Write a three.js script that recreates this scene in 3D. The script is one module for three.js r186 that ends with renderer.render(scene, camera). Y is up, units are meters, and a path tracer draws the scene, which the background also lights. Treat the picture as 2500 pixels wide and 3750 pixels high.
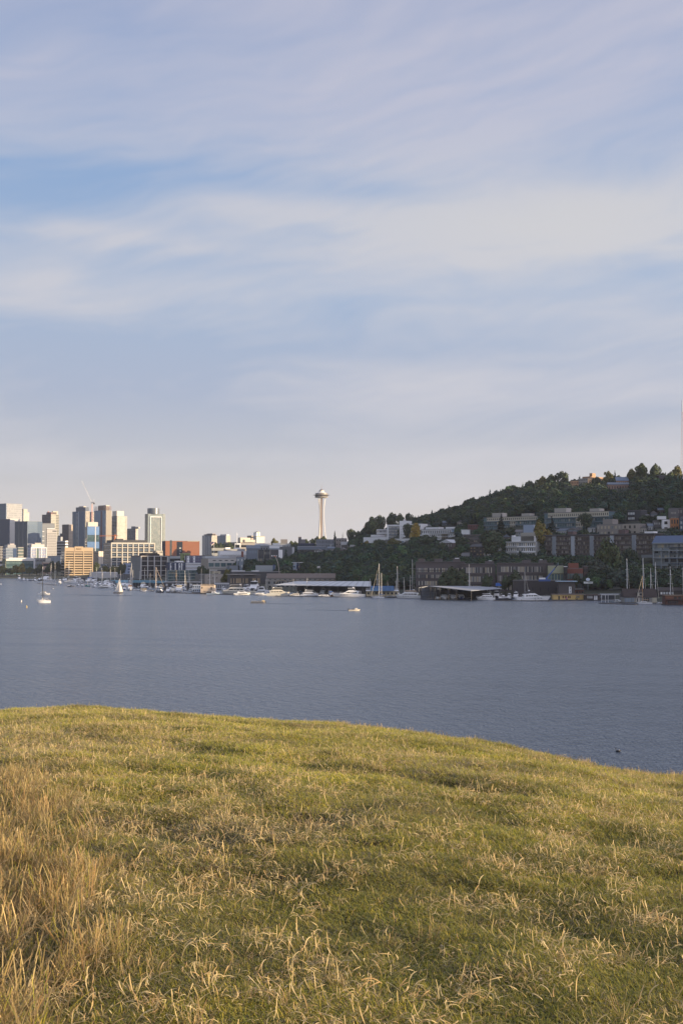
import * as THREE from 'three';
import { ImprovedNoise } from 'three/addons/math/ImprovedNoise.js';
import { MarchingCubes } from 'three/addons/objects/MarchingCubes.js';
import { mergeGeometries } from 'three/addons/utils/BufferGeometryUtils.js';
import { FontLoader } from 'three/addons/loaders/FontLoader.js';
import { TextGeometry } from 'three/addons/geometries/TextGeometry.js';

// ---------------------------------------------------------------- camera, sky, sun, exposure
const scene = new THREE.Scene();
const F = 4285, EYE = 28.5, PITCH = Math.atan((2057 - 1875) / F);   // focal length in the photograph's pixels
const camera = new THREE.PerspectiveCamera(2 * Math.atan(1875 / F) * 180 / Math.PI, 682 / 1024, 0.3, 20000);
camera.position.set(0, EYE, 0);
camera.rotation.x = PITCH;
scene.add(camera);
const renderer = new THREE.WebGLRenderer();
renderer.toneMapping = THREE.LinearToneMapping;
renderer.toneMappingExposure = 1.8;
renderer.shadowMap.enabled = true;

const SUN_EL = 9 * Math.PI / 180, SUN_AZ = 110 * Math.PI / 180;      // clockwise from the view direction
const toSun = new THREE.Vector3(Math.sin(SUN_AZ) * Math.cos(SUN_EL), Math.sin(SUN_EL), -Math.cos(SUN_AZ) * Math.cos(SUN_EL));
const sun = new THREE.DirectionalLight(new THREE.Color().setRGB(1, 0.76, 0.47), 5);
sun.position.copy(toSun).multiplyScalar(4000);
sun.castShadow = true;
sun.shadow.mapSize.set(4096, 4096);
Object.assign(sun.shadow.camera, { left: -2600, right: 2600, top: 2600, bottom: -2600, near: 1, far: 9000 });
scene.add(sun, sun.target);

const N3 = new ImprovedNoise();
const fbm = (x, y, z, o) => { let s = 0, a = 0.5, t = 0; for (let i = 0; i < o; i++) { s += a * N3.noise(x, y, z); t += a; a *= 0.5; x = x * 2.03 + 7.1; y = y * 2.03 + 3.7; z = z * 2.03 + 1.3; } return s / t; };
const lin = (c) => (c <= 0.04045 ? c / 12.92 : Math.pow((c + 0.055) / 1.055, 2.4));
const S = (r, g, b) => [lin(r / 255), lin(g / 255), lin(b / 255)];
const clamp = (x, a = 0, b = 1) => Math.min(b, Math.max(a, x));
const smooth = (a, b, x) => { const t = clamp((x - a) / (b - a)); return t * t * (3 - 2 * t); };
const lerp = (a, b, t) => a + (b - a) * t;
function curve(tab, x) {                                             // piecewise linear table [[x, y...], ...]
  if (x <= tab[0][0]) return tab[0][1];
  for (let i = 1; i < tab.length; i++) if (x <= tab[i][0]) { const [x0, y0] = tab[i - 1], [x1, y1] = tab[i]; return lerp(y0, y1, (x - x0) / (x1 - x0)); }
  return tab[tab.length - 1][1];
}
function rng(seed) { return () => { seed |= 0; seed = seed + 0x6D2B79F5 | 0; let t = Math.imul(seed ^ seed >>> 15, 1 | seed); t = t + Math.imul(t ^ t >>> 7, 61 | t) ^ t; return ((t ^ t >>> 14) >>> 0) / 4294967296; }; }

function makeSky() {                                                 // evening air with thin high cloud, one equirectangular picture
  const W = 4096, H = 2048, data = new Float32Array(W * H * 4);
  const base = [[0, S(214, 205, 193)], [170, S(211, 205, 198)], [330, S(196, 198, 203)], [620, S(173, 185, 206)], [1000, S(164, 185, 213)], [1400, S(142, 173, 212)], [2100, S(160, 174, 206)], [3600, S(150, 168, 206)], [6800, S(138, 160, 202)]];
  const cloudLow = S(214, 212, 216), cloudHigh = S(204, 203, 216), warm = S(224, 219, 214);
  const g = (u, v, u0, v0, su, sv, tilt = 0) => { const du = u - u0, dv = v - v0 - tilt * du; return Math.exp(-(du * du) / (su * su) - (dv * dv) / (sv * sv)); };
  for (let j = 0; j < H; j++) {
    const el = ((j + 0.5) / H - 0.5) * Math.PI;
    for (let i = 0; i < W; i++) {
      const k = (j * W + i) * 4;
      if (el < -0.02) { data[k] = 0.12; data[k + 1] = 0.13; data[k + 2] = 0.13; data[k + 3] = 1; continue; }
      const phi = ((i + 0.5) / W - 0.5) * 2 * Math.PI, x = Math.cos(el) * Math.cos(phi), z = Math.cos(el) * Math.sin(phi), y = Math.sin(el);
      const az = Math.atan2(x, -z), u = az * F, v = Math.max(0, el) * F * (1 + 0.06 * el);
      let b0 = 0; while (b0 < base.length - 2 && base[b0 + 1][0] < v) b0++;
      const t = smooth(0, 1, clamp((v - base[b0][0]) / (base[b0 + 1][0] - base[b0][0])) * 0.6 + 0.2 * clamp((v - base[b0][0]) / (base[b0 + 1][0] - base[b0][0])) + 0.0) , tt = clamp((v - base[b0][0]) / (base[b0 + 1][0] - base[b0][0]));
      const c = [0, 1, 2].map((n) => lerp(base[b0][1][n], base[b0 + 1][1][n], tt));
      const side = Math.sin(az - 0.0) * 0.5 + 0.5;                    // 1 towards the sun's side
      // thin cloud: long streaks and soft puffs, both warped
      const wx = 0.2 * fbm(x * 2.6, y * 5 + 5, z * 2.6, 3), wy = 0.055 * fbm(x * 3.6 + 9, y * 7, z * 3.6, 3);
      const X = x + wx, Y = y + wy;
      const streakA = fbm(X * 2.6 + 3, (Y - 0.26 * x) * 15, z * 2.6, 7), streakB = fbm(X * 4 + 11, (Y + 0.05 * x) * 17 + 4, z * 4, 7);
      const seen = Math.abs(az) < 0.6 && el < 0.62, puff = fbm(X * 9 + 2, Y * 21, z * 9, seen ? 6 : 4);
      const fine = seen ? fbm(X * 11 + 0.6 * puff, (Y - 0.17 * x) * 74, z * 11, 5) : 0, hair = seen ? fbm(X * 30, (Y - 0.3 * x + 0.03 * streakB) * 170, z * 30, 3) : 0;
      const up = smooth(950, 1550, v);
      let cov = lerp(0.46 - 0.24 * smooth(1050, 820, v) * smooth(1100, -900, u) + 0.8 * streakB, 0.66 + 0.8 * streakA, up) + 0.34 * fine + 0.10 * hair + 0.16 * puff + 0.16 * Math.sin(az) * (0.4 + up);
      const w = 110 * streakB + 60 * puff + 30 * fine, vv = v + w, uu = u + 220 * streakA;
      cov -= 0.5 * g(uu, vv, -800, 1370, 620, 110, 0.06) + 0.3 * g(uu, vv, 20, 1355, 420, 70, -0.1) + 0.3 * g(uu, vv, -1250, 1275, 420, 80);
      cov += 0.6 * g(uu, vv, -860, 1168, 420, 60, -0.11) * (0.75 + 1.3 * puff + 0.8 * fine) + 0.42 * g(uu, vv, -120, 1262, 520, 80, -0.08) + 0.6 * g(uu, vv, 820, 1225, 560, 130) + 0.35 * g(uu, vv, -1000, 1040, 260, 70, 0.35) + 0.3 * g(uu, vv, -450, 985, 520, 55, 0.02) + 0.2 * g(uu, vv, 250, 1120, 700, 90);
      cov -= 0.3 * g(uu, vv, -880, 770, 560, 110) + 0.2 * g(uu, vv, 60, 775, 420, 45);
      cov += 0.3 * g(uu, vv, 60, 715, 520, 42, 0.01) + 0.16 * g(uu, vv, 700, 620, 700, 80);
      cov += 0.32 * Math.exp(-((v + 0.25 * w - 375 - 20 * Math.sin(az * 3)) ** 2) / (36 * 36)) + 0.1 * Math.exp(-((v + 0.3 * w - 250) ** 2) / (50 * 50)) - 0.12 * Math.exp(-((v + 0.3 * w - 500) ** 2) / (90 * 90));
      cov += 0.3 * g(uu, vv, -1130, 1790, 160, 70, 0.4) - 0.2 * g(uu, vv, -1000, 1900, 500, 180) - 0.14 * g(uu, vv, -800, 1640, 500, 60, 0.1);
      cov = clamp(cov, 0.06, 1) * 0.95; cov = cov < 0.9 ? cov : 0.9 + 0.4 * (cov - 0.9);
      const hi = smooth(1250, 1700, v), wm = g(uu, vv, 820, 1215, 700, 150);
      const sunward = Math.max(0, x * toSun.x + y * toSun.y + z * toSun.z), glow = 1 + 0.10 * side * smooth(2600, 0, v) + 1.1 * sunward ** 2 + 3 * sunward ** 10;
      for (let n = 0; n < 3; n++) {
        let cl = lerp(lerp(cloudLow[n], warm[n], wm), cloudHigh[n], hi);
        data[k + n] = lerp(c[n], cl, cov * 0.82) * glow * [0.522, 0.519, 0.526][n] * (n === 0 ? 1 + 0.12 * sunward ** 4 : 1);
      }
      data[k + 3] = 1;
    }
  }
  const t = new THREE.DataTexture(data, W, H, THREE.RGBAFormat, THREE.FloatType);
  t.mapping = THREE.EquirectangularReflectionMapping; t.magFilter = THREE.LinearFilter; t.needsUpdate = true;
  return t;
}
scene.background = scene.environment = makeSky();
scene.fog = new THREE.FogExp2(new THREE.Color().setRGB(0.72, 0.8, 1.0), 0.000028);

// ---------------------------------------------------------------- helpers
function at(px, py, d) {                                             // the point at depth d metres behind the photograph's pixel
  const cx = (px - 1250) / F, cy = -(py - 1875) / F, c = Math.cos(PITCH), s = Math.sin(PITCH);
  const y = cy * c + s, z = cy * s - c, k = d / -z;
  return new THREE.Vector3(cx * k, EYE + y * k, -d);
}
const water = (px, py) => { const cy = -(py - 1875) / F, c = Math.cos(PITCH), s = Math.sin(PITCH); return at(px, py, EYE * -(cy * s - c) / -(cy * c + s)); };
function pix(p) { const c = Math.cos(PITCH), s = Math.sin(PITCH), y = p.y - EYE, Y = y * c + p.z * s, Z = -y * s + p.z * c; return [1250 + F * p.x / -Z, 1875 - F * Y / -Z]; }
const used = new Map();
function numbered(n) { const k = used.get(n) || 0; used.set(n, k + 1); return k ? `${n}_${String(k).padStart(3, '0')}` : n; }
function tag(o, label, category, group) { o.userData.label = label; if (category) o.userData.category = category; if (group) o.userData.group = group; return o; }
function thing(name, label, category, pos, turn = 0, group) {
  const o = new THREE.Group(); o.name = numbered(name); o.position.copy(pos); o.rotation.y = turn; scene.add(o);
  return tag(o, label, category, group);
}
function mesh(name, geo, mat, parent) { const m = new THREE.Mesh(geo, mat); m.name = name; m.castShadow = m.receiveShadow = true; parent.add(m); return m; }
function struct(name, geo, mat, label) { const m = mesh(numbered(name), geo, mat, scene); m.userData.kind = 'structure'; m.userData.label = label; return m; }
const mats = new Map();
function M(r, g, b, rough = 0.8, metal = 0) {                        // a plain material of a linear base colour
  const k = [r, g, b, rough, metal].join();
  if (!mats.has(k)) { const m = new THREE.MeshStandardMaterial({ roughness: rough, metalness: metal }); m.color.setRGB(r, g, b); m.side = THREE.DoubleSide; mats.set(k, m); }
  return mats.get(k);
}
const BOX = new THREE.BoxGeometry(1, 1, 1);
function box(name, parent, mat, x, y, z, w, h, d) { const m = mesh(name, BOX, mat, parent); m.position.set(x, y, z); m.scale.set(w, h, d); return m; }   // centre and size
function boxGeo(x, y, z, w, h, d) { return new THREE.BoxGeometry(w, h, d).translate(x, y, z); }
function rod(a, b, r, r2 = r, n = 6) { const v = new THREE.Vector3().subVectors(b, a), l = v.length(), g = new THREE.CylinderGeometry(r2, r, l, n).translate(0, l / 2, 0); g.applyQuaternion(new THREE.Quaternion().setFromUnitVectors(new THREE.Vector3(0, 1, 0), v.normalize())); return g.translate(a.x, a.y, a.z); }
const V = (x, y, z) => new THREE.Vector3(x, y, z);

// ---------------------------------------------------------------- land
const SHORE = [[-900, 2250], [-300, 2150], [0, 2020], [200, 1920], [330, 1800], [480, 1560], [620, 1400], [800, 1250], [1000, 1120], [1200, 1040], [1500, 965], [2000, 915], [2300, 860], [2500, 820], [3300, 690], [4500, 560], [7000, 420], [12000, 330]];
const CREST = [[-500, 3300], [400, 2900], [900, 2250], [1250, 1850], [1500, 1700], [1870, 1560], [2300, 1460], [2500, 1420], [3200, 1120], [4500, 880], [7000, 690], [12000, 560]];
const TOP = [[-500, 38], [400, 36], [700, 40], [1000, 46], [1250, 50], [1400, 64], [1500, 78], [1600, 87], [1760, 103], [1870, 112], [2000, 118], [2300, 123], [2500, 122], [3200, 136], [4500, 145], [7000, 135], [12000, 90]];
const RISE = [[0, 0.02], [0.1, 0.06], [0.25, 0.19], [0.5, 0.5], [0.75, 0.82], [0.9, 0.95], [1, 1], [1.3, 1.02], [2, 0.95], [4, 0.6]];
function land(x, z) {                                                // height of the far shore's ground, below 0 under the lake
  const d = Math.max(-z, 1), u = 1250 + F * x / d, s = curve(SHORE, u), c = curve(CREST, u), t = (d - s) / (c - s);
  if (t < 0) return Math.max(-6, (d - s) * 0.12 + 0.6);
  const flat = smooth(0, 45, d - s) * 1.4 + 0.8;
  return flat + curve(TOP, u) * Math.max(0, curve(RISE, t) - 0.02) + 2.5 * fbm(x * 0.006, 0, z * 0.006, 3) * smooth(0, 0.2, t);
}
function onLand(px, py) {                                            // where the photograph's pixel meets that ground
  for (let d = curve(SHORE, px); d < 3600; d += 4) { const p = at(px, py, d); if (p.y <= land(p.x, p.z)) return p; }
  return at(px, py, 2500);
}
{
  const us = [], ds = [];
  for (let u = -3000; u < 14000; u += u > -400 && u < 3000 ? 40 : 160) us.push(u);
  const pos = [], idx = [], uv = [];
  const nt = 74;
  for (const u of us) for (let k = 0; k < nt; k++) {
    const s = curve(SHORE, u), d = s - 40 + (k < 60 ? k * 26 : 60 * 26 + (k - 60) * 230);
    const x = (u - 1250) / F * d; pos.push(x, land(x, -d), -d); uv.push(x / 20, d / 20);
  }
  for (let i = 0; i < us.length - 1; i++) for (let k = 0; k < nt - 1; k++) { const a = i * nt + k, b = a + nt; idx.push(a, b, a + 1, b, b + 1, a + 1); }
  const g = new THREE.BufferGeometry(); g.setAttribute('position', new THREE.Float32BufferAttribute(pos, 3)); g.setAttribute('uv', new THREE.Float32BufferAttribute(uv, 2)); g.setIndex(idx); g.computeVertexNormals();
  struct('far_ground', g, M(0.036, 0.042, 0.026, 1), 'dark ground of the far shore rising to the wooded hill');
}
function noiseTex(n, f, opt = {}) {                                   // tileable value texture through a 4-D torus of noise
  const d = new Uint8Array(n * n * 4);
  for (let j = 0; j < n; j++) for (let i = 0; i < n; i++) { const c = f(i / n, j / n); const k = (j * n + i) * 4; for (let q = 0; q < 3; q++) d[k + q] = clamp(c[q]) * 255; d[k + 3] = 255; }
  const t = new THREE.DataTexture(d, n, n); t.wrapS = t.wrapT = THREE.RepeatWrapping; t.magFilter = THREE.LinearFilter; t.minFilter = THREE.LinearMipmapLinearFilter; t.generateMipmaps = true; t.needsUpdate = true;
  if (opt.srgb) t.colorSpace = THREE.SRGBColorSpace;
  return t;
}
// ---------------------------------------------------------------- lake
function waveNormals(n, waves, slope) {                               // sum of travelling sines with whole numbers of periods: tiles without seams
  const d = new Uint8Array(n * n * 4);
  for (let j = 0; j < n; j++) for (let i = 0; i < n; i++) {
    let sx = 0, sy = 0;
    for (const [a, b, ph, am] of waves) { const c = Math.cos(2 * Math.PI * (a * i + b * j) / n + ph) * am; sx += a * c; sy += b * c; }
    sx *= slope; sy *= slope;
    const l = 1 / Math.hypot(sx, sy, 1), k = (j * n + i) * 4;
    d[k] = (-sx * l * 0.5 + 0.5) * 255; d[k + 1] = (-sy * l * 0.5 + 0.5) * 255; d[k + 2] = (l * 0.5 + 0.5) * 255; d[k + 3] = 255;
  }
  const t = new THREE.DataTexture(d, n, n); t.wrapS = t.wrapT = THREE.RepeatWrapping; t.magFilter = THREE.LinearFilter; t.needsUpdate = true;
  return t;
}
{
  const r = rng(11), waves = [];
  for (let k = 0; k < 90; k++) {
    const f = 5 + Math.pow(r(), 1.1) * 66, th = 1.9 + (r() + r() - 1) * 1.7;
    waves.push([Math.round(f * Math.cos(th)), Math.round(f * Math.sin(th)), r() * 6.28, 1 / Math.pow(f, 0.95)]);
  }
  let e = 0; for (const [a, b, , am] of waves) e += (a * a + b * b) * am * am / 2;
  const nt = waveNormals(1024, waves, 0.31 / Math.sqrt(e));
  const wm = new THREE.MeshPhysicalMaterial({ roughness: 0.2, ior: 1.33, normalMap: nt });
  wm.color.setRGB(0.066, 0.092, 0.132); wm.normalScale.set(1, 1);
  const lanes = noiseTex(512, (a, b) => { const A = a * 6.283, B = b * 6.283, n = fbm(Math.cos(A) * 1.2 + 5, Math.sin(A) * 1.2 + Math.cos(B) * 5, Math.sin(B) * 5, 5); const k = clamp(0.78 + 0.25 * n); return [k, k, k]; });
  lanes.repeat.set(23 / 700, 23 / 420); wm.roughnessMap = lanes; wm.roughness = 0.3;
  // far larger than the frame; the park's own ground stands on it
  const g = new THREE.PlaneGeometry(9000, 4200, 90, 42).rotateX(-Math.PI / 2).translate(0, 0, -1000);
  const p = g.attributes.position, uv = g.attributes.uv;
  for (let i = 0; i < p.count; i++) uv.setXY(i, (p.getX(i) * 0.966 + p.getZ(i) * 0.259) / 23, (p.getZ(i) * 0.966 - p.getX(i) * 0.259) / 23);
  struct('lake_water', g, wm, 'grey blue lake with small wind ripples');
}
// ---------------------------------------------------------------- the grassy hill in front
const EDGE = [[-1500, 2640], [-300, 2612], [0, 2600], [150, 2591], [350, 2588], [500, 2596], [800, 2614], [1000, 2629], [1250, 2639], [1400, 2651], [1600, 2677], [1800, 2709], [2000, 2745], [2200, 2785], [2350, 2808], [2500, 2822], [3000, 2880], [4500, 3000], [9000, 3100]];
function hillA(u) { const py = curve(EDGE, u), cx = (u - 1250) / F, cy = -(py - 1875) / F, y = cy * Math.cos(PITCH) + Math.sin(PITCH), z = cy * Math.sin(PITCH) - Math.cos(PITCH); const t = -y / Math.hypot(cx, z) + lerp(0.0035, 0.009, clamp((u - 300) / 1900)); return t * t / 6.4; }
function hill(x, z) {
  const r = Math.hypot(x, z), u = z < -0.02 ? clamp(1250 + F * x / -z, -1500, 9000) : (x < 0 ? -1500 : 9000), a = z < 0 ? hillA(u) : 0.003;
  const R = 1.9 * Math.sqrt(1.6 / a);
  let y = r < R ? a * r * r : a * R * R + 2 * a * R * (r - R);
  y = EYE - 1.6 - y;
  const bump = (0.19 * fbm(x * 0.42, 2, z * 0.42, 3) + 0.085 * fbm(x * 1.5, 8, z * 1.5, 3) + 0.03 * fbm(x * 5, 4, z * 5, 2)) * smooth(2, 6, r);
  return Math.max(y + bump, 0.9 + 0.001 * r);
}
{
  const pos = [], idx = [], uv = [], rs = [];
  for (let r = 0.3; r < 150; r *= r > 3 && r < 30 ? 1.0135 : 1.03) rs.push(r);
  const na = 420, angs = [];
  for (let k = 0; k <= na; k++) { const q = k / na * 2 - 1; angs.push(Math.PI * (0.25 * q + 0.75 * q * q * q)); }
  for (const r of rs) for (const a of angs) { const x = r * Math.sin(a), z = -r * Math.cos(a); pos.push(x, hill(x, z), z); uv.push(x, z); }
  for (let i = 0; i < rs.length - 1; i++) for (let k = 0; k < na; k++) { const a = i * (na + 1) + k, b = a + na + 1; idx.push(a, a + 1, b, a + 1, b + 1, b); }
  const g = new THREE.BufferGeometry(); g.setAttribute('position', new THREE.Float32BufferAttribute(pos, 3)); g.setAttribute('uv', new THREE.Float32BufferAttribute(uv, 2)); g.setIndex(idx); g.computeVertexNormals();
  const soil = noiseTex(512, (u, v) => { const n = fbm(Math.cos(u * 6.283) * 6, Math.sin(u * 6.283) * 6 + Math.cos(v * 6.283) * 6, Math.sin(v * 6.283) * 6, 5) * 0.5 + 0.5, k = 0.55 + 0.9 * n; return [0.24 * k, 0.215 * k, 0.10 * k]; }, { srgb: true });
  const m = new THREE.MeshStandardMaterial({ map: soil, roughness: 1 });
  struct('grassy_hill', g, m, 'rounded green and straw coloured grass hill in the foreground');
}
// blades: strips that bend; colour darkens towards the root
function strip(arr, x, z, h, lean, dir, w, col, tip, seg, curl = 1, y0 = -0.006) {
  const ca = Math.cos(dir), sa = Math.sin(dir), fx = -sa, fz = ca, rows = [];
  for (let i = 0; i <= seg; i++) {
    const t = i / seg, b = lean * Math.pow(t, curl), ww = w * (tip < 0 ? (t > 0.55 ? 1.9 * Math.sin(Math.PI * clamp((t - 0.5) / 0.55, 0.05, 1) ) + 0.4 : 0.75) : 1 - (1 - tip) * t) * 0.5;
    const px = x + ca * b, pz = z + sa * b, py = y0 + h * (t - 0.25 * t * t * (lean > h ? 1 : 0.3));
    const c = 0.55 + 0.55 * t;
    rows.push([px - fx * ww, py, pz - fz * ww, px + fx * ww, py, pz + fz * ww, c]);
  }
  for (let i = 0; i < seg; i++) {
    const a = rows[i], b = rows[i + 1];
    arr.p.push(a[0], a[1], a[2], a[3], a[4], a[5], b[3], b[4], b[5], a[0], a[1], a[2], b[3], b[4], b[5], b[0], b[1], b[2]);
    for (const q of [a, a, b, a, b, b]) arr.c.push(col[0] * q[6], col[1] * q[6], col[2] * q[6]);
  }
}
function stem(arr, x, y, z, len, dir, pitch, droop, yaw, w, col, seg, head) {   // a stem that bends in all directions, with or without a thicker seed head
  let px = x, py = y, pz = z; const rows = [], ds = len / seg;
  for (let i = 0; i <= seg; i++) {
    const t = i / seg, ww = w * (head ? (t < 0.45 ? 0.42 : t > 0.93 ? 0.5 : 1) : 1 - 0.5 * t) * 0.5, fx = -Math.sin(dir), fz = Math.cos(dir), c = 0.75 + 0.3 * t;
    rows.push([px - fx * ww, py + 0.4 * ww, pz - fz * ww, px + fx * ww, py - 0.4 * ww, pz + fz * ww, c]);
    px += Math.cos(dir) * Math.cos(pitch) * ds; pz += Math.sin(dir) * Math.cos(pitch) * ds; py = Math.max(0.008, py + Math.sin(pitch) * ds);
    dir += yaw / seg; pitch -= droop / seg;
  }
  for (let i = 0; i < seg; i++) {
    const a = rows[i], b = rows[i + 1];
    arr.p.push(a[0], a[1], a[2], a[3], a[4], a[5], b[3], b[4], b[5], a[0], a[1], a[2], b[3], b[4], b[5], b[0], b[1], b[2]);
    for (const q of [a, a, b, a, b, b]) arr.c.push(col[0] * q[6], col[1] * q[6], col[2] * q[6]);
  }
}
function bladeGeo(build) { const arr = { p: [], c: [] }; build(arr); const g = new THREE.BufferGeometry(); g.setAttribute('position', new THREE.Float32BufferAttribute(arr.p, 3)); g.setAttribute('color', new THREE.Float32BufferAttribute(arr.c, 3)); g.computeVertexNormals(); return g; }
const GREENS = [[0.24, 0.25, 0.008], [0.32, 0.305, 0.010], [0.42, 0.355, 0.02], [0.145, 0.175, 0.008], [0.50, 0.40, 0.045]];
const STRAWS = [[0.55, 0.40, 0.175], [0.62, 0.48, 0.23], [0.46, 0.30, 0.12], [0.52, 0.42, 0.20], [0.40, 0.31, 0.11]];
const pick = (a, r) => a[Math.floor(r() * a.length)];
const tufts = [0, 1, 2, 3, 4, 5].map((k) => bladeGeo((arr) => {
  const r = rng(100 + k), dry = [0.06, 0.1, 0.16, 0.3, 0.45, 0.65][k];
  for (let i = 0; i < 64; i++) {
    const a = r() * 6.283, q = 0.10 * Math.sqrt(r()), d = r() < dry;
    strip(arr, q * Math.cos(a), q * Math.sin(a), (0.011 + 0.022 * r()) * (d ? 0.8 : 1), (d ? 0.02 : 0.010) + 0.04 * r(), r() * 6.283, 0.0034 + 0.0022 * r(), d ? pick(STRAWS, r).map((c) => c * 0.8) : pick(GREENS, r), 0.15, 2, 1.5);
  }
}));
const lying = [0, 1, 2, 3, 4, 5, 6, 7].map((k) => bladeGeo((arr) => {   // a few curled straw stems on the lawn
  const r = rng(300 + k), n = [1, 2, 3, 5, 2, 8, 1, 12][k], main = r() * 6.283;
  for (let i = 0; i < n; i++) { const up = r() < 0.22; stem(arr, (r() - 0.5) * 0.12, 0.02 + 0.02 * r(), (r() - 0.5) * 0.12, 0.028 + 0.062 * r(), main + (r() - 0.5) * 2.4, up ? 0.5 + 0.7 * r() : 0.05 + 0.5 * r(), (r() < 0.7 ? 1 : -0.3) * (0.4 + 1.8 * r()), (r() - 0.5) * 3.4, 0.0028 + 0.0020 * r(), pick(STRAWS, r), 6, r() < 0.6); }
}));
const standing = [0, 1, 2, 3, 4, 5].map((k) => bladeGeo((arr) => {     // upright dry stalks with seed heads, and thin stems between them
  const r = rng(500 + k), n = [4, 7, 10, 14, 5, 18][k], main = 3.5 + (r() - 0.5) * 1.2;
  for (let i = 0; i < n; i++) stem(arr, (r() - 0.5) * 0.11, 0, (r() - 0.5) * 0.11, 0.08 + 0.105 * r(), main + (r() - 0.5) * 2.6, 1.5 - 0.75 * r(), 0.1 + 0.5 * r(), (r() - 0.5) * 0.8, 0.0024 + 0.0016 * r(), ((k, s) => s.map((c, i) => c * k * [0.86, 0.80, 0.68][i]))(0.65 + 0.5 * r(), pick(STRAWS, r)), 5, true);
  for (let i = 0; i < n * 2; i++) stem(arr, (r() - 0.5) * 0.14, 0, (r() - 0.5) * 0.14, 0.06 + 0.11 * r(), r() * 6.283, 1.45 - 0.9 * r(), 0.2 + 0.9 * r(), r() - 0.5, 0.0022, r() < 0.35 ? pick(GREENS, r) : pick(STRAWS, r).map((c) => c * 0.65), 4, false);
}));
{
  const gm = new THREE.MeshPhysicalMaterial({ vertexColors: true, roughness: 0.95, side: THREE.DoubleSide, transmission: 0.35, thickness: 0 });
  const r = rng(77), put = { short: tufts.map(() => []), lie: lying.map(() => []), stand: standing.map(() => []) };
  const tall = (x, z, rr) => {                                        // the unmown strip on the left
    const edge = -0.76 - 0.23 * (rr - 3.6) + 0.35 * fbm(x * 0.9, 4, z * 0.9, 3) * 2;
    return smooth(edge + 0.35, edge - 0.25, x) * smooth(12.5, 7.5, rr + 2.5 * fbm(x * 0.7, 6, z * 0.7, 3));
  };
  const drop = (list, x, z, sc, tint, tilt = 0.25) => list.push([x, hill(x, z), z, r() * 6.283, sc, tint, (r() - 0.5) * tilt, (r() - 0.5) * tilt]);
  const rings = [[1.6, 7, 820, 0.8], [7, 11, 520, 0.52], [11, 16, 320, 0.45], [16, 24, 190, 0.45], [24, 34, 80, 0.5], [34, 95, 11, 0.8]];
  for (const [r0, r1, per, half] of rings) {
    const n = Math.round(half * (r1 * r1 - r0 * r0) * per);
    for (let i = 0; i < n; i++) {
      const rr = Math.sqrt(r0 * r0 + r() * (r1 * r1 - r0 * r0)), a = (r() * 2 - 1) * half, x = rr * Math.sin(a), z = -rr * Math.cos(a);
      const patch = fbm(x * 0.42, 0, z * 0.42, 4), small = fbm(x * 2.1, 5, z * 2.1, 3), tl = tall(x, z, rr);
      const left = smooth(-1.0, -4.0, x) * smooth(8, 10, rr) * smooth(20, 14, rr);
      let dry = 0.31 + 1.25 * patch + 0.85 * small - 0.12 * tl + 0.42 * left + 0.16 * smooth(6, 14, rr) + (r() - 0.5) * 0.3;
      const k = Math.round(clamp(dry, 0, 1) * 5);
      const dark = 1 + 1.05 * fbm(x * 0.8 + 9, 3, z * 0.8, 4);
      drop(put.short[k], x, z, (0.65 + 0.5 * r()) * (1 + 0.05 * Math.max(0, Math.min(rr, 60) - 6)) * (1 + 0.35 * small), clamp(dark * (1 - 0.3 * tl) * lerp(0.72, 1.12, smooth(4, 12, rr)), 0.3, 1.5));  // shade painted into the tint: darker close by and under tall stalks
    }
    // straw lying about in loose patches
    const nl = Math.round(half * (r1 * r1 - r0 * r0) * [460, 360, 220, 100, 14, 0][rings.findIndex((q) => q[0] === r0)]);
    for (let i = 0; i < nl; i++) {
      const rr = Math.sqrt(r0 * r0 + r() * (r1 * r1 - r0 * r0)), a = (r() * 2 - 1) * half, x = rr * Math.sin(a), z = -rr * Math.cos(a);
      const p = 0.42 + 1.7 * fbm(x * 0.6 + 4, 7, z * 0.6, 3) + 1.5 * fbm(x * 2.4, 1, z * 2.4, 2) + 0.9 * smooth(-1, -3.5, x) * smooth(8, 10, rr);
      if (r() > clamp(p, 0.05, 1)) continue;
      drop(put.lie[Math.floor(r() * 8)], x, z, (0.6 + 0.6 * r()), 0.92 + 0.45 * r(), 0.5);
    }
    const ns = Math.round(half * (r1 * r1 - r0 * r0) * [560, 240, 60, 20, 5, 0.1][rings.findIndex((q) => q[0] === r0)]);
    for (let i = 0; i < ns; i++) {
      const rr = Math.sqrt(r0 * r0 + r() * (r1 * r1 - r0 * r0)), a = (r() * 2 - 1) * half, x = rr * Math.sin(a), z = -rr * Math.cos(a), tl = tall(x, z, rr);
      const clump = clamp(0.42 + 3.2 * fbm(x * 2.0, 3, z * 2.0, 3), 0.04, 1);
      if (r() > tl * clump + 0.006 + 0.012 * smooth(12, 20, rr)) continue;
      drop(put.stand[Math.floor(r() * 6)], x, z, (0.6 + 0.5 * r()) * (tl > 0.5 ? 1.2 + 0.2 * smooth(7, 4.5, rr) : 0.7), 0.7 + 0.5 * r(), 0.3);
    }
  }
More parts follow.
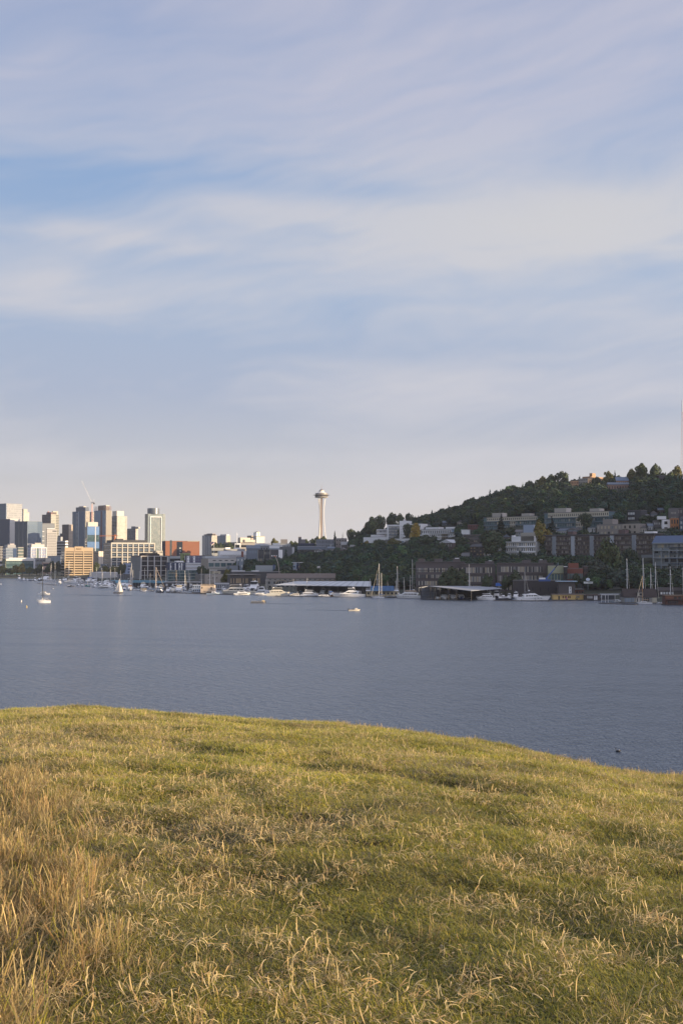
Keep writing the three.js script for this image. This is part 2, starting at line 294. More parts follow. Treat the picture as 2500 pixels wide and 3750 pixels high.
  // longer straw along the brow of the hill on the right
  for (let i = 0; i < 3800; i++) {
    const u = 1150 + r() * 1500, a = hillA(u), rr = Math.sqrt(1.6 / a) * (0.86 + 0.26 * r()), an = Math.atan((u - 1250) / F), x = rr * Math.sin(an), z = -rr * Math.cos(an);
    if (r() > clamp(0.35 + 1.6 * fbm(x * 0.9, 2, z * 0.9, 3) + 0.25 * smooth(1500, 2000, u))) continue;
    if (r() < 0.4) drop(put.stand[Math.floor(r() * 6)], x, z, 0.35 + 0.75 * r() * r() + 0.15 * r(), 0.8 + 0.5 * r(), 0.4); else drop(put.short[2 + Math.floor(r() * 4)], x, z, 1.2 + 1.0 * r(), 0.9 + 0.4 * r(), 0.4);
  }
  const q = new THREE.Quaternion(), e = new THREE.Euler(), m4 = new THREE.Matrix4(), col = new THREE.Color();
  const inst = (name, geo, list, label) => {
    const im = new THREE.InstancedMesh(geo, gm, list.length); im.name = numbered(name); im.userData.kind = 'stuff'; im.userData.label = label; im.castShadow = im.receiveShadow = true;
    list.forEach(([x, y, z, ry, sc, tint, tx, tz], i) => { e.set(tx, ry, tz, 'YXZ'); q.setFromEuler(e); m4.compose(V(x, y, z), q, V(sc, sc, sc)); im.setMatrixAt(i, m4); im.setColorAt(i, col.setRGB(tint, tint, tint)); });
    scene.add(im);
  };
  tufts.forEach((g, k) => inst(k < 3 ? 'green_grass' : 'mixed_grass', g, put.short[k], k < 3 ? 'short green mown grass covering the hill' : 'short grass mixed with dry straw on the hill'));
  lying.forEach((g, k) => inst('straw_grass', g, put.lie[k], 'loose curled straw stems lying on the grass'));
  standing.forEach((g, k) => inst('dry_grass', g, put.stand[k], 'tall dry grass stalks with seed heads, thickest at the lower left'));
}
// ---------------------------------------------------------------- trees
function foliage(lobes, n, size, seed, base, spread = 0.35) {         // leaf clumps on and inside a set of lobes [x, y, z, rx, ry, rz]
  const r = rng(seed), p = [], c = [], w = lobes.map((l) => Math.pow(l[3] * l[4] * l[5], 0.667)), W = w.reduce((a, b) => a + b);
  for (let i = 0; i < n; i++) {
    let q = r() * W, k = 0; while ((q -= w[k]) > 0 && k < lobes.length - 1) k++;
    const l = lobes[k], th = r() * 6.283, cy = r() * 2 - 0.85, cr = Math.sqrt(Math.max(0, 1 - Math.min(1, cy * cy))), rad = 1 - spread * r() * r() + 0.10 * (r() - 0.3);
    const nx = cr * Math.cos(th), nz = cr * Math.sin(th), x = l[0] + nx * l[3] * rad, y = l[1] + clamp(cy, -0.85, 1) * l[4] * rad, z = l[2] + nz * l[5] * rad;
    const s = size * (0.6 + 0.8 * r()), N = V(nx + (r() - 0.5) * 1.3, cy + (r() - 0.3) * 1.3, nz + (r() - 0.5) * 1.3).normalize(), T = V(r() - 0.5, r() - 0.5, r() - 0.5).cross(N).normalize(), B = N.clone().cross(T);
    const v = (a, b) => [x + (T.x * a + B.x * b) * s, y + (T.y * a + B.y * b) * s, z + (T.z * a + B.z * b) * s];
    const A = v(-0.5, -0.3 * r()), C = v(0.5, -0.2), D = v(0.15 - 0.3 * r(), 0.6), E = v(0, -0.65);
    p.push(...A, ...C, ...D, ...A, ...E, ...C);
    const t = (0.62 + 0.5 * r()) * (0.8 + 0.45 * fbm(x * 0.5 + seed, y * 0.5, z * 0.5, 2) * 2 * 0.5 + 0.2), hue = r();
    for (let m = 0; m < 6; m++) c.push(base[0] * t * (0.85 + 0.4 * hue), base[1] * t, base[2] * t);
  }
  const g = new THREE.BufferGeometry(); g.setAttribute('position', new THREE.Float32BufferAttribute(p, 3)); g.setAttribute('color', new THREE.Float32BufferAttribute(c, 3)); g.computeVertexNormals();
  return g;
}
function broadLobes(seed, H, R, n = 11) {
  const r = rng(seed), L = [[0, H * 0.6, 0, R * 0.62, H * 0.3, R * 0.62]];
  for (let k = 0; k < n; k++) { const a = r() * 6.283, q = R * (0.25 + 0.5 * r()), y = H * (0.36 + 0.5 * r()), s = R * (0.24 + 0.22 * r()) * (1.2 - 0.5 * y / H); L.push([q * Math.cos(a), y, q * Math.sin(a), s, s * (0.75 + 0.3 * r()), s]); }
  L.push([R * 0.1 * (r() - 0.5), H * 0.86, R * 0.1, R * 0.3, H * 0.14, R * 0.3]);
  return L;
}
function coniferLobes(seed, H, R) { const r = rng(seed), L = []; for (let k = 0; k < 11; k++) { const t = k / 10, q = R * (1 - t) * 0.55 + 0.12; for (let m = 0; m < (t < 0.7 ? 4 : 2); m++) { const a = r() * 6.283; L.push([q * 0.85 * Math.cos(a), H * (0.14 + 0.84 * t), q * 0.85 * Math.sin(a), q * 0.62 + 0.08, H * 0.05, q * 0.62 + 0.08]); } } return L; }
const leafMat = new THREE.MeshStandardMaterial({ vertexColors: true, roughness: 0.9, side: THREE.DoubleSide });
const barkMat = M(0.06, 0.045, 0.035, 0.95);
function trunkGeo(seed, H, r0, conifer) {
  const r = rng(seed), parts = [rod(V(0, -1, 0), V(0, H * (conifer ? 0.9 : 0.5), 0), r0, r0 * (conifer ? 0.15 : 0.55), 7)];
  if (!conifer) for (let k = 0; k < 5; k++) { const a = k * 1.256 + r(), y = H * (0.25 + 0.22 * r()); parts.push(rod(V(0, y, 0), V(Math.cos(a) * H * 0.2, y + H * (0.18 + 0.15 * r()), Math.sin(a) * H * 0.2), r0 * 0.4, r0 * 0.12, 5)); }
  return mergeGeometries(parts);
}
const DARK = [0.052, 0.076, 0.034], MID = [0.074, 0.10, 0.036], OLIVE = [0.12, 0.12, 0.03], PAINTED_SUN = [0.34, 0.25, 0.035], BLUEG = [0.06, 0.078, 0.055];
const treeKinds = {};                                                 // every kind is 12 m tall before it is scaled
[['broad', 12, 5.2, DARK], ['broad2', 12, 4.4, MID], ['broad3', 12, 6.2, DARK], ['olive', 12, 5, OLIVE], ['blue', 12, 6, BLUEG], ['wide', 12, 8, MID]].forEach(([k, H, R, col], i) => { treeKinds[k] = { crown: foliage(broadLobes(900 + i, H, R), 1500, 0.85, 40 + i, col), trunk: trunkGeo(60 + i, H, 0.38) }; });
treeKinds.poplar = { crown: foliage([[0, 6.6, 0, 1.9, 5.2, 1.9], [0.5, 4, 0.3, 2.0, 3.2, 2.0], [-0.4, 8.6, 0.2, 1.3, 3.2, 1.3]], 1300, 0.6, 51, PAINTED_SUN), trunk: trunkGeo(71, 12, 0.3) };  // leaves yellowed to paint the sun onto this tree
treeKinds.gold = { crown: foliage(broadLobes(923, 12, 4.8), 1500, 0.8, 52, [0.19, 0.155, 0.03]), trunk: trunkGeo(72, 12, 0.35) };
treeKinds.conifer = { crown: foliage(coniferLobes(930, 12, 3.4), 1100, 0.7, 53, [0.022, 0.036, 0.022], 0.6), trunk: trunkGeo(73, 12, 0.25, true) };
const woodLow = [['broad', DARK], ['broad2', MID], ['broad3', BLUEG]].map(([k, col], i) => foliage(broadLobes(960 + i, 12, 5.2, 9), 750, 1.25, 80 + i, col));
woodLow.push(foliage(coniferLobes(970, 15, 3.2), 620, 1.0, 86, [0.034, 0.054, 0.034], 0.6));
function tree(kind, px, py, wpx, hpx, label, group, d) {              // py: the foot's row; sizes in the photograph's pixels
  if (d && px > 1250 && d > 1300) { let g = 1e9; for (let q = d - 260; q < d + 260; q += 10) { const e = at(px, py, q), k = e.y - land(e.x, e.z); if (k < g - 0.2) { g = k; d = q; } } }
  const p = d ? at(px, py, d) : onLand(px, py); if (d) p.y = land(p.x, p.z);
  const m = -p.z / F, top = at(px, py - hpx, -p.z).y, o = thing({ conifer: 'conifer_tree', poplar: 'poplar_tree' }[kind] || 'leafy_tree', label, 'tree', p, px * 1.7, group);
  const sy = Math.max(3, top - p.y) / 12, base = { conifer: 3.4, poplar: 2.1, broad: 5.2, broad2: 4.6, broad3: 6.4, wide: 8, blue: 6, gold: 4.9, olive: 5.1 }[kind];
  const sx = Math.max(wpx * m / 2 / base, kind === 'conifer' || kind === 'poplar' ? 0.2 : 0.8 * sy * 5 / base);
  mesh('trunk', treeKinds[kind].trunk, barkMat, o); mesh('crown', treeKinds[kind].crown, leafMat, o);
  o.scale.set(sx, sy, sx);
  return o;
}
// ---------------------------------------------------------------- buildings
const rb = rng(2024);
const gl = (r, g, b, ro = 0.12, me = 0) => M(r, g, b, ro, me);
const G = { dark: [gl(0.018, 0.022, 0.028), gl(0.03, 0.036, 0.045), gl(0.012, 0.015, 0.02)], blue: [gl(0.06, 0.10, 0.16, 0.15, 0.35), gl(0.05, 0.085, 0.14, 0.15, 0.35), gl(0.09, 0.13, 0.19, 0.2, 0.35)], pale: [gl(0.22, 0.28, 0.34, 0.2, 0.2), gl(0.16, 0.21, 0.27, 0.2, 0.2)], sky: [gl(0.22, 0.36, 0.58, 0.2, 0.5), gl(0.19, 0.33, 0.55, 0.2, 0.5)], teal: [gl(0.06, 0.115, 0.125, 0.15, 0.2), gl(0.045, 0.09, 0.10, 0.15, 0.2), gl(0.09, 0.15, 0.155, 0.2, 0.2)], green: [gl(0.12, 0.17, 0.165, 0.2, 0.25), gl(0.16, 0.21, 0.20, 0.2, 0.25), gl(0.09, 0.13, 0.13, 0.2, 0.25)], home: [gl(0.03, 0.035, 0.04), gl(0.25, 0.24, 0.22, 0.5), gl(0.38, 0.35, 0.28, 0.6), gl(0.05, 0.06, 0.07), gl(0.16, 0.18, 0.19, 0.3), gl(0.45, 0.38, 0.26, 0.6)], white: [gl(0.7, 0.7, 0.68, 0.5), gl(0.5, 0.52, 0.52, 0.5)] };  // home: curtain tones and warm reflections painted as pane colours
const C = { white: M(0.78, 0.78, 0.77), cream: M(0.40, 0.375, 0.325), tan: M(0.42, 0.32, 0.205), grey: M(0.30, 0.31, 0.32), pale: M(0.48, 0.49, 0.50), dark: M(0.05, 0.052, 0.058), brick: M(0.22, 0.085, 0.045), brown: M(0.115, 0.085, 0.075), navy: M(0.03, 0.04, 0.08), slate: M(0.14, 0.17, 0.21), blue: M(0.05, 0.09, 0.17), steel: M(0.2, 0.24, 0.28), concrete: M(0.40, 0.39, 0.36), bluewall: M(0.30, 0.38, 0.48), lime: M(0.24, 0.28, 0.10), purple: M(0.06, 0.045, 0.075), taupe: M(0.26, 0.235, 0.21), orange: M(0.40, 0.16, 0.055), red: M(0.17, 0.055, 0.038), shingle: M(0.098, 0.084, 0.084), yellow: M(0.60, 0.42, 0.16), roof: M(0.16, 0.155, 0.155), tile: M(0.155, 0.125, 0.105), black: M(0.014, 0.014, 0.017), teal: M(0.09, 0.15, 0.17), mint: M(0.30, 0.31, 0.20), metal: M(0.38, 0.41, 0.43, 0.45, 0.3), tarp: M(0.04, 0.12, 0.30), purple2: M(0.09, 0.08, 0.14), dimblue: M(0.09, 0.12, 0.17), orangecrane: M(0.6, 0.2, 0.06) };
const pickM = (m) => (Array.isArray(m) ? m[Math.floor(rb() * m.length)] : m);
const built = [];                                                     // rectangles in the photograph, kept free of trees
function placeFace(f) {                                               // maps (along, up, out) on a face to the building's own axes
  return f.id === 'A' ? (s, h, o) => [-f.W + s, h, o] : (s, h, o) => [o, h, -s];
}
function plate(name, parent, f, mat, s, h, w, hh, thick, out = 0) {   // a box on a face: centre s, h; its inner side at `out`
  const [x, y, z] = placeFace(f)(s, h, out + thick / 2);
  return f.id === 'A' ? box(name, parent, mat, x, y, z, w, hh, thick) : box(name, parent, mat, x, y, z, thick, hh, w);
}
function plateGeo(f, s, h, w, hh, thick, out = 0) { const [x, y, z] = placeFace(f)(s, h, out + thick / 2); return f.id === 'A' ? boxGeo(x, y, z, w, hh, thick) : boxGeo(x, y, z, thick, hh, w); }
function dress(parent, f, list) {
  const L = f.L, H = f.H, panels = [], outAt = (s, h) => { let o = 0; for (const q of panels) if (s > q[0] && s < q[1] && h > q[2] && h < q[3]) o = Math.max(o, q[4]); return o - 0.04; };
  for (const it of list || []) {
    const reg = it[it.length - 1] && it[it.length - 1].s ? it[it.length - 1] : { s: [0, 1], h: [0, 1] }, s0 = L * reg.s[0], s1 = L * reg.s[1], h0 = H * reg.h[0], h1 = H * reg.h[1], w = s1 - s0, h = h1 - h0;
    if (it[0] === 'win') {                                            // separate windows, nx by ny, with proud frames of their own wall
      const [, nx, ny, wf, hf, mat] = it, cw = w / nx, ch = h / ny;
      if (nx * ny > 200) {
        const per = new Map();
        for (let i = 0; i < nx; i++) for (let j = 0; j < ny; j++) { const m = pickM(mat); if (!per.has(m)) per.set(m, []); per.get(m).push(plateGeo(f, s0 + (i + 0.5) * cw, h0 + (j + 0.5) * ch, cw * wf, ch * hf, 0.16, outAt(s0 + (i + 0.5) * cw, h0 + (j + 0.5) * ch))); }
        for (const [m, g] of per) mesh('windows', mergeGeometries(g), m, parent).userData.kind = 'stuff';
      } else for (let i = 0; i < nx; i++) for (let j = 0; j < ny; j++) plate('window', parent, f, pickM(mat), s0 + (i + 0.5) * cw, h0 + (j + 0.5) * ch, cw * wf, ch * hf, 0.16, outAt(s0 + (i + 0.5) * cw, h0 + (j + 0.5) * ch));
    } else if (it[0] === 'band') { const [, ny, hf, mat] = it, ch = h / ny; for (let j = 0; j < ny; j++) plate('window_band', parent, f, pickM(mat), (s0 + s1) / 2, h0 + (j + 0.5) * ch, w * 0.985, ch * hf, 0.18, outAt((s0 + s1) / 2, h0 + (j + 0.5) * ch)); }
    else if (it[0] === 'slab') { const [, ny, th, out, mat] = it, ch = h / ny; for (let j = 0; j <= ny; j++) plate('balcony', parent, f, pickM(mat), (s0 + s1) / 2, h0 + j * ch, w, th, out, 0.02); }
    else if (it[0] === 'fin') { const [, nx, fw, out, mat] = it; for (let i = 0; i <= nx; i++) plate('pier', parent, f, pickM(mat), s0 + w * i / nx, (h0 + h1) / 2, fw, h, out, 0.01); }
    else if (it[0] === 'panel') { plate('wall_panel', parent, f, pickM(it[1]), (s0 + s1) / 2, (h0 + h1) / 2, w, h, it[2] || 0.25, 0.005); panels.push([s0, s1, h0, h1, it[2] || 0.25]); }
    else if (it[0] === 'frame') { const [, fw, out, mat] = it; for (const s of [s0, s1]) plate('frame', parent, f, mat, s, (h0 + h1) / 2, fw, h, out, 0.02); plate('frame', parent, f, mat, (s0 + s1) / 2, h1, w + fw, fw, out + 0.02, 0.02); }
    else if (it[0] === 'rail') { const [, ny, rh, out, mat] = it, ch = h / ny; for (let j = 0; j < ny; j++) plate('railing', parent, f, mat, (s0 + s1) / 2, h0 + j * ch + rh / 2, w, rh, 0.08, out); }
  }
}
function contour(p, px) {                                             // the turn at which a front ends on ground as high as where it starts
  let best = 95, e = 1e9; const k = (px - 1250) / F, g = land(p.x, p.z);
  for (let y = 88; y <= 132; y += 2) { const s = Math.sin(y * Math.PI / 180), c = Math.cos(y * Math.PI / 180), D = (k * -p.z - p.x) / (s - k * c), q = Math.abs(land(p.x + D * s, p.z - D * c) - g) + 0.04 * Math.abs(y - 100); if (q < e) { e = q; best = y; } }
  return best;
}
function bld(name, label, xl, xc, xr, top, dp, yaw, wall, A, B, o = {}) {
  const p = dp < 0 ? onLand(xc, -dp) : at(xc, top, dp), d = -p.z; if (dp < 0 && yaw > 85) yaw = contour(p, xr);
  const ph = yaw * Math.PI / 180, kl = (xl - 1250) / F, kr = (xr - 1250) / F, X = p.x, c = Math.cos(ph), s = Math.sin(ph);
  let W = xc - xl > 6 && yaw < 85 ? (X - kl * d) / (c + kl * s) : (o.deep || 14), D = xr - xc > 1 ? (kr * d - X) / (s - kr * c) : (o.deep || 14);
  const yt = at(xc, top, d).y, g = Math.min(land(p.x, p.z), dp < 0 ? p.y : 1e9), sunk = o.sink ?? 1.5, y0 = o.base ? at(xc, o.base, d).y : g - sunk, H = yt - y0;
  const t = thing(name, label, o.cat || 'building', V(p.x, y0, p.z), -ph, o.group);
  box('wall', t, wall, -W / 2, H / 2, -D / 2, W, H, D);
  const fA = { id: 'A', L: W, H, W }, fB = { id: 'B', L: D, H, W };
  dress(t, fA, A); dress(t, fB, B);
  const rt = o.roofMat || C.roof;
  if (!o.gable) box('roof', t, rt, -W / 2, H + 0.2, -D / 2, W + (o.eave || 0) * 2 - 0.02, o.roofH || 0.4, D + (o.eave || 0) * 2 - 0.02);
  for (const [a, b, e, q, h, m, nm] of o.on || []) { const k = box(nm || 'rooftop_block', t, m || wall, -W + W * (a + b) / 2, H + 0.4 + h / 2, -D + D * (e + q) / 2, W * (b - a), h, D * (q - e)); k.castShadow = true; }
  if (o.gable) { const [axis, rise, m] = o.gable, e = 0.5; const sh = new THREE.Shape(); const half = axis === 'x' ? D / 2 + e : W / 2 + e; sh.moveTo(-half, 0); sh.lineTo(0, rise); sh.lineTo(half, 0); sh.lineTo(half, -0.25); sh.lineTo(-half, -0.25); sh.closePath(); const len = (axis === 'x' ? W : D) + 2 * e, ge = new THREE.ExtrudeGeometry(sh, { depth: len, bevelEnabled: false }).translate(0, 0, -len / 2); if (axis === 'x') ge.rotateY(Math.PI / 2); ge.translate(-W / 2, H, -D / 2); mesh('roof', ge, m || C.roof, t); }
  built.push([Math.min(xl, xc), Math.max(xr, xc), top, dp < 0 ? -dp : xl > 1250 && d > 1300 ? top + 26 : 2120, d, dp < 0 || d < 1300 ? 420 : 160]);
  t.userData.size = undefined; delete t.userData.size;
  return { t, W, D, H, fA, fB, d };
}
const bare = 0;
// towers of the city, from the left edge
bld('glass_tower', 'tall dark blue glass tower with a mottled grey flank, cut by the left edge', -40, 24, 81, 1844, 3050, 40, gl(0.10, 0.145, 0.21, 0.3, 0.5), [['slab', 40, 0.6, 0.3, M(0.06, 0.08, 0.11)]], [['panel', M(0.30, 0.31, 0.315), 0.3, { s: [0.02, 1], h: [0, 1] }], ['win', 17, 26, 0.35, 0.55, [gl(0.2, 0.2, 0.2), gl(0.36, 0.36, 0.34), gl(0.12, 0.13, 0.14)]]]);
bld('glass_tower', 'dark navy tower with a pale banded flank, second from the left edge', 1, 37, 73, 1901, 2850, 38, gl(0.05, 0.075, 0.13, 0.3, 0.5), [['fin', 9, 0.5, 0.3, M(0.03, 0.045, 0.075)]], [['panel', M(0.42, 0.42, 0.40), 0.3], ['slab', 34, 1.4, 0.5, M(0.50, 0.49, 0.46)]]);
bld('apartment_tower', 'narrow white and green tower with a flat disc on its roof', 81, 87, 107, 1876, 3250, 45, C.cream, [['slab', 30, 1.4, 0.8, C.white]], [['slab', 30, 1.6, 1, C.cream], ['win', 4, 30, 0.6, 0.5, G.green]], { on: [[-0.8, 1, 0.3, 1, 9, C.cream], [-2, 0, -0.1, 0.2, 0.9, C.steel, 'roof_disc']] });
bld('glass_tower', 'broad dark glass office tower with vertical stripes and a pale band', 56, 102, 155, 1909, 2500, 40, gl(0.07, 0.10, 0.135, 0.25, 0.5), [['fin', 3, 1.2, 0.5, gl(0.16, 0.19, 0.22)], ['fin', 14, 0.4, 0.3, gl(0.05, 0.075, 0.11)]], [['win', 14, 24, 0.55, 0.35, G.blue, { s: [0.02, 0.62], h: [0.1, 0.93] }], ['band', 1, 0.8, M(0.6, 0.55, 0.45), { s: [0, 0.62], h: [0.47, 0.52] }], ['fin', 6, 0.5, 0.4, gl(0.09, 0.15, 0.24), { s: [0.7, 1], h: [0, 1] }]]);
bld('office_tower', 'grey slab tower with short white ledges down its edge', 150, 154, 201, 1917, 2600, 72, M(0.24, 0.255, 0.265), bare, [['slab', 6, 1.3, 1.2, C.white, { s: [0.0, 0.2], h: [0.1, 0.8] }], ['slab', 1, 1.4, 1.2, C.white, { s: [0.4, 1], h: [0.87, 0.872] }], ['band', 24, 0.4, [M(0.2, 0.215, 0.23)]]]);
bld('apartment_tower', 'brown and cream tower with orange crane parts on its stepped crown', 154, 187, 216, 1884, 2800, 42, M(0.13, 0.115, 0.12), [['win', 9, 30, 0.7, 0.35, G.dark]], [['panel', C.cream, 0.4, { s: [0.02, 0.6], h: [0, 1] }], ['slab', 28, 1.1, 1, C.cream], ['win', 7, 28, 0.55, 0.5, G.green]], { on: [[0.5, 1, 0.3, 1, 5, M(0.16, 0.1, 0.1)], [0.55, 0.66, 0.85, 0.95, 7, C.orangecrane, 'hoist'], [0.9, 1.0, 0.1, 0.75, 8, C.cream]] });
bld('office_tower', 'white tower with a regular grid of small dark windows', 170, 173, 209, 1939, 2350, 70, C.cream, [['win', 1, 22, 0.5, 0.5, G.dark]], [['panel', M(0.45, 0.435, 0.41), 0.2], ['win', 9, 22, 0.42, 0.5, G.dark, { s: [0.05, 0.95], h: [0.02, 0.92] }], ['band', 1, 0.8, G.dark, { s: [0.55, 0.97], h: [0.945, 0.975] }]], {});
bld('office_building', 'low striped building of dark and white bands right of the white grid tower', 205, 240, 250, 1983, 2550, 30, gl(0.05, 0.055, 0.065), [['slab', 8, 3.0, 0.4, M(0.42, 0.42, 0.42)]], [['slab', 8, 3.2, 0.5, C.white]], { on: [[0.15, 0.5, 0.2, 0.9, 10, C.grey]] });
bld('office_tower', 'dark brown tower with a tan side beside the tallest blue tower', 228, 253, 267, 1921, 2700, 38, M(0.085, 0.072, 0.078), [['win', 8, 26, 0.6, 0.4, [gl(0.03, 0.03, 0.04), gl(0.06, 0.055, 0.06)]]], [['panel', M(0.40, 0.34, 0.27), 0.3], ['win', 3, 26, 0.35, 0.4, G.dark]]);
bld('office_building', 'dark navy block with a sloping top in front of the brown tower', 213, 228, 236, 1962, 2750, 35, C.navy, [['band', 8, 0.4, G.dark]], [['band', 8, 0.4, G.blue]], { on: [[0.5, 1, 0, 1, 5, C.navy]] });
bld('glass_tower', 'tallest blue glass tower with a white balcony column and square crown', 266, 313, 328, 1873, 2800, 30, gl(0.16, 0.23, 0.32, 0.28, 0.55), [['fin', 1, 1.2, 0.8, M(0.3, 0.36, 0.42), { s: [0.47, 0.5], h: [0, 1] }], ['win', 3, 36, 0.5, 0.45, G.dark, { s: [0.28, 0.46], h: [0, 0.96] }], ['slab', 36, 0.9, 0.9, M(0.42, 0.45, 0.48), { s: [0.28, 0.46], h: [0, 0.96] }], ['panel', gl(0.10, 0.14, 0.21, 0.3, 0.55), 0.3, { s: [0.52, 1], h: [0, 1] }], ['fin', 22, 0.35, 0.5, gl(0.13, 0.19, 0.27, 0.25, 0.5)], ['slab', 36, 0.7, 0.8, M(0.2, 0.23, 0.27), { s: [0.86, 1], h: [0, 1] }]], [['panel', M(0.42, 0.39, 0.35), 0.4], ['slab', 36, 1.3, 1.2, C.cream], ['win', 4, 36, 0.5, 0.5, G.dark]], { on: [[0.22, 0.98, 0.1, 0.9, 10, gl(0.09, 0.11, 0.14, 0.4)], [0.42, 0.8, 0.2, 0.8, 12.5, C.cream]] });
bld('apartment_tower', 'slim grey tower with a cream strip behind the crane', 328, 341, 348, 1875, 3000, 35, gl(0.13, 0.18, 0.24, 0.3, 0.2), [['slab', 30, 0.8, 0.6, M(0.24, 0.28, 0.32)]], [['panel', C.cream, 0.4], ['win', 2, 30, 0.5, 0.5, G.dark]]);
const site = bld('tower_under_construction', 'tower under construction with a steel frame on its roof and a bright finned side', 345, 389, 407, 1869, 2700, 38, gl(0.22, 0.29, 0.38, 0.3, 0.5), [['fin', 16, 0.3, 0.3, gl(0.19, 0.25, 0.33, 0.25, 0.5)], ['panel', M(0.17, 0.115, 0.115), 0.4, { s: [0.55, 0.7], h: [0, 0.99] }], ['win', 2, 40, 0.45, 0.5, [C.cream, C.white], { s: [0.89, 1], h: [0, 0.95] }]], [['panel', M(0.42, 0.395, 0.345), 0.3], ['fin', 7, 1.2, 1.4, C.cream], ['win', 7, 40, 0.45, 0.45, G.home]], { on: [[0.3, 0.72, 0.2, 0.9, 11.5, M(0.3, 0.24, 0.2)], [0.72, 0.95, 0.2, 0.9, 12, C.cream]] });
{
  const g = [], { W, D, H } = site;
  for (const y of [4, 9.2]) { g.push(rod(V(-W, H + y, 0), V(0, H + y, 0), 0.35), rod(V(0, H + y, 0), V(0, H + y, -D), 0.35)); }
  for (let k = 0; k <= 9; k++) { g.push(rod(V(-W + W * k / 9, H, 0), V(-W + W * k / 9, H + 9.2, 0), 0.3), rod(V(0, H, -D * k / 9), V(0, H + 9.2, -D * k / 9), 0.3)); if (k) g.push(rod(V(-W + W * (k - 1) / 9, H, 0), V(-W + W * k / 9, H + 9.2, 0), 0.2)); }
  mesh('steel_frame', mergeGeometries(g), M(0.25, 0.17, 0.15, 0.6), site.t);
}
bld('apartment_tower', 'bright cream tower with a dark side, right of the tower under construction', 408, 429, 465, 1890, 2800, 48, M(0.17, 0.175, 0.19), [['slab', 30, 0.9, 0.8, M(0.3, 0.3, 0.3)], ['win', 5, 30, 0.6, 0.5, G.dark]], [['panel', M(0.42, 0.40, 0.35), 0.4], ['win', 9, 30, 0.55, 0.4, [gl(0.32, 0.3, 0.26), gl(0.45, 0.42, 0.36), gl(0.2, 0.2, 0.2)]], ['slab', 30, 0.7, 0.9, C.cream, { s: [0, 0.35], h: [0, 1] }], ['slab', 30, 0.9, 1.4, C.cream, { s: [0.86, 1], h: [0, 0.96] }]], { on: [[0.2, 0.98, 0.3, 1, 12, M(0.52, 0.48, 0.42)]] });
bld('apartment_tower', 'short dark grey tower with a stepped top between the cream and the framed tower', 464, 497, 506, 1936, 2900, 32, M(0.15, 0.17, 0.195), [['win', 12, 14, 0.55, 0.45, [gl(0.09, 0.10, 0.12), gl(0.05, 0.06, 0.07), gl(0.22, 0.22, 0.2)]]], [['panel', M(0.45, 0.42, 0.37), 0.3], ['slab', 14, 1.2, 1, C.steel]], { on: [[0.5, 0.95, 0.2, 0.9, 5.5, M(0.15, 0.165, 0.185)], [0.95, 1.3, 0.3, 0.9, 4, C.cream]] });
bld('glass_building', 'mid-rise of stacked pale blue and dark glass boxes with a beige top', 313, 321, 364, 1928, 2450, 66, gl(0.04, 0.06, 0.08), [['panel', C.cream, 0.3, { s: [0, 1], h: [0.7, 0.98] }]], [['panel', G.sky[0], 0.5, { s: [0, 1], h: [0.78, 1] }], ['win', 11, 4, 0.88, 0.85, G.sky, { s: [0, 1], h: [0.78, 1] }], ['win', 11, 3, 0.8, 0.9, G.teal, { s: [0, 1], h: [0.61, 0.77] }], ['panel', G.sky[1], 0.5, { s: [0, 1], h: [0.43, 0.605] }], ['win', 11, 4, 0.88, 0.85, G.sky, { s: [0, 1], h: [0.43, 0.605] }], ['win', 11, 3, 0.8, 0.9, G.teal, { s: [0, 1], h: [0.26, 0.425] }], ['panel', G.sky[0], 0.5, { s: [0, 1], h: [0.1, 0.255] }], ['fin', 1, 1, 0.8, C.pale, { s: [0.66, 0.7], h: [0, 1] }]], { on: [[0.1, 1, 0.12, 0.95, 9, M(0.56, 0.52, 0.45)]] });
const framed = bld('glass_tower', 'tall grey green glass tower outlined by a white frame, with a rounded crown', 531, 543, 605, 1882, 2600, 60, gl(0.13, 0.16, 0.165, 0.3, 0.4), [['slab', 38, 0.7, 0.8, M(0.3, 0.33, 0.33)]], [['win', 12, 38, 0.85, 0.6, [gl(0.12, 0.145, 0.15, 0.3, 0.2), gl(0.085, 0.105, 0.11, 0.3, 0.2), gl(0.16, 0.18, 0.175, 0.3, 0.2), gl(0.24, 0.24, 0.22, 0.4)], { s: [0.14, 0.76], h: [0.02, 0.93] }], ['frame', 1.3, 1.6, C.white, { s: [0.13, 0.77], h: [0, 0.935] }], ['slab', 38, 0.8, 1.6, M(0.4, 0.42, 0.4), { s: [0.84, 1], h: [0, 1] }]], {});
{ const g = new THREE.CylinderGeometry(1, 1, 1, 32); const m = mesh('crown', g, gl(0.14, 0.16, 0.18, 0.35, 0.3), framed.t); m.position.set(-framed.W * 0.5, framed.H + 6.5, -framed.D * 0.40); m.scale.set(framed.W * 0.75, 13, framed.D * 0.33); }
bld('office_building', 'broad concrete office building with a grid of piers and a dark penthouse', 381, 409, 566, 1988, 2100, 66, gl(0.045, 0.05, 0.055), [['slab', 6, 1.1, 0.5, M(0.3, 0.3, 0.29)], ['fin', 6, 0.8, 0.7, M(0.3, 0.3, 0.29)], ['win', 6, 6, 0.6, 0.3, G.pale]], [['win', 30, 6, 0.7, 0.26, G.pale], ['slab', 6, 1.5, 0.6, C.concrete], ['fin', 8, 1.7, 1.2, M(0.52, 0.48, 0.41)], ['panel', M(0.46, 0.44, 0.39), 0.9, { s: [0, 1], h: [0.96, 1] }]], { on: [[0.1, 0.95, 0.15, 0.95, 5, C.dark], [0.3, 0.6, 0.65, 0.8, 7.5, C.dark]] });
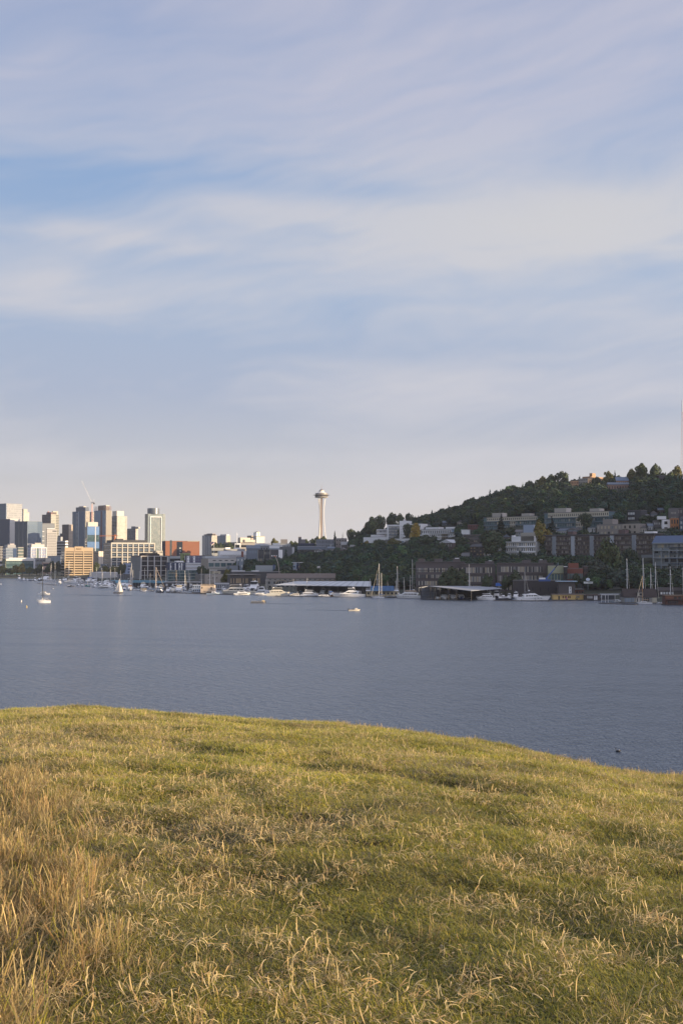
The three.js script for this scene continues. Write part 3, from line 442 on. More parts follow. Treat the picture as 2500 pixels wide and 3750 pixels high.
const tanB = bld('office_building', 'tan ten storey office block with dark window bands and three letters on its top', 226, 238, 342, 2005, 2000, 68, gl(0.03, 0.026, 0.022), [['slab', 10, 1.6, 0.4, M(0.30, 0.27, 0.23)], ['panel', M(0.3, 0.27, 0.23), 0.4, { s: [0, 1], h: [0.86, 1] }]], [['win', 24, 10, 0.93, 0.5, [gl(0.03, 0.027, 0.024), gl(0.022, 0.02, 0.02), gl(0.06, 0.05, 0.035)], { s: [0, 1], h: [0.02, 0.86] }], ['slab', 9, 2.15, 1.0, C.tan, { s: [0, 1], h: [0.085, 0.82] }], ['panel', C.tan, 1.3, { s: [0, 1], h: [0.865, 1.0] }], ['panel', M(0.44, 0.335, 0.215), 1.9, { s: [0.34, 0.645], h: [0.865, 1.035] }], ['fin', 3, 1.5, 1.6, C.tan, { s: [0.012, 0.985], h: [0, 0.88] }]], {});  // left side in a greyer, darker tan: its shade is painted in
{
  const font = await new FontLoader().loadAsync('fonts/droid/droid_sans_bold.typeface.json');
  const g = new TextGeometry('AGC', { font, size: 3.6, depth: 0.4, curveSegments: 4, bevelEnabled: false }); g.computeBoundingBox(); const w = g.boundingBox.max.x; g.rotateY(Math.PI / 2);
  const m = mesh('lettering', g, M(0.24, 0.165, 0.09), tanB.t); m.position.set(1.95, tanB.H * 0.92, -(tanB.D * 0.49) + w / 2);
}
bld('office_building', 'small dark block with a beige lit end wall, right of the tan office block', 343, 362, 382, 2019, 2250, 55, M(0.06, 0.07, 0.08), [['band', 9, 0.5, G.dark]], [['panel', M(0.6, 0.545, 0.46), 0.4], ['fin', 2, 0.8, 0.7, C.cream]]);
bld('office_building', 'low teal glass office with a pale flat roof behind the shore trees', 12, 23, 131, 2046, 2150, 62, gl(0.05, 0.085, 0.09), [['fin', 4, 1, 0.5, C.mint], ['slab', 3, 1.2, 0.5, C.cream]], [['win', 26, 4, 0.9, 0.62, G.teal, { s: [0.04, 0.94], h: [0, 0.86] }], ['slab', 4, 0.7, 0.4, gl(0.2, 0.27, 0.27)], ['panel', C.pale, 0.8, { s: [0.94, 1], h: [0, 1.0] }], ['panel', M(0.55, 0.54, 0.52), 0.9, { s: [0, 0.94], h: [0.87, 1] }]], { on: [[0.1, 1, 0.1, 0.9, 1.2, C.white]] });
bld('office_building', 'grey blue mid-rise behind the left end of the teal office', 12, 23, 63, 2006, 2450, 60, M(0.20, 0.235, 0.29), [['band', 7, 0.5, G.blue]], [['win', 12, 7, 0.8, 0.5, G.pale, { s: [0, 0.66], h: [0, 0.95] }], ['panel', gl(0.05, 0.08, 0.15), 0.4, { s: [0.67, 1], h: [0, 0.97] }]], { on: [[0, 1, 0.1, 0.85, 6, C.grey], [0.2, 0.9, 0.2, 0.6, 8.5, M(0.4, 0.36, 0.34)]] });
bld('office_building', 'beige banded mid-rise in front of the striped glass tower', 62, 64, 88, 2004, 2400, 70, M(0.36, 0.35, 0.31), bare, [['band', 7, 0.5, G.green]], {});
bld('office_building', 'white framed mid-rise with pale violet glass below the white grid tower', 103, 115, 171, 2004, 2320, 60, M(0.26, 0.30, 0.42), [['band', 8, 0.7, [gl(0.26, 0.31, 0.45, 0.3)]]], [['win', 15, 8, 0.75, 0.5, [gl(0.33, 0.34, 0.38, 0.4), gl(0.24, 0.26, 0.3, 0.3), gl(0.42, 0.41, 0.42, 0.4)]], ['fin', 3, 0.9, 1, C.white], ['panel', C.white, 0.9, { s: [0, 1], h: [0.97, 1] }], ['panel', gl(0.12, 0.16, 0.15), 0.6, { s: [0.34, 0.5], h: [0, 0.95] }]], { on: [[0.2, 0.9, 0.1, 0.95, 5.5, M(0.5, 0.48, 0.46)], [0.3, 0.8, 0.3, 0.7, 8.5, C.cream]] });
bld('house_block', 'beige rooftop block lit by the sun left of the tan office block', 126, 168, 188, 2044, 2230, 50, M(0.27, 0.28, 0.3), [['win', 8, 3, 0.6, 0.4, G.dark]], [['panel', C.cream, 0.3]], {});
bld('office_building', 'bluish low building with a row of tall windows beside the tan office block', 176, 224, 230, 2036, 2270, 20, M(0.25, 0.29, 0.35), [['win', 10, 2, 0.5, 0.6, G.pale], ['slab', 1, 1, 0.6, C.grey]], bare, {});
bld('brick_building', 'low pink brick building behind trees left of the tan office block', 157, 159, 192, 2057, 2150, 66, M(0.35, 0.245, 0.2), bare, [['band', 2, 0.4, G.dark], ['panel', C.cream, 0.3, { s: [0, 1], h: [0.93, 1] }]], {});
bld('office_building', 'dark grey building at the left edge below the navy tower', -30, -10, 13, 2001, 2500, 50, M(0.18, 0.18, 0.19), [['band', 8, 0.4, G.dark]], [['win', 4, 8, 0.5, 0.5, G.dark]], {});
bld('office_building', 'pale low block at the left edge beside the teal office', -40, -25, 14, 2052, 2220, 60, C.concrete, bare, [['band', 3, 0.5, G.dark]], {});
bld('warehouse', 'long pale grey warehouse on the far shore behind the marina', 330, 338, 434, 2096, 1790, 70, M(0.43, 0.43, 0.42), bare, [['panel', M(0.46, 0.47, 0.48), 0.3, { s: [0.2, 0.55], h: [0.9, 1.08] }], ['slab', 1, 0.6, 0.4, C.white, { s: [0, 1], h: [0.97, 0.975] }], ['win', 1, 1, 0.9, 0.8, C.white, { s: [0.93, 1], h: [0.4, 0.5] }]], {});
bld('low_building', 'white flat roofed building behind the warehouse', 370, 386, 434, 2066, 2130, 62, C.steel, [['win', 6, 3, 0.6, 0.5, G.pale]], [['panel', C.white, 0.4, { s: [0, 1], h: [0.55, 1] }]], {});
bld('low_building', 'cream building with square openings behind the warehouse trees', 414, 416, 454, 2078, 2090, 66, M(0.52, 0.47, 0.36), bare, [['win', 4, 2, 0.7, 0.6, G.dark, { s: [0.3, 1], h: [0, 0.9] }]], {});
bld('low_building', 'beige and grey block with large dark openings behind the black grid building', 420, 446, 484, 2050, 2180, 55, M(0.23, 0.25, 0.27), [['win', 6, 4, 0.6, 0.5, G.dark]], [['win', 3, 3, 0.7, 0.6, G.dark, { s: [0.05, 0.5], h: [0, 0.9] }], ['panel', C.cream, 0.3, { s: [0, 1], h: [0.92, 1] }]], { on: [[0.5, 1, 0.2, 0.8, 4, C.cream]] });
bld('low_building', 'small blue grey block left of the black grid building', 457, 459, 484, 2063, 1850, 68, M(0.23, 0.29, 0.40), bare, [['band', 4, 0.4, G.blue, { s: [0.4, 1], h: [0, 0.9] }]], {});
bld('retaining_wall', 'long dark concrete wall behind the boats left of the black grid building', 433, 435, 486, 2104, 1700, 72, M(0.16, 0.165, 0.175), bare, [['fin', 8, 0.5, 0.3, C.grey]], { cat: 'wall' });
const grid = bld('office_building', 'black glass office block behind a pale concrete grid on the waterfront', 483, 517, 614, 2037, 1660, 62, gl(0.02, 0.022, 0.025), [['fin', 10, 0.9, 1.1, M(0.36, 0.38, 0.38)], ['slab', 5, 0.7, 0.5, M(0.22, 0.23, 0.24)]], [['win', 16, 5, 0.9, 0.72, [gl(0.018, 0.02, 0.024), gl(0.03, 0.026, 0.026), gl(0.045, 0.04, 0.04)]], ['fin', 4, 1.3, 1.2, M(0.46, 0.45, 0.42)], ['slab', 5, 0.7, 0.9, M(0.42, 0.41, 0.39)], ['fin', 4, 0.5, 1.3, C.pale]], { roofH: 1.6, eave: 0.6, roofMat: M(0.11, 0.085, 0.08), on: [[0.3, 1.0, 0.3, 0.82, 3, C.black], [0.45, 0.95, 0.35, 0.78, 4.3, C.black]] });
bld('brick_building', 'large windowless orange brick building with two dark glass slots', 594, 606, 731, 1981, 2150, 68, M(0.13, 0.075, 0.085), [['band', 1, 0.9, C.purple]], [['panel', C.brick, 0.4], ['panel', gl(0.06, 0.075, 0.085), 0.5, { s: [0.13, 0.19], h: [0.05, 1.03] }], ['panel', gl(0.025, 0.032, 0.045), 0.5, { s: [0.33, 0.5], h: [0, 0.97] }], ['win', 2, 6, 0.6, 0.5, [gl(0.5, 0.5, 0.45, 0.5), gl(0.3, 0.3, 0.28, 0.4)], { s: [0.4, 0.46], h: [0.05, 0.75] }], ['slab', 1, 0.7, 0.5, C.cream, { s: [0.65, 0.98], h: [0.99, 1] }]], {});
bld('low_building', 'small beige building between the framed tower and the orange brick building', 560, 572, 597, 2017, 2060, 60, C.cream, [['win', 2, 5, 0.5, 0.5, G.dark]], [['win', 4, 5, 0.5, 0.5, G.home]], {});
bld('apartment_building', 'lime green end block of the purple and white apartments', 667, 669, 697, 2026, 1800, 68, C.lime, bare, [['win', 4, 5, 0.4, 0.5, G.dark], ['panel', C.white, 0.3, { s: [0.25, 0.55], h: [0.62, 0.85] }]], {});
bld('apartment_building', 'purple and white striped apartment block right of the lime green block', 682, 685, 754, 2035, 1790, 70, C.purple2, bare, [['panel', C.white, 0.4, { s: [0, 0.13], h: [0, 0.97] }], ['panel', C.white, 0.4, { s: [0.33, 0.43], h: [0, 0.97] }], ['win', 12, 5, 0.35, 0.5, G.pale]], {});
bld('low_building', 'grey metal roofed building between the orange brick building and the lime block', 620, 622, 672, 2037, 1840, 70, M(0.3, 0.335, 0.35), bare, [['band', 2, 0.4, G.dark]], {});
bld('apartment_building', 'navy apartments with white vertical panels above the green glass building', 613, 615, 680, 2060, 1620, 70, C.navy, bare, [['panel', C.white, 0.4, { s: [0.13, 0.2], h: [0.1, 0.96] }], ['panel', C.white, 0.4, { s: [0.4, 0.45], h: [0.1, 0.96] }], ['panel', C.white, 0.4, { s: [0.62, 0.7], h: [0.1, 0.96] }], ['panel', C.white, 0.4, { s: [0.76, 0.82], h: [0.25, 0.96] }], ['win', 14, 4, 0.45, 0.5, G.blue]], { on: [[0, 1, 0.1, 0.5, 2, C.white]] });
bld('apartment_building', 'white upper and blue lower apartment row above the marina', 678, 680, 745, 2061, 1640, 72, C.dimblue, bare, [['panel', C.white, 0.4, { s: [0, 1], h: [0.5, 0.98] }], ['win', 18, 4, 0.4, 0.5, G.dark], ['slab', 4, 0.4, 0.8, C.bluewall]], {});
bld('office_building', 'pale concrete office with one row of wide dark windows', 737, 763, 873, 2046, 1580, 60, C.concrete, [['win', 4, 3, 0.5, 0.5, G.home], ['panel', M(0.34, 0.3, 0.25), 0.2]], [['win', 5, 1, 0.86, 0.9, G.teal, { s: [0.0, 1], h: [0.55, 0.78] }], ['win', 4, 1, 0.5, 0.9, G.dark, { s: [0.1, 0.9], h: [0.88, 0.93] }], ['panel', C.dark, 0.4, { s: [0.3, 1], h: [0, 0.4] }], ['slab', 1, 0.6, 1, C.pale, { s: [0, 1], h: [0.5, 0.502] }]], {});
bld('low_building', 'pale blue roofed hall behind the pale concrete office', 748, 752, 840, 2038, 1680, 66, C.metal, bare, bare, { roofMat: M(0.46, 0.5, 0.55) });
bld('apartment_tower', 'round shouldered tower with white bands and a sunlit cream side', 741, 776, 795, 1961, 2500, 40, M(0.24, 0.24, 0.26), [['slab', 17, 1.6, 0.8, M(0.55, 0.54, 0.53), { s: [0, 0.3], h: [0, 0.97] }], ['win', 7, 17, 0.6, 0.5, G.pale, { s: [0.3, 1], h: [0, 0.97] }], ['fin', 4, 1, 0.8, M(0.46, 0.46, 0.47), { s: [0.35, 1], h: [0, 0.95] }]], [['panel', C.cream, 0.4], ['win', 5, 17, 0.5, 0.5, [gl(0.3, 0.26, 0.2), gl(0.15, 0.14, 0.12)]]], { on: [[0.12, 1, 0.1, 0.9, 2.4, M(0.2, 0.18, 0.18)], [0.4, 1, 0.3, 0.9, 4, M(0.2, 0.18, 0.18)]] });
bld('apartment_tower', 'blue grey balcony tower with a cream right side beyond the flag', 795, 828, 843, 1962, 2750, 35, M(0.3, 0.34, 0.40), [['fin', 12, 1, 0.7, [M(0.42, 0.46, 0.52), M(0.24, 0.28, 0.33)]], ['win', 8, 14, 0.6, 0.5, G.pale]], [['panel', C.cream, 0.4], ['slab', 14, 1.1, 1.2, C.cream]], { on: [[0.3, 1, 0.2, 0.9, 3, M(0.42, 0.44, 0.47)]] });
bld('office_building', 'long brown grey office block beneath the cream rooftop block', 822, 880, 934, 1986, 2300, 40, M(0.2, 0.18, 0.165), [['band', 2, 0.4, G.dark]], [['panel', M(0.38, 0.33, 0.27), 0.3], ['band', 2, 0.4, G.dark, { s: [0, 1], h: [0.4, 0.95] }]], { on: [[0.85, 1, 0.3, 1, 9, C.cream], [0.8, 1.1, 0.1, 0.8, 5, C.cream]] });
bld('apartment_tower', 'stepped white and cream tower on the skyline left of the tall saucer tower', 928, 939, 969, 1963, 2400, 48, M(0.55, 0.55, 0.54), [['win', 4, 9, 0.6, 0.5, G.pale], ['slab', 9, 0.8, 0.6, C.white]], [['win', 6, 9, 0.5, 0.45, [gl(0.35, 0.33, 0.28), gl(0.25, 0.25, 0.24)]], ['panel', C.cream, 0.1, { s: [0, 1], h: [0.97, 1] }]], { on: [[0, 1, 0.55, 1, 7, C.white], [0.1, 1, 0.65, 0.85, 8.8, C.cream]] });
bld('apartment_building', 'tan lower block joined to the left of the stepped white tower', 917, 921, 931, 1962, 2450, 45, M(0.34, 0.29, 0.24), [['band', 6, 0.4, G.dark]], [['band', 6, 0.4, G.dark]], {});
bld('office_building', 'white framed modern building with dark openings below the white mast', 857, 860, 880, 1989, 2050, 88, C.white, bare, [['win', 1, 2, 0.8, 0.55, G.dark]], {});
bld('office_building', 'low pale building with a dark window strip right of the white framed building', 880, 882, 936, 1988, 2090, 88, M(0.45, 0.41, 0.35), bare, [['band', 1, 0.9, G.dark, { s: [0, 1], h: [0.66, 0.84] }]], {});
bld('low_building', 'pale grey retaining building under the hill trees beside the flagpole', 774, 776, 838, 2007, 1950, 72, M(0.27, 0.28, 0.27), bare, [['band', 2, 0.3, G.dark]], {});
bld('low_building', 'long white building with a row of small slit windows', 802, 804, 908, 2018, 1820, 73, C.white, bare, [['win', 36, 1, 0.35, 0.5, G.dark, { s: [0.02, 0.98], h: [0.35, 0.9] }]], {});
bld('low_building', 'flat grey building with white rooftop boxes above the long white building', 824, 826, 898, 2011, 1880, 72, M(0.3, 0.31, 0.32), bare, [['band', 1, 0.5, G.dark]], { on: [[0.2, 0.5, 0.7, 0.95, 2.5, C.white], [0.1, 0.6, 0.2, 0.5, 2, C.white]] });
bld('house', 'blue grey house with a sloping slate roof on the hillside', 898, 902, 952, 2008, 1800, 88, C.slate, bare, [['win', 5, 2, 0.4, 0.4, G.pale]], { gable: ['z', 5, C.slate] });
bld('house', 'long grey roofed house between the slate roof and the white hillside office', 930, 934, 992, 1998, 1850, 88, M(0.2, 0.215, 0.23), bare, [['win', 6, 2, 0.4, 0.4, G.dark]], { gable: ['z', 4, C.grey] });
bld('low_building', 'white stepped building on the hillside below the grey penthouse house', 983, 986, 1034, 1997, 1800, 88, C.white, bare, [['band', 1, 0.3, G.pale, { s: [0, 1], h: [0.5, 0.95] }]], { on: [[0, 1, 0.2, 0.75, 3, C.white]] });
bld('apartment_building', 'grey hillside block with a boxy penthouse on the skyline', 988, 1016, 1064, 1991, 1860, 88, M(0.36, 0.38, 0.39), [['win', 5, 2, 0.4, 0.4, G.dark]], [['win', 8, 2, 0.35, 0.4, G.dark]], { on: [[0.4, 1, 0.25, 0.75, 6.5, M(0.2, 0.19, 0.19)]] });
bld('apartment_building', 'black and white modern apartments in the hillside trees', 946, 990, 1034, 2013, 1700, 50, C.dark, [['win', 6, 2, 0.4, 0.4, G.home], ['fin', 2, 0.8, 0.5, M(0.3, 0.27, 0.22)]], [['panel', C.white, 0.4, { s: [0.68, 1], h: [0, 1] }], ['win', 3, 2, 0.5, 0.3, G.white, { s: [0.05, 0.6], h: [0.1, 0.7] }]], {});
bld('low_building', 'dark slate building right of the black and white apartments', 1020, 1024, 1078, 2003, 1740, 88, M(0.12, 0.13, 0.14), bare, [['panel', C.pale, 0.3, { s: [0.85, 1], h: [0, 0.98] }]], {});
bld('house', 'dark blue house with a square grey tower on the skyline', 1089, 1092, 1150, 1990, 1820, 88, C.navy, bare, [['win', 7, 2, 0.4, 0.4, G.dark]], { on: [[0, 1, 0.55, 1, 6, M(0.19, 0.18, 0.18)], [0, 1, 0.8, 1, 10, M(0.18, 0.17, 0.17)]] });
bld('low_building', 'long low building with a pale flat roof under the blue grey apartments', 1085, 1088, 1192, 2001, 1740, 88, C.slate, bare, [['band', 1, 0.4, G.dark]], { roofMat: C.pale });
bld('apartment_building', 'blue grey apartments with tall white window strips below the saucer tower', 1154, 1158, 1222, 1976, 1760, 88, M(0.17, 0.19, 0.22), bare, [['win', 12, 3, 0.35, 0.6, G.dark], ['fin', 9, 0.5, 0.5, M(0.3, 0.33, 0.36)], ['win', 2, 2, 0.4, 0.6, G.white, { s: [0.78, 0.9], h: [0.2, 0.7] }]], {});
bld('apartment_building', 'taupe apartments joined right of the blue grey ones', 1216, 1229, 1270, 1972, 1770, 88, C.dimblue, [['win', 3, 3, 0.4, 0.4, G.dark]], [['panel', C.taupe, 0.3], ['win', 4, 3, 0.3, 0.3, G.dark]], {});
bld('house', 'small white flat house below the taupe apartments', 1247, 1249, 1272, 1984, 1690, 88, C.pale, bare, [['band', 1, 0.4, G.dark]], {});
bld('house', 'blue grey gabled house with a red brick chimney block left of the hillside trees', 862, 866, 893, 2040, 1520, 88, M(0.2, 0.235, 0.27), bare, [['win', 2, 3, 0.35, 0.4, G.white]], { roofMat: C.red, on: [[0, 1, 0.1, 0.35, 7, C.red]] });
bld('house', 'grey house with one bright window in front of the gabled house', 838, 840, 872, 2072, 1440, 70, M(0.16, 0.185, 0.21), bare, [['win', 2, 1, 0.35, 0.4, [gl(0.6, 0.5, 0.3)], { s: [0.1, 0.9], h: [0.3, 0.8] }]], {});
bld('apartment_building', 'small navy apartment house with white balconies among dark trees', 1066, 1073, 1108, 2060, -2097, 62, C.navy, [['slab', 4, 0.4, 1.2, C.white], ['win', 2, 4, 0.6, 0.5, G.pale]], [['panel', C.bluewall, 0.3, { s: [0, 0.35], h: [0, 1] }], ['win', 4, 4, 0.5, 0.5, G.home], ['slab', 4, 0.4, 1.3, C.white, { s: [0.6, 1], h: [0, 1] }]], { roofMat: C.white, eave: 0.8 });
bld('restaurant', 'dark waterfront restaurant with slanted canopies over amber upper windows', 838, 842, 955, 2106, 1190, 74, M(0.075, 0.07, 0.068), bare, [['win', 22, 1, 0.6, 0.8, [gl(0.42, 0.30, 0.15, 0.4), gl(0.3, 0.22, 0.12, 0.3), gl(0.05, 0.05, 0.05)], { s: [0.02, 0.98], h: [0.55, 0.86] }], ['win', 18, 1, 0.6, 0.8, [gl(0.06, 0.06, 0.07), gl(0.14, 0.14, 0.15)], { s: [0.02, 0.98], h: [0.12, 0.45] }]], { on: [[-0.4, 1.2, 0.66, 1.02, 0.5, M(0.3, 0.28, 0.25), 'canopy'], [-0.4, 1.2, 0.15, 0.6, 0.5, M(0.3, 0.28, 0.25), 'canopy']] });
bld('low_building', 'long black flat roofed hall behind the waterfront restaurant', 842, 846, 1050, 2094, 1250, 76, C.dark, bare, [['slab', 1, 0.5, 0.5, C.grey, { s: [0, 1], h: [0.99, 1] }]], { on: [[0, 1, 0.75, 0.98, 1, C.pale], [0, 1, 0.5, 0.6, 0.8, C.white]] });
bld('low_building', 'grey building with rooftop ducts behind the black hall', 932, 936, 1008, 2071, 1330, 88, M(0.36, 0.34, 0.31), bare, [['win', 3, 1, 0.4, 0.5, G.dark, { s: [0.1, 0.9], h: [0.2, 0.6] }], ['panel', M(0.3, 0.33, 0.34), 0.4, { s: [0, 1], h: [0.6, 1] }], ['panel', C.blue, 0.6, { s: [0.88, 1], h: [0.3, 1.05] }]], {});
bld('glass_building', 'green glass office with yellow windows left of the tan warehouse', 613, 616, 722, 2089, 1500, 74, M(0.14, 0.17, 0.16), bare, [['win', 26, 4, 0.85, 0.7, G.teal], ['win', 10, 1, 0.5, 0.7, [gl(0.5, 0.36, 0.12, 0.4), gl(0.1, 0.09, 0.07)], { s: [0.02, 0.24], h: [0.68, 0.92] }], ['slab', 4, 0.4, 0.6, M(0.25, 0.3, 0.28)], ['fin', 5, 0.4, 0.6, C.steel]], {});
bld('warehouse', 'windowless tan warehouse behind the two storey cream houseboat', 716, 750, 824, 2104, 1350, 58, M(0.25, 0.22, 0.18), [['panel', M(0.17, 0.16, 0.145), 0.2]], [['panel', M(0.29, 0.265, 0.225), 0.3], ['win', 3, 1, 0.25, 0.5, G.dark, { s: [0.1, 0.7], h: [0.6, 0.75] }]], {});
bld('low_building', 'small sandstone coloured block on top of the tan warehouse roof line', 774, 778, 809, 2092, 1400, 68, M(0.35, 0.32, 0.23), bare, [['win', 3, 1, 0.5, 0.6, G.dark, { s: [0.2, 0.7], h: [0.72, 0.9] }]], {});
const hall = bld('waterfront_hall', 'long grey waterfront hall with shallow arches and a brown tiled hip roof', 975, 978, 1238, 2117, 1170, 88, M(0.24, 0.235, 0.215), bare, [['win', 26, 1, 0.7, 0.8, [gl(0.03, 0.035, 0.04), gl(0.07, 0.08, 0.09), gl(0.2, 0.22, 0.23)], { s: [0.01, 0.99], h: [0.45, 0.72] }], ['win', 16, 1, 0.5, 0.7, G.dark, { s: [0.01, 0.99], h: [0.08, 0.34] }], ['win', 14, 1, 0.3, 0.5, G.dark, { s: [0.01, 0.99], h: [0.8, 0.92] }]], { gable: ['z', 4.6, C.tile] });
{
  for (let k = 0; k < 5; k++) { const c = hall.D * (0.2 + 0.18 * k), pts = []; for (let i = 0; i <= 10; i++) { const a = Math.PI * i / 10; pts.push(V(0.5, hall.H * 0.5 + hall.H * 0.32 * Math.sin(a), -c - Math.cos(a) * hall.D * 0.075)); } mesh('arch', new THREE.TubeGeometry(new THREE.CatmullRomCurve3(pts), 16, 0.35, 5), M(0.33, 0.26, 0.17), hall.t); }
}
// the hillside on the right
bld('apartment_building', 'red brown apartments with a pale window bay, left end of the white complex', 1331, 1334, 1372, 1931, -1978, 108, M(0.13, 0.035, 0.03), bare, [['panel', M(0.5, 0.47, 0.46), 0.3, { s: [0.02, 0.9], h: [0, 0.93] }], ['win', 7, 3, 0.45, 0.6, [gl(0.05, 0.05, 0.06), gl(0.4, 0.32, 0.3, 0.5), gl(0.2, 0.2, 0.22)], { s: [0.04, 0.88], h: [0.02, 0.9] }]], { on: [[0, 2, -0.9, 1, 1.2, M(0.15, 0.04, 0.035)]] });
bld('apartment_building', 'lower white balcony wing left of the tall white wing', 1376, 1378, 1418, 1939, -1978, 108, C.white, bare, [['win', 8, 3, 0.5, 0.55, G.home], ['slab', 3, 0.4, 1.2, C.dark, { s: [0.1, 1], h: [0, 0.9] }]], {});
bld('apartment_building', 'white wing with five rows of dark balconies on the hillside', 1413, 1416, 1462, 1922, -1978, 108, C.white, bare, [['win', 9, 5, 0.55, 0.6, G.home, { s: [0.15, 0.97], h: [0, 0.9] }], ['slab', 5, 0.4, 1.2, C.dark, { s: [0.15, 1], h: [0, 0.9] }], ['rail', 5, 1, 1.1, C.steel, { s: [0.15, 1], h: [0, 0.9] }]], {});
bld('apartment_building', 'blank white stair tower block, the tallest of the white complex', 1459, 1462, 1503, 1908, -1976, 108, C.white, bare, [['win', 2, 5, 0.2, 0.4, G.dark, { s: [0.1, 0.4], h: [0.1, 0.8] }]], { on: [[0.2, 0.8, 0.5, 0.7, 1.4, C.white]] });
bld('apartment_building', 'white low wing right of the stair tower, partly behind the golden poplar', 1498, 1500, 1540, 1919, -1972, 108, C.white, bare, [['win', 6, 3, 0.4, 0.4, G.home]], {});
bld('low_building', 'white stepped podium below the white complex', 1326, 1330, 1440, 1968, -1998, 108, C.white, bare, [['win', 4, 1, 0.3, 0.4, G.dark, { s: [0.6, 1], h: [0.3, 0.7] }]], { on: [[0, 1, 0.5, 0.75, 3, C.white]] });
bld('low_building', 'white podium wing with dark glass and a flat white roof left of the poplar', 1438, 1441, 1505, 1974, -2000, 108, C.white, bare, [['band', 2, 0.55, G.pale, { s: [0.1, 0.6], h: [0, 0.85] }], ['win', 6, 1, 0.6, 0.7, G.dark, { s: [0.65, 0.98], h: [0.3, 0.9] }]], { roofMat: C.white, eave: 0.6 });
bld('apartment_building', 'long white apartment row with two floors of square windows right of the poplar', 1540, 1542, 1666, 1940, -1972, 108, C.white, bare, [['win', 18, 2, 0.45, 0.5, G.dark], ['slab', 2, 0.4, 0.9, C.pale], ['panel', C.bluewall, 0.3, { s: [0.9, 1], h: [0, 1] }]], { on: [[0.2, 0.9, 0.05, 0.3, 2.2, C.white], [0.2, 0.9, 0.5, 0.9, 2.4, C.white]] });
bld('apartment_building', 'white and brown balcony flats in front of the long white row', 1568, 1571, 1664, 1955, -1984, 108, C.white, bare, [['win', 12, 3, 0.6, 0.5, G.home], ['slab', 3, 0.35, 1.3, C.pale], ['panel', M(0.24, 0.2, 0.14), 0.3, { s: [0.5, 0.75], h: [0, 0.95] }], ['win', 4, 3, 0.6, 0.6, G.dark, { s: [0.5, 0.75], h: [0, 0.95] }]], {});
bld('house', 'white cubic house with a glazed upper floor on the hillside', 1686, 1688, 1718, 1941, -1974, 108, C.white, bare, [['win', 5, 1, 0.6, 0.7, G.dark, { s: [0, 1], h: [0.25, 0.65] }]], { eave: 0.5, roofMat: C.white });
bld('house', 'brown flat roofed house on the right of the white cubic house', 1690, 1694, 1757, 1959, -2000, 108, M(0.12, 0.105, 0.1), bare, [['band', 3, 0.4, G.dark], ['slab', 3, 0.4, 1, M(0.2, 0.19, 0.18)]], {});
bld('house', 'brown gabled house below the white and brown balcony flats', 1606, 1609, 1655, 1988, -2022, 108, M(0.10, 0.08, 0.07), bare, [['win', 5, 2, 0.5, 0.5, G.home]], { gable: ['x', 3.6, C.pale] });
bld('house', 'small grey roofed cottage with white windows above the shingled apartments', 1677, 1680, 1723, 2036, -2047, 108, C.pale, bare, [['win', 2, 1, 0.6, 0.7, G.dark, { s: [0.05, 0.65], h: [0.1, 0.9] }]], { gable: ['z', 3.4, C.roof] });
bld('house', 'dark timber house with tan framed windows left of the big dark trees', 1716, 1719, 1776, 2002, -2042, 108, M(0.05, 0.042, 0.04), bare, [['win', 5, 4, 0.5, 0.5, [gl(0.03, 0.03, 0.03), gl(0.22, 0.16, 0.09, 0.5)]]], { gable: ['z', 3, C.dark] });
bld('brick_building', 'small red brick house among the trees left of the teal apartments', 1709, 1712, 1748, 1922, -1946, 108, M(0.17, 0.075, 0.065), bare, [['win', 4, 2, 0.3, 0.4, [gl(0.4, 0.36, 0.3, 0.5), gl(0.04, 0.04, 0.05)]]], {});
const longTeal = (xl, xr, top, pb, label) => bld('apartment_building', label, xl, xl + 2, xr, top, -pb, 106, C.teal, bare, [['win', Math.round((xr - xl) / 7), 3, 0.55, 0.55, [...G.home, ...G.teal, ...G.teal], { s: [0, 1], h: [0, 0.74] }], ['slab', 3, 0.35, 1.1, C.steel, { s: [0, 1], h: [0, 0.74] }], ['panel', M(0.52, 0.48, 0.37), 0.25, { s: [0.06, 1], h: [0.76, 1] }], ['win', Math.round((xr - xl) / 8), 1, 0.4, 0.6, G.dark, { s: [0.06, 1], h: [0.78, 0.97] }], ['panel', M(0.5, 0.46, 0.36), 0.25, { s: [0.5, 0.6], h: [0, 0.74] }], ['win', 3, 3, 0.5, 0.5, G.dark, { s: [0.5, 0.6], h: [0, 0.74] }]], { eave: 0.6, on: [[0.2, 0.9, 0.15, 0.3, 3, C.cream], [0.2, 0.9, 0.66, 0.85, 4.5, C.cream]] });
longTeal(1768, 1966, 1896, 1948, 'long teal apartments with a cream top floor, the left of the two');
longTeal(1990, 2228, 1880, 1946, 'long teal apartments with a cream top floor, the right of the two');
bld('house', 'blank pale blue wall of a tall house left of the golden tree', 1913, 1915, 1952, 1923, -1968, 108, M(0.33, 0.4, 0.5), bare, bare, {});
bld('apartment_building', 'stepped white terrace flats with balconies between dark trees', 1850, 1853, 1960, 1985, -2036, 108, C.white, bare, [['win', 14, 3, 0.55, 0.55, G.home], ['slab', 3, 0.5, 1.6, C.white], ['rail', 3, 0.9, 1.6, C.pale, { s: [0, 0.4], h: [0, 1] }]], { on: [[0.3, 1, 0.03, 0.75, 5, C.white], [0.5, 1, 0.05, 0.5, 8.5, C.cream], [0.7, 1, 0.75, 0.82, 6, C.white, 'chimney']] });
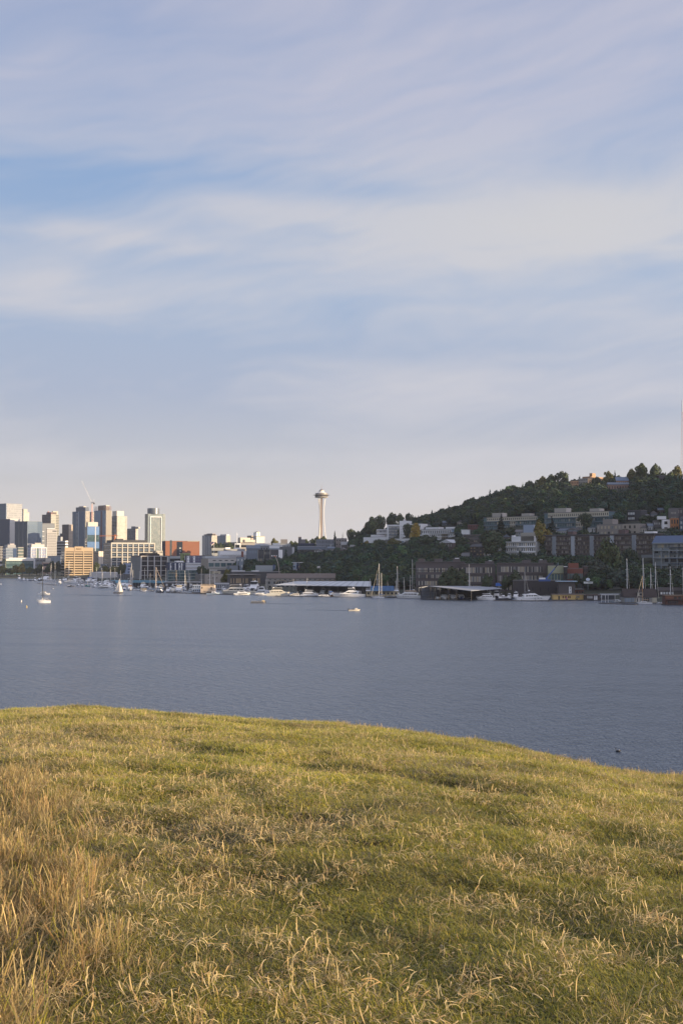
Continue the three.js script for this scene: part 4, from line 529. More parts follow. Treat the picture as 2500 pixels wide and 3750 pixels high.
const balc = bld('apartment_building', 'very long brown balcony apartment block with pale fluted piers', 1993, 1996, 2395, 1962, -2041, 104, M(0.085, 0.07, 0.068), bare, [['win', 58, 5, 0.7, 0.6, [gl(0.03, 0.03, 0.035), gl(0.06, 0.05, 0.045), gl(0.17, 0.15, 0.13, 0.4), gl(0.025, 0.02, 0.02), gl(0.27, 0.24, 0.19, 0.5), gl(0.34, 0.31, 0.27, 0.5)], { s: [0, 1], h: [0.02, 0.94] }], ['slab', 5, 0.35, 1.5, M(0.22, 0.18, 0.17), { s: [0, 1], h: [0.02, 0.92] }], ['rail', 5, 0.95, 1.5, M(0.085, 0.07, 0.068), { s: [0, 1], h: [0.02, 0.92] }], ...[0.075, 0.255, 0.43, 0.615, 0.81].map((s) => ['panel', M(0.38, 0.41, 0.44), 1.8, { s: [s, s + 0.034], h: [0, 0.96] }]), ...[0.075, 0.43, 0.81].map((s) => ['fin', 4, 0.25, 2.1, M(0.26, 0.29, 0.32), { s: [s + 0.003, s + 0.03], h: [0, 0.95] }])], { eave: 1.6, roofH: 1, roofMat: M(0.10, 0.095, 0.10), on: [[0.3, 0.8, 0.27, 0.33, 4, M(0.12, 0.08, 0.075)], [0.3, 0.8, 0.75, 0.8, 3.5, M(0.12, 0.08, 0.075)], [0.3, 0.8, 0.02, 0.1, 2, C.white]] });
bld('apartment_building', 'tan stucco terraced flats above the brown balcony block', 2180, 2183, 2340, 1922, -1958, 108, C.taupe, bare, [['win', 12, 2, 0.45, 0.5, G.home], ['panel', M(0.34, 0.3, 0.25), 0.4, { s: [0.62, 1], h: [0, 1] }], ['win', 3, 2, 0.4, 0.5, G.dark, { s: [0.62, 0.95], h: [0, 1] }]], { on: [[0.2, 1, 0.62, 0.85, 5, C.taupe]] });
bld('house', 'dark house with two rows of bright white windows in the upper trees', 2293, 2295, 2345, 1870, -1912, 108, C.dark, bare, [['win', 5, 2, 0.8, 0.45, G.white, { s: [0.05, 0.55], h: [0.2, 0.95] }]], {});
bld('apartment_building', 'dark brown grey flats with pale windows near the right edge of the hill', 2442, 2446, 2530, 1863, -1905, 108, M(0.10, 0.09, 0.095), bare, [['win', 8, 2, 0.5, 0.45, G.home], ['panel', M(0.17, 0.155, 0.155), 0.3, { s: [0, 0.45], h: [0, 1] }], ['win', 4, 2, 0.5, 0.4, [gl(0.4, 0.38, 0.3, 0.5)], { s: [0.1, 0.35], h: [0.1, 0.85] }]], {});
bld('house', 'modern white house with a dark picture window beside the orange house', 2422, 2424, 2452, 1903, -1942, 108, C.white, bare, [['win', 1, 2, 0.6, 0.5, G.dark, { s: [0.1, 0.8], h: [0.02, 0.98] }]], { on: [[0.3, 1, 0.5, 1.6, 3, C.white]] });
bld('house', 'modern orange clad house on the right of the white one', 2452, 2454, 2484, 1898, -1942, 108, C.orange, bare, [['win', 3, 2, 0.5, 0.6, G.dark]], {});
bld('apartment_building', 'blue grey gabled flats cut by the right edge beside the orange house', 2486, 2488, 2530, 1905, -1952, 108, M(0.17, 0.21, 0.26), bare, [['win', 4, 3, 0.5, 0.5, G.white], ['slab', 3, 0.4, 1, C.blue]], { gable: ['z', 4, C.dark] });
bld('low_building', 'low pale garage with a flat overhanging roof above the blue roofed terraces', 2400, 2402, 2445, 1938, -1954, 108, M(0.3, 0.3, 0.27), bare, [['win', 2, 1, 0.6, 0.6, G.teal, { s: [0.5, 1], h: [0.2, 0.8] }]], { eave: 1, roofMat: M(0.3, 0.3, 0.28) });
bld('house', 'grey house with white windows left of the modern white house', 2390, 2392, 2418, 1907, -1936, 108, M(0.17, 0.16, 0.16), bare, [['win', 4, 1, 0.5, 0.5, G.white, { s: [0.05, 0.9], h: [0.5, 0.9] }]], {});
const terr = bld('apartment_building', 'large pale terraced building with blue metal roofs at the right edge', 2385, 2388, 2540, 1990, -2090, 104, M(0.25, 0.28, 0.29), bare, [['panel', M(0.34, 0.35, 0.34), 0.3, { s: [0.05, 1], h: [0.86, 0.98] }], ['win', 12, 1, 0.75, 0.8, G.home, { s: [0.05, 1], h: [0.84, 0.98] }], ['win', 14, 1, 0.6, 0.7, [...G.home, ...G.pale], { s: [0.0, 1], h: [0.5, 0.6] }], ['fin', 5, 0.8, 2.4, M(0.3, 0.33, 0.34), { s: [0.05, 1], h: [0, 0.84] }], ['win', 6, 1, 0.6, 0.5, G.home, { s: [0.0, 1], h: [0.62, 0.8] }], ['panel', C.dark, 0.4, { s: [0.3, 1], h: [0.36, 0.5] }], ['win', 7, 1, 0.55, 0.8, [gl(0.4, 0.38, 0.34, 0.4), gl(0.05, 0.06, 0.07)], { s: [0.32, 1], h: [0.08, 0.27] }], ['slab', 4, 0.8, 2.6, M(0.28, 0.31, 0.32), { s: [0.05, 1], h: [0, 1] }], ['slab', 3, 0.25, 3.2, C.blue, { s: [0.4, 0.75], h: [0.3, 0.86] }]], { gable: ['z', 6.5, M(0.075, 0.115, 0.20, 0.5)] });
bld('footbridge_deck', 'raised concrete deck on posts left of the blue roofed terraces', 2345, 2347, 2422, 2032, -2072, 108, M(0.24, 0.26, 0.27), bare, bare, { base: 2042, cat: 'deck' });
bld('apartment_building', 'brown shingled waterfront apartments with many bright windows, left part of three', 1518, 1521, 1700, 2058, 985, 97, C.shingle, bare, [['win', 30, 4, 0.62, 0.62, [...G.home, gl(0.5, 0.46, 0.36, 0.5), gl(0.4, 0.38, 0.33, 0.5)], { s: [0.02, 0.98], h: [0.05, 0.85] }], ['slab', 4, 0.4, 0.8, M(0.09, 0.075, 0.075)]], { on: [[0.2, 1, 0.1, 0.24, 2.4, C.shingle], [0.2, 1, 0.46, 0.62, 2.4, C.shingle], [0.3, 0.9, 0.12, 0.2, 3, C.white], [0.2, 1, 0.82, 0.95, 2.4, C.shingle]] });  // pale panes here and in the next two parts are painted reflections
bld('apartment_building', 'brown shingled waterfront apartments with many bright windows, middle part of three', 1684, 1687, 1812, 2066, 972, 97, C.shingle, bare, [['win', 22, 3, 0.62, 0.6, [...G.home, gl(0.5, 0.46, 0.36, 0.5), gl(0.4, 0.38, 0.33, 0.5)], { s: [0.02, 0.9], h: [0.05, 0.95] }], ['slab', 3, 0.4, 0.8, M(0.09, 0.075, 0.075)]], { on: [[0.2, 1, 0.05, 0.3, 2.2, C.shingle], [0.3, 0.9, 0.1, 0.2, 2.6, C.white]] });
bld('apartment_building', 'brown shingled waterfront apartments with many bright windows, right part of three', 1815, 1818, 2026, 2063, 965, 97, C.shingle, bare, [['win', 32, 3, 0.58, 0.6, [...G.home, gl(0.45, 0.42, 0.34, 0.5), gl(0.4, 0.38, 0.33, 0.5)], { s: [0.02, 0.8], h: [0.05, 0.95] }], ['slab', 3, 0.4, 0.8, M(0.09, 0.075, 0.075)]], { on: [[0.2, 1, 0.12, 0.26, 2.4, C.shingle], [0.2, 1, 0.4, 0.55, 2.4, C.shingle], [0.3, 0.9, 0.2, 0.24, 2.8, C.white]] });
bld('apartment_building', 'pale green balcony flats left of the orange red flats', 2003, 2005, 2061, 2072, 950, 97, C.mint, bare, [['win', 5, 2, 0.85, 0.7, G.teal, { s: [0, 1], h: [0, 0.75] }], ['slab', 2, 1.6, 1.0, C.mint, { s: [0, 1], h: [0.03, 0.76] }]], {});
bld('apartment_building', 'orange red flats with window bands above the yellow houseboat', 2074, 2076, 2132, 2082, 950, 97, C.red, bare, [['win', 9, 2, 0.8, 0.55, G.teal, { s: [0, 1], h: [0, 0.88] }]], { on: [[0.2, 1, 0.28, 0.9, 4, M(0.20, 0.065, 0.042)]] });
bld('house', 'narrow black house between the green flats and the orange red flats', 2061, 2063, 2075, 2076, 945, 97, C.black, bare, [['win', 1, 3, 0.4, 0.4, G.dark]], { roofMat: C.white });
bld('house', 'dark brown house right of the orange red flats', 2133, 2135, 2150, 2074, 950, 97, M(0.07, 0.05, 0.045), bare, [['win', 2, 3, 0.5, 0.4, G.dark]], {});
bld('warehouse', 'long dark timber warehouse wall behind the yellow houseboat', 1874, 1877, 2048, 2126, 930, 97, M(0.045, 0.04, 0.042), bare, [['win', 6, 1, 0.06, 0.2, G.dark]], {});
bld('low_building', 'dark shingled building with a pale blue roof and a white framed window', 2042, 2045, 2102, 2130, 905, 97, M(0.085, 0.075, 0.072), bare, [['win', 1, 1, 0.8, 0.9, [C.white], { s: [0.6, 0.8], h: [0.35, 0.75] }], ['win', 3, 2, 0.7, 0.7, G.dark, { s: [0.62, 0.78], h: [0.38, 0.72] }]], { roofMat: M(0.34, 0.46, 0.55), eave: 2 });
const NTH2 = ['leftmost', 'second', 'third', 'fourth', 'fifth', 'sixth', 'rightmost'];
function houses(where, list) { list.forEach(([xl, xr, top, pb, wall, roof], i) => bld('house', `${{ white: 'white', pale: 'pale grey', taupe: 'taupe', brown: 'brown', slate: 'slate grey', bluewall: 'pale blue', cream: 'cream', red: 'dark red' }[wall]} house in the trees ${where}, ${i === list.length - 1 ? 'rightmost' : NTH2[i]}`, xl, xl + 1, xr, top, -pb, 90, C[wall], bare, [['win', Math.max(2, Math.round((xr - xl) / 8)), Math.max(1, Math.round((pb - top) / 11)), 0.5, 0.5, G.home]], roof ? { gable: [i % 2 ? 'z' : 'x', 2.6, C[roof]], group: 'houses among the trees of the slope' } : { eave: 0.4, roofMat: i % 2 ? C.pale : C.roof, group: 'houses among the trees of the slope' })); }
houses('below the left teal apartments', [[1782, 1806, 1952, 1968, 'slate', 'roof'], [1880, 1912, 1948, 1966, 'pale', 'roof'], [1840, 1866, 1966, 1980, 'brown', 'slate'], [1916, 1950, 1950, 1962, 'white', 0]]);
houses('below the right teal apartments', [[1990, 2028, 1940, 1958, 'white', 0], [2036, 2070, 1944, 1958, 'pale', 'slate'], [2076, 2110, 1942, 1956, 'bluewall', 'roof'], [2150, 2178, 1934, 1954, 'pale', 0]]);
houses('under the long white apartment row', [[1546, 1572, 1986, 2000, 'pale', 'roof'], [1640, 1668, 1994, 2012, 'taupe', 'brown'], [1668, 1692, 1984, 1998, 'white', 'slate'], [1700, 1730, 1972, 1990, 'slate', 0], [1732, 1762, 1976, 1996, 'brown', 'roof']]);
houses('left of the upper dark grey flats', [[2232, 2252, 1890, 1906, 'pale', 'slate'], [2352, 2376, 1892, 1908, 'taupe', 'roof'], [2380, 2404, 1880, 1896, 'slate', 'roof'], [2408, 2432, 1868, 1884, 'brown', 'slate']]);
houses('right of the tan stucco flats', [[2342, 2366, 1934, 1950, 'cream', 'roof'], [2370, 2390, 1926, 1942, 'pale', 'slate']]);
houses('above the long white apartment row', [[1560, 1584, 1920, 1936, 'pale', 'roof'], [1612, 1636, 1914, 1930, 'slate', 'slate'], [1672, 1696, 1912, 1928, 'cream', 'roof']]);
houses('left of the terrace flats', [[1770, 1796, 1990, 2008, 'taupe', 'roof'], [1812, 1836, 2004, 2022, 'pale', 'slate'], [1772, 1800, 2022, 2038, 'white', 'roof']]);
houses('right of the terrace flats', [[1964, 1988, 1962, 1980, 'slate', 'roof'], [1958, 1986, 2000, 2018, 'taupe', 'brown']]);
houses('of the wood above the waterfront hall', [[1150, 1176, 2016, 2030, 'pale', 'roof'], [1196, 1222, 2008, 2022, 'slate', 'slate'], [1240, 1262, 2012, 2024, 'brown', 'roof'], [1280, 1306, 1996, 2010, 'pale', 0]]);
// on the crest
bld('apartment_building', 'brick apartment building on top of the hill with orange sunlight painted on its front', 2117, 2150, 2233, 1752, 1480, 48, M(0.34, 0.32, 0.29), [['win', 5, 5, 0.4, 0.4, G.dark]], [['panel', M(0.60, 0.40, 0.22), 0.3], ['win', 10, 4, 0.3, 0.35, G.dark, { s: [0.05, 0.95], h: [0.1, 0.95] }]], { on: [[0.2, 1, 0.2, 0.9, 2.5, M(0.35, 0.22, 0.13)], [0.6, 0.9, 0.6, 0.75, 7, M(0.35, 0.22, 0.13), 'chimney']] });  // the front panel's orange is evening sun painted in
bld('apartment_building', 'lower orange wing left of the sunlit brick building on the hilltop', 2086, 2090, 2118, 1761, 1490, 95, M(0.42, 0.24, 0.13), bare, [['win', 4, 3, 0.3, 0.4, G.dark]], {});  // wall carries the same painted orange sunlight
bld('house', 'blue roofed hilltop house right of the sunlit brick building', 2252, 2255, 2302, 1760, 1450, 95, M(0.34, 0.2, 0.13), bare, [['win', 6, 2, 0.4, 0.4, G.dark]], { gable: ['z', 5, M(0.14, 0.19, 0.27)] });
bld('house', 'low hilltop house with a grey roof and brick front below the blue roofed one', 2222, 2225, 2306, 1774, 1440, 95, M(0.30, 0.19, 0.14), bare, [['win', 8, 1, 0.3, 0.4, G.dark]], { gable: ['z', 3, C.slate] });
bld('house', 'white hilltop house with dark windows at the right edge', 2474, 2477, 2530, 1735, 1410, 95, C.white, bare, [['win', 5, 1, 0.4, 0.5, G.dark, { s: [0.05, 0.95], h: [0.5, 0.9] }]], { roofMat: C.white, eave: 0.5 });
bld('house', 'dark hilltop house left of the white one at the right edge', 2408, 2411, 2440, 1741, 1420, 95, M(0.07, 0.065, 0.07), bare, [['win', 4, 1, 0.4, 0.4, G.dark]], {});
// ---------------------------------------------------------------- landmarks, cranes, masts and flags on land
{
  const d = 2920, p = at(1176.6, 1990, d), y0 = land(p.x, p.z), yt = at(1176.6, 1813.5, d).y, Hh = yt - y0;      // the halo's height
  const t = thing('observation_tower', 'tall slender white tower with three splayed legs and a saucer top', 'tower', V(p.x, y0, p.z), 0.35);
  const wt = M(0.66, 0.63, 0.57, 0.6), dk = M(0.17, 0.14, 0.13, 0.6), gz = gl(0.12, 0.12, 0.12, 0.25);
  const prof = [[0, 18], [0.1, 15.2], [0.32, 10], [0.465, 7.8], [0.58, 6.3], [0.7, 6.1], [0.79, 6.5], [0.87, 7.8], [0.957, 9.8]];
  const R = (h) => curve(prof, h);
  for (let k = 0; k < 3; k++) {                                       // each leg is a pair of beams that part above the waist
    const a = 0.45 + k * 2.094, parts = [];
    for (const s of [-1, 1]) {
      const pts = []; for (let i = 0; i <= 14; i++) { const h = 0.94 * i / 14, gap = h > 0.72 ? 0.75 + (h - 0.72) * 9 : 0.75, r = R(h); pts.push(V(Math.cos(a) * r - Math.sin(a) * gap * s, h * Hh, Math.sin(a) * r + Math.cos(a) * gap * s)); }
      parts.push(new THREE.TubeGeometry(new THREE.CatmullRomCurve3(pts), 24, 0.72, 6));
    }
    mesh('leg', mergeGeometries(parts), wt, t);
  }
  { const g = []; for (let k = 0; k < 3; k++) { const a = k * 2.094 + 0.4; g.push(rod(V(Math.cos(a) * 2.3, 0, Math.sin(a) * 2.3), V(Math.cos(a) * 2.3, Hh * 0.95, Math.sin(a) * 2.3), 0.5)); } for (let k = 0; k < 44; k++) { const y = k * Hh * 0.95 / 44; for (let m = 0; m < 3; m++) { const a = m * 2.094 + 0.4, b = a + 2.094; g.push(rod(V(Math.cos(a) * 2.3, y, Math.sin(a) * 2.3), V(Math.cos(b) * 2.3, y + Hh * 0.95 / 44, Math.sin(b) * 2.3), 0.4, 0.4, 4)); } } g.push(new THREE.CylinderGeometry(1.9, 1.9, Hh * 0.95, 10).translate(0, Hh * 0.475, 0)); mesh('core', mergeGeometries(g), M(0.2, 0.155, 0.14, 0.7), t); }
  for (const y of [0.05, 0.175]) { mesh('platform', new THREE.CylinderGeometry(y < 0.1 ? 15 : 12.5, y < 0.1 ? 15 : 12.5, 2.4, 24).translate(0, y * Hh, 0), wt, t); }
  const lathe = (pts) => new THREE.LatheGeometry(pts.map(([r, y]) => new THREE.Vector2(r, Hh + y)), 48);
  mesh('lower_ring', lathe([[0, -7.2], [10, -7], [16.4, -5.9], [17, -5], [15.2, -4.6], [0, -4.6]]), wt, t);
  mesh('restaurant_windows', lathe([[15.2, -5.3], [15.6, -2], [16, -0.8]]), gz, t);
  { const g = []; for (let k = 0; k < 48; k++) { const a = k / 48 * 6.283; g.push(rod(V(Math.cos(a) * 15.5, Hh - 5.4, Math.sin(a) * 15.5), V(Math.cos(a) * 16.2, Hh - 0.8, Math.sin(a) * 16.2), 0.18, 0.18, 4)); } for (let k = 0; k < 36; k++) { const a = k / 36 * 6.283; g.push(rod(V(Math.cos(a) * 15.6, Hh - 0.2, Math.sin(a) * 15.6), V(Math.cos(a) * 21, Hh + 0.1, Math.sin(a) * 21), 0.22, 0.15, 4)); } mesh('saucer_ribs', mergeGeometries(g), dk, t); }
  mesh('halo', lathe([[15.4, 0.9], [21.1, 0.5], [21.2, 0.1], [15.4, -0.6]]), M(0.4, 0.38, 0.35, 0.6), t);
  mesh('observation_deck', lathe([[15.2, 0.4], [15.8, 1.6], [15.8, 4.6], [14.8, 4.8], [0, 4.8]]), gl(0.22, 0.2, 0.17, 0.35), t);
  mesh('dome', lathe([[15.9, 4.7], [13, 5.7], [9.6, 6.8], [7.4, 8], [6.2, 9.6], [6.0, 10.8], [6.5, 11.6], [0, 11.7]]), wt, t);
  mesh('top_cap', lathe([[5.2, 11.6], [5.4, 12.8], [3.4, 13.8], [1.6, 14.4], [1, 15.4], [0, 15.4]]), dk, t);
  mesh('spire', rod(V(0, Hh + 15, 0), V(0, Hh + 28.5, 0), 0.45, 0.2), M(0.3, 0.27, 0.25, 0.5), t);
}
function lattice(a, b, w, bays, r) {                                  // a square lattice boom between two points
  const v = b.clone().sub(a), up = Math.abs(v.clone().normalize().y) > 0.9 ? V(1, 0, 0) : V(0, 1, 0), x = v.clone().cross(up).normalize().multiplyScalar(w / 2), y = x.clone().cross(v).normalize().multiplyScalar(w / 2), g = [];
  const cr = [[1, 1], [1, -1], [-1, -1], [-1, 1]].map(([i, j]) => x.clone().multiplyScalar(i).add(y.clone().multiplyScalar(j)));
  for (const c of cr) g.push(rod(a.clone().add(c), b.clone().add(c), r, r, 4));
  for (let k = 0; k < bays; k++) for (let m = 0; m < 4; m++) g.push(rod(a.clone().lerp(b, k / bays).add(cr[m]), a.clone().lerp(b, (k + 1) / bays).add(cr[(m + 1) % 4]), r * 0.7, r * 0.7, 3));
  return mergeGeometries(g);
}
function flagGeo(w, h, cols, rows) {                                  // waving cloth; returns a function for one rectangle of it
  return (u0, u1, v0, v1, z0) => { const g = new THREE.PlaneGeometry(1, 1, 6, 1), p = g.attributes.position; for (let i = 0; i < p.count; i++) { const u = lerp(u0, u1, p.getX(i) + 0.5), v = lerp(v0, v1, p.getY(i) + 0.5); p.setXYZ(i, -u * w * 0.92, v * h - 0.28 * h * u * u, 0.16 * w * Math.sin(u * 5 + v) + z0); } g.computeVertexNormals(); return g; };
}
{ // cranes in the city
  const d = 2650, base = at(338, 1930, d), top = at(338, 1846, d), t = thing('tower_crane', 'white and red luffing crane with its thin jib raised to the left behind the towers', 'crane', V(base.x, land(base.x, base.z), base.z));
  const L = (px, py) => at(px, py, d).sub(t.position);
  mesh('mast', lattice(V(0, 0, 0), L(338, 1846), 2.2, 40, 0.28), M(0.62, 0.4, 0.34, 0.6), t);
  mesh('jib', lattice(L(338, 1841), L(300, 1761), 1.3, 22, 0.07), M(0.6, 0.58, 0.56, 0.6), t);
  mesh('counter_jib', lattice(L(334, 1841), L(346, 1841), 2.2, 4, 0.3), M(0.14, 0.14, 0.16), t);
  box('counterweight', t, M(0.12, 0.12, 0.13), ...L(345, 1844).toArray(), 3.5, 3, 2.5); box('cab', t, C.white, ...L(340, 1845).toArray(), 2.4, 2.6, 2.4);
  mesh('a_frame', mergeGeometries([rod(L(338, 1841), L(345, 1828), 0.3), rod(L(345, 1841), L(345, 1828), 0.3)]), M(0.5, 0.5, 0.5), t);
}
{
  const d = 2350, base = at(422, 1985, d), t = thing('tower_crane', 'small orange tower crane with a level jib in front of the cream tower', 'crane', V(base.x, land(base.x, base.z), base.z)), L = (px, py) => at(px, py, d).sub(t.position);
  mesh('mast', lattice(V(0, 0, 0), L(422, 1958), 2.2, 20, 0.3), C.orangecrane, t);
  mesh('jib', lattice(L(422, 1962), L(364, 1962.5), 1.4, 26, 0.18), C.orangecrane, t);
  mesh('counter_jib', lattice(L(422, 1962), L(432, 1961.5), 1.4, 6, 0.18), C.orangecrane, t); box('cab', t, C.white, ...L(423, 1966).toArray(), 2, 2.4, 2);
  mesh('apex', rod(L(422, 1962), L(423, 1938), 0.4, 0.2), C.steel, t);
}
{ const p = at(1028, 2098, 1215), t = thing('boom_lift', 'thin white and orange boom rising from behind the waterfront hall', 'crane', V(p.x, land(p.x, p.z), p.z)), L = (px, py) => at(px, py, 1215).sub(t.position); mesh('base', new THREE.CylinderGeometry(1.4, 1.8, 2.2, 10).translate(0, 1.1, 0), C.orangecrane, t); mesh('boom', mergeGeometries([rod(V(0, 1.5, 0), L(1018, 2062), 0.4, 0.32)]), M(0.5, 0.44, 0.38), t); mesh('upper_boom', rod(L(1018, 2062), L(1010, 2040), 0.34, 0.25), M(0.62, 0.55, 0.48), t); mesh('boom_tip', rod(L(1010, 2040), L(1004, 2036), 0.45, 0.4), C.orangecrane, t); }
{ const d = 920, p = at(1990, 2124, d), t = thing('mobile_crane', 'blue crane with a thick slanted boom in front of the green flats', 'crane', V(p.x, at(1990, 2128, d).y - 3, p.z)), L = (px, py) => at(px, py, d).sub(t.position); box('cab', t, C.white, ...L(1984, 2120).toArray(), 4.6, 1.9, 2.4); box('chassis', t, M(0.04, 0.09, 0.25), ...L(1992, 2125).toArray(), 9, 1.6, 2.6); mesh('boom', rod(L(1996, 2122), L(2030, 2081), 0.55, 0.45, 4), M(0.07, 0.13, 0.33), t); mesh('upper_boom', rod(L(2026, 2086), L(2042, 2066), 0.4, 0.35, 4), M(0.03, 0.04, 0.06), t); mesh('boom_head', rod(L(2041, 2068), L(2042, 2060), 0.5, 0.2, 5), M(0.13, 0.17, 0.2), t); box('mast_base', t, M(0.05, 0.11, 0.3), ...L(1998, 2122).toArray(), 2.2, 2.2, 2.2); }
{ const d = 1900, p = at(784, 2031, d), t = thing('flagpole', 'white flagpole with a striped flag in front of the round shouldered tower', 'flagpole', V(p.x, p.y - 3, p.z)), hgt = at(784, 1983, d).y - t.position.y, w = 13 * d / F * 1.1, h = w * 0.62; mesh('pole', rod(V(0, 0, 0), V(0, hgt, 0), 0.3, 0.2), C.white, t);
  const f = new THREE.Group(); f.name = 'flag'; f.position.set(-0.25, hgt - h - 0.4, 0); t.add(f); const R = flagGeo(w, h), red = M(0.45, 0.04, 0.05), wh = M(0.7, 0.68, 0.66), bl = M(0.03, 0.05, 0.16), reds = [], whites = []; for (let k = 0; k < 13; k++) (k % 2 ? whites : reds).push(R(k > 5 ? 0.4 : 0, 1, k / 13, (k + 1) / 13, 0)); mesh('red_stripes', mergeGeometries(reds), red, f); mesh('white_stripes', mergeGeometries(whites), wh, f); mesh('blue_canton', R(0, 0.4, 6 / 13, 1, 0), bl, f); const st = []; for (let i = 0; i < 5; i++) for (let j = 0; j < 4; j++) st.push(R(0.04 + 0.07 * i, 0.065 + 0.07 * i, 0.51 + 0.11 * j, 0.55 + 0.11 * j, 0.06)); mesh('stars', mergeGeometries(st), wh, f); }
{ const d = 1175, p = at(1172, 2102, d), t = thing('flagpole', 'flagpole with a pale flag rising from the roof of the waterfront hall', 'flagpole', V(p.x, p.y - 2, p.z)), hgt = at(1172, 2072, d).y - t.position.y; mesh('pole', rod(V(0, 0, 0), V(0, hgt, 0), 0.12, 0.08), C.grey, t); mesh('flag', flagGeo(3.2, 1.8)(0, 1, 0, 1, 0).translate(-0.1, hgt - 2, 0), M(0.6, 0.56, 0.55), t); }
{ const d = 2050, p = at(868, 1990, d), t = thing('radio_mast', 'thin white mast standing on the white framed building', 'mast', V(p.x, p.y - 2, p.z)), hgt = at(868, 1953, d).y - t.position.y; mesh('pole', rod(V(0, 0, 0), V(0, hgt, 0), 0.6, 0.25), C.white, t); mesh('antenna', rod(V(0, hgt * 0.85, 0), V(0, hgt * 1.05, 0), 0.7, 0.2), C.white, t); }
{ const d = 1430, p = at(2499, 1735, d), t = thing('radio_mast', 'very tall lattice radio mast on the hilltop at the right edge', 'mast', V(p.x - 0.2, land(p.x, p.z), p.z)), hgt = at(2499, 1465, d).y - t.position.y; const g = [], n = 26; const W = (k) => lerp(4.6, 0.7, Math.min(1, k / n * 1.05)); for (let k = 0; k < n; k++) { const y = hgt * 0.86 * k / n, y2 = hgt * 0.86 * (k + 1) / n; for (let m = 0; m < 3; m++) { const a = m * 2.094 + 0.5, b = a + 2.094; g.push(rod(V(Math.cos(a) * W(k), y, Math.sin(a) * W(k)), V(Math.cos(a) * W(k + 1), y2, Math.sin(a) * W(k + 1)), 0.12, 0.12, 4), rod(V(Math.cos(a) * W(k), y, Math.sin(a) * W(k)), V(Math.cos(b) * W(k + 1), y2, Math.sin(b) * W(k + 1)), 0.06, 0.06, 3), rod(V(Math.cos(a) * W(k), y, Math.sin(a) * W(k)), V(Math.cos(b) * W(k), y, Math.sin(b) * W(k)), 0.06, 0.06, 3)); } } mesh('lattice', mergeGeometries(g), M(0.45, 0.33, 0.32, 0.6), t); mesh('antenna', rod(V(0, hgt * 0.85, 0), V(0, hgt, 0), 0.5, 0.4), M(0.4, 0.4, 0.42), t); const dish = mesh('dish', new THREE.CylinderGeometry(0.9, 0.7, 0.5, 14).rotateX(Math.PI / 2), C.white, t); dish.position.set(-3, hgt * 0.06, 1.2); }
{ const d = 890, p = at(2151, 2122, d), t = thing('shop_sign', 'oval white sign above a long pale sign board at the houseboat docks', 'sign', V(p.x, at(2151, 2150, d).y, p.z)), y = p.y - t.position.y; mesh('post', rod(V(0, -2, 0), V(0, y, 0), 0.15), C.steel, t); mesh('oval_panel', new THREE.CylinderGeometry(1, 1, 0.3, 28).rotateX(Math.PI / 2).scale(1.55, 1.15, 1).translate(0, y, 0), M(0.66, 0.7, 0.74), t); mesh('oval_emblem', new THREE.TorusGeometry(0.8, 0.14, 6, 24).scale(1.1, 0.7, 1).translate(0, y, 0.2), M(0.25, 0.4, 0.6), t); box('board', t, M(0.52, 0.55, 0.52), 0.2, y - 2.4, 0, 7, 1.5, 0.4); box('board_stripe', t, M(0.1, 0.13, 0.14), 1.4, y - 2.2, 0.26, 2.8, 0.3, 0.12); }
const NTH = ['leftmost', 'second from the left', 'third from the left', 'fourth from the left', 'fifth from the left', 'sixth from the left', 'seventh from the left', 'eighth from the left', 'ninth from the left', 'tenth from the left', 'eleventh from the left', 'twelfth from the left', 'thirteenth from the left', 'fourteenth from the left'];
function row(list, label, group, d, kinds = ['broad']) { [...list].sort((a, b) => a[0] - b[0]).forEach(([x, y, w, h, k], i) => tree(k || kinds[i % kinds.length], x, y, w, h, `${label}, ${NTH[i]}`, group, d)); }
// ---------------------------------------------------------------- trees one can tell apart, then the wood
const TL = 'leafy trees on the lake shore before the teal office';
row([[10, 2106, 46, 34, 'olive'], [38, 2106, 34, 26, 'broad'], [62, 2107, 44, 38, 'olive'], [82, 2107, 40, 44, 'gold'], [108, 2108, 40, 32, 'broad2'], [136, 2109, 40, 30, 'broad']], 'leafy shore tree in front of the low teal glass office', TL, 2060);
const TB = 'dark trees between the teal office and the tan office block';
row([[146, 2100, 30, 36], [190, 2098, 44, 44], [212, 2100, 40, 46], [176, 2104, 36, 34]], 'dark leafy tree left of the tan office block', TB, 2050, ['broad']);
tree('broad2', 352, 2110, 30, 52, 'dark tree right beside the tan office block', null, 1980);
row([[388, 2112, 34, 42], [412, 2112, 44, 40], [430, 2112, 30, 36]], 'green tree standing up behind the pale warehouse', 'green trees behind the pale warehouse', 1830, ['olive']);
tree('broad', 446, 2102, 26, 40, 'dark tree above the retaining wall left of the black grid building', null, 1740);
row([[740, 2110, 44, 40], [762, 2108, 26, 26]], 'dark tree behind the tan warehouse roof', 'dark trees behind the tan warehouse', 1480, ['broad']);
row([[830, 2128, 36, 44], [818, 2130, 26, 24], [846, 2112, 28, 30]], 'green tree between the tan warehouse and the restaurant', 'green trees left of the restaurant', 1260, ['olive']);
tree('conifer', 874, 2090, 16, 34, 'slim pointed tree in front of the gabled blue grey house, the left one', null, 1480); tree('conifer', 893, 2090, 18, 40, 'slim pointed tree in front of the gabled blue grey house, the right one', null, 1470);
row([[790, 2003, 26, 18], [808, 2003, 24, 16], [842, 2001, 40, 16], [876, 2011, 30, 16], [1000, 1992, 14, 14]], 'small dark tree on the slope below the skyline towers', 'dark trees on the slope below the skyline towers', 2130, ['broad']);
tree('olive', 1004, 1992, 18, 22, 'feathery light tree on the skyline left of the grey penthouse', null, 2000);
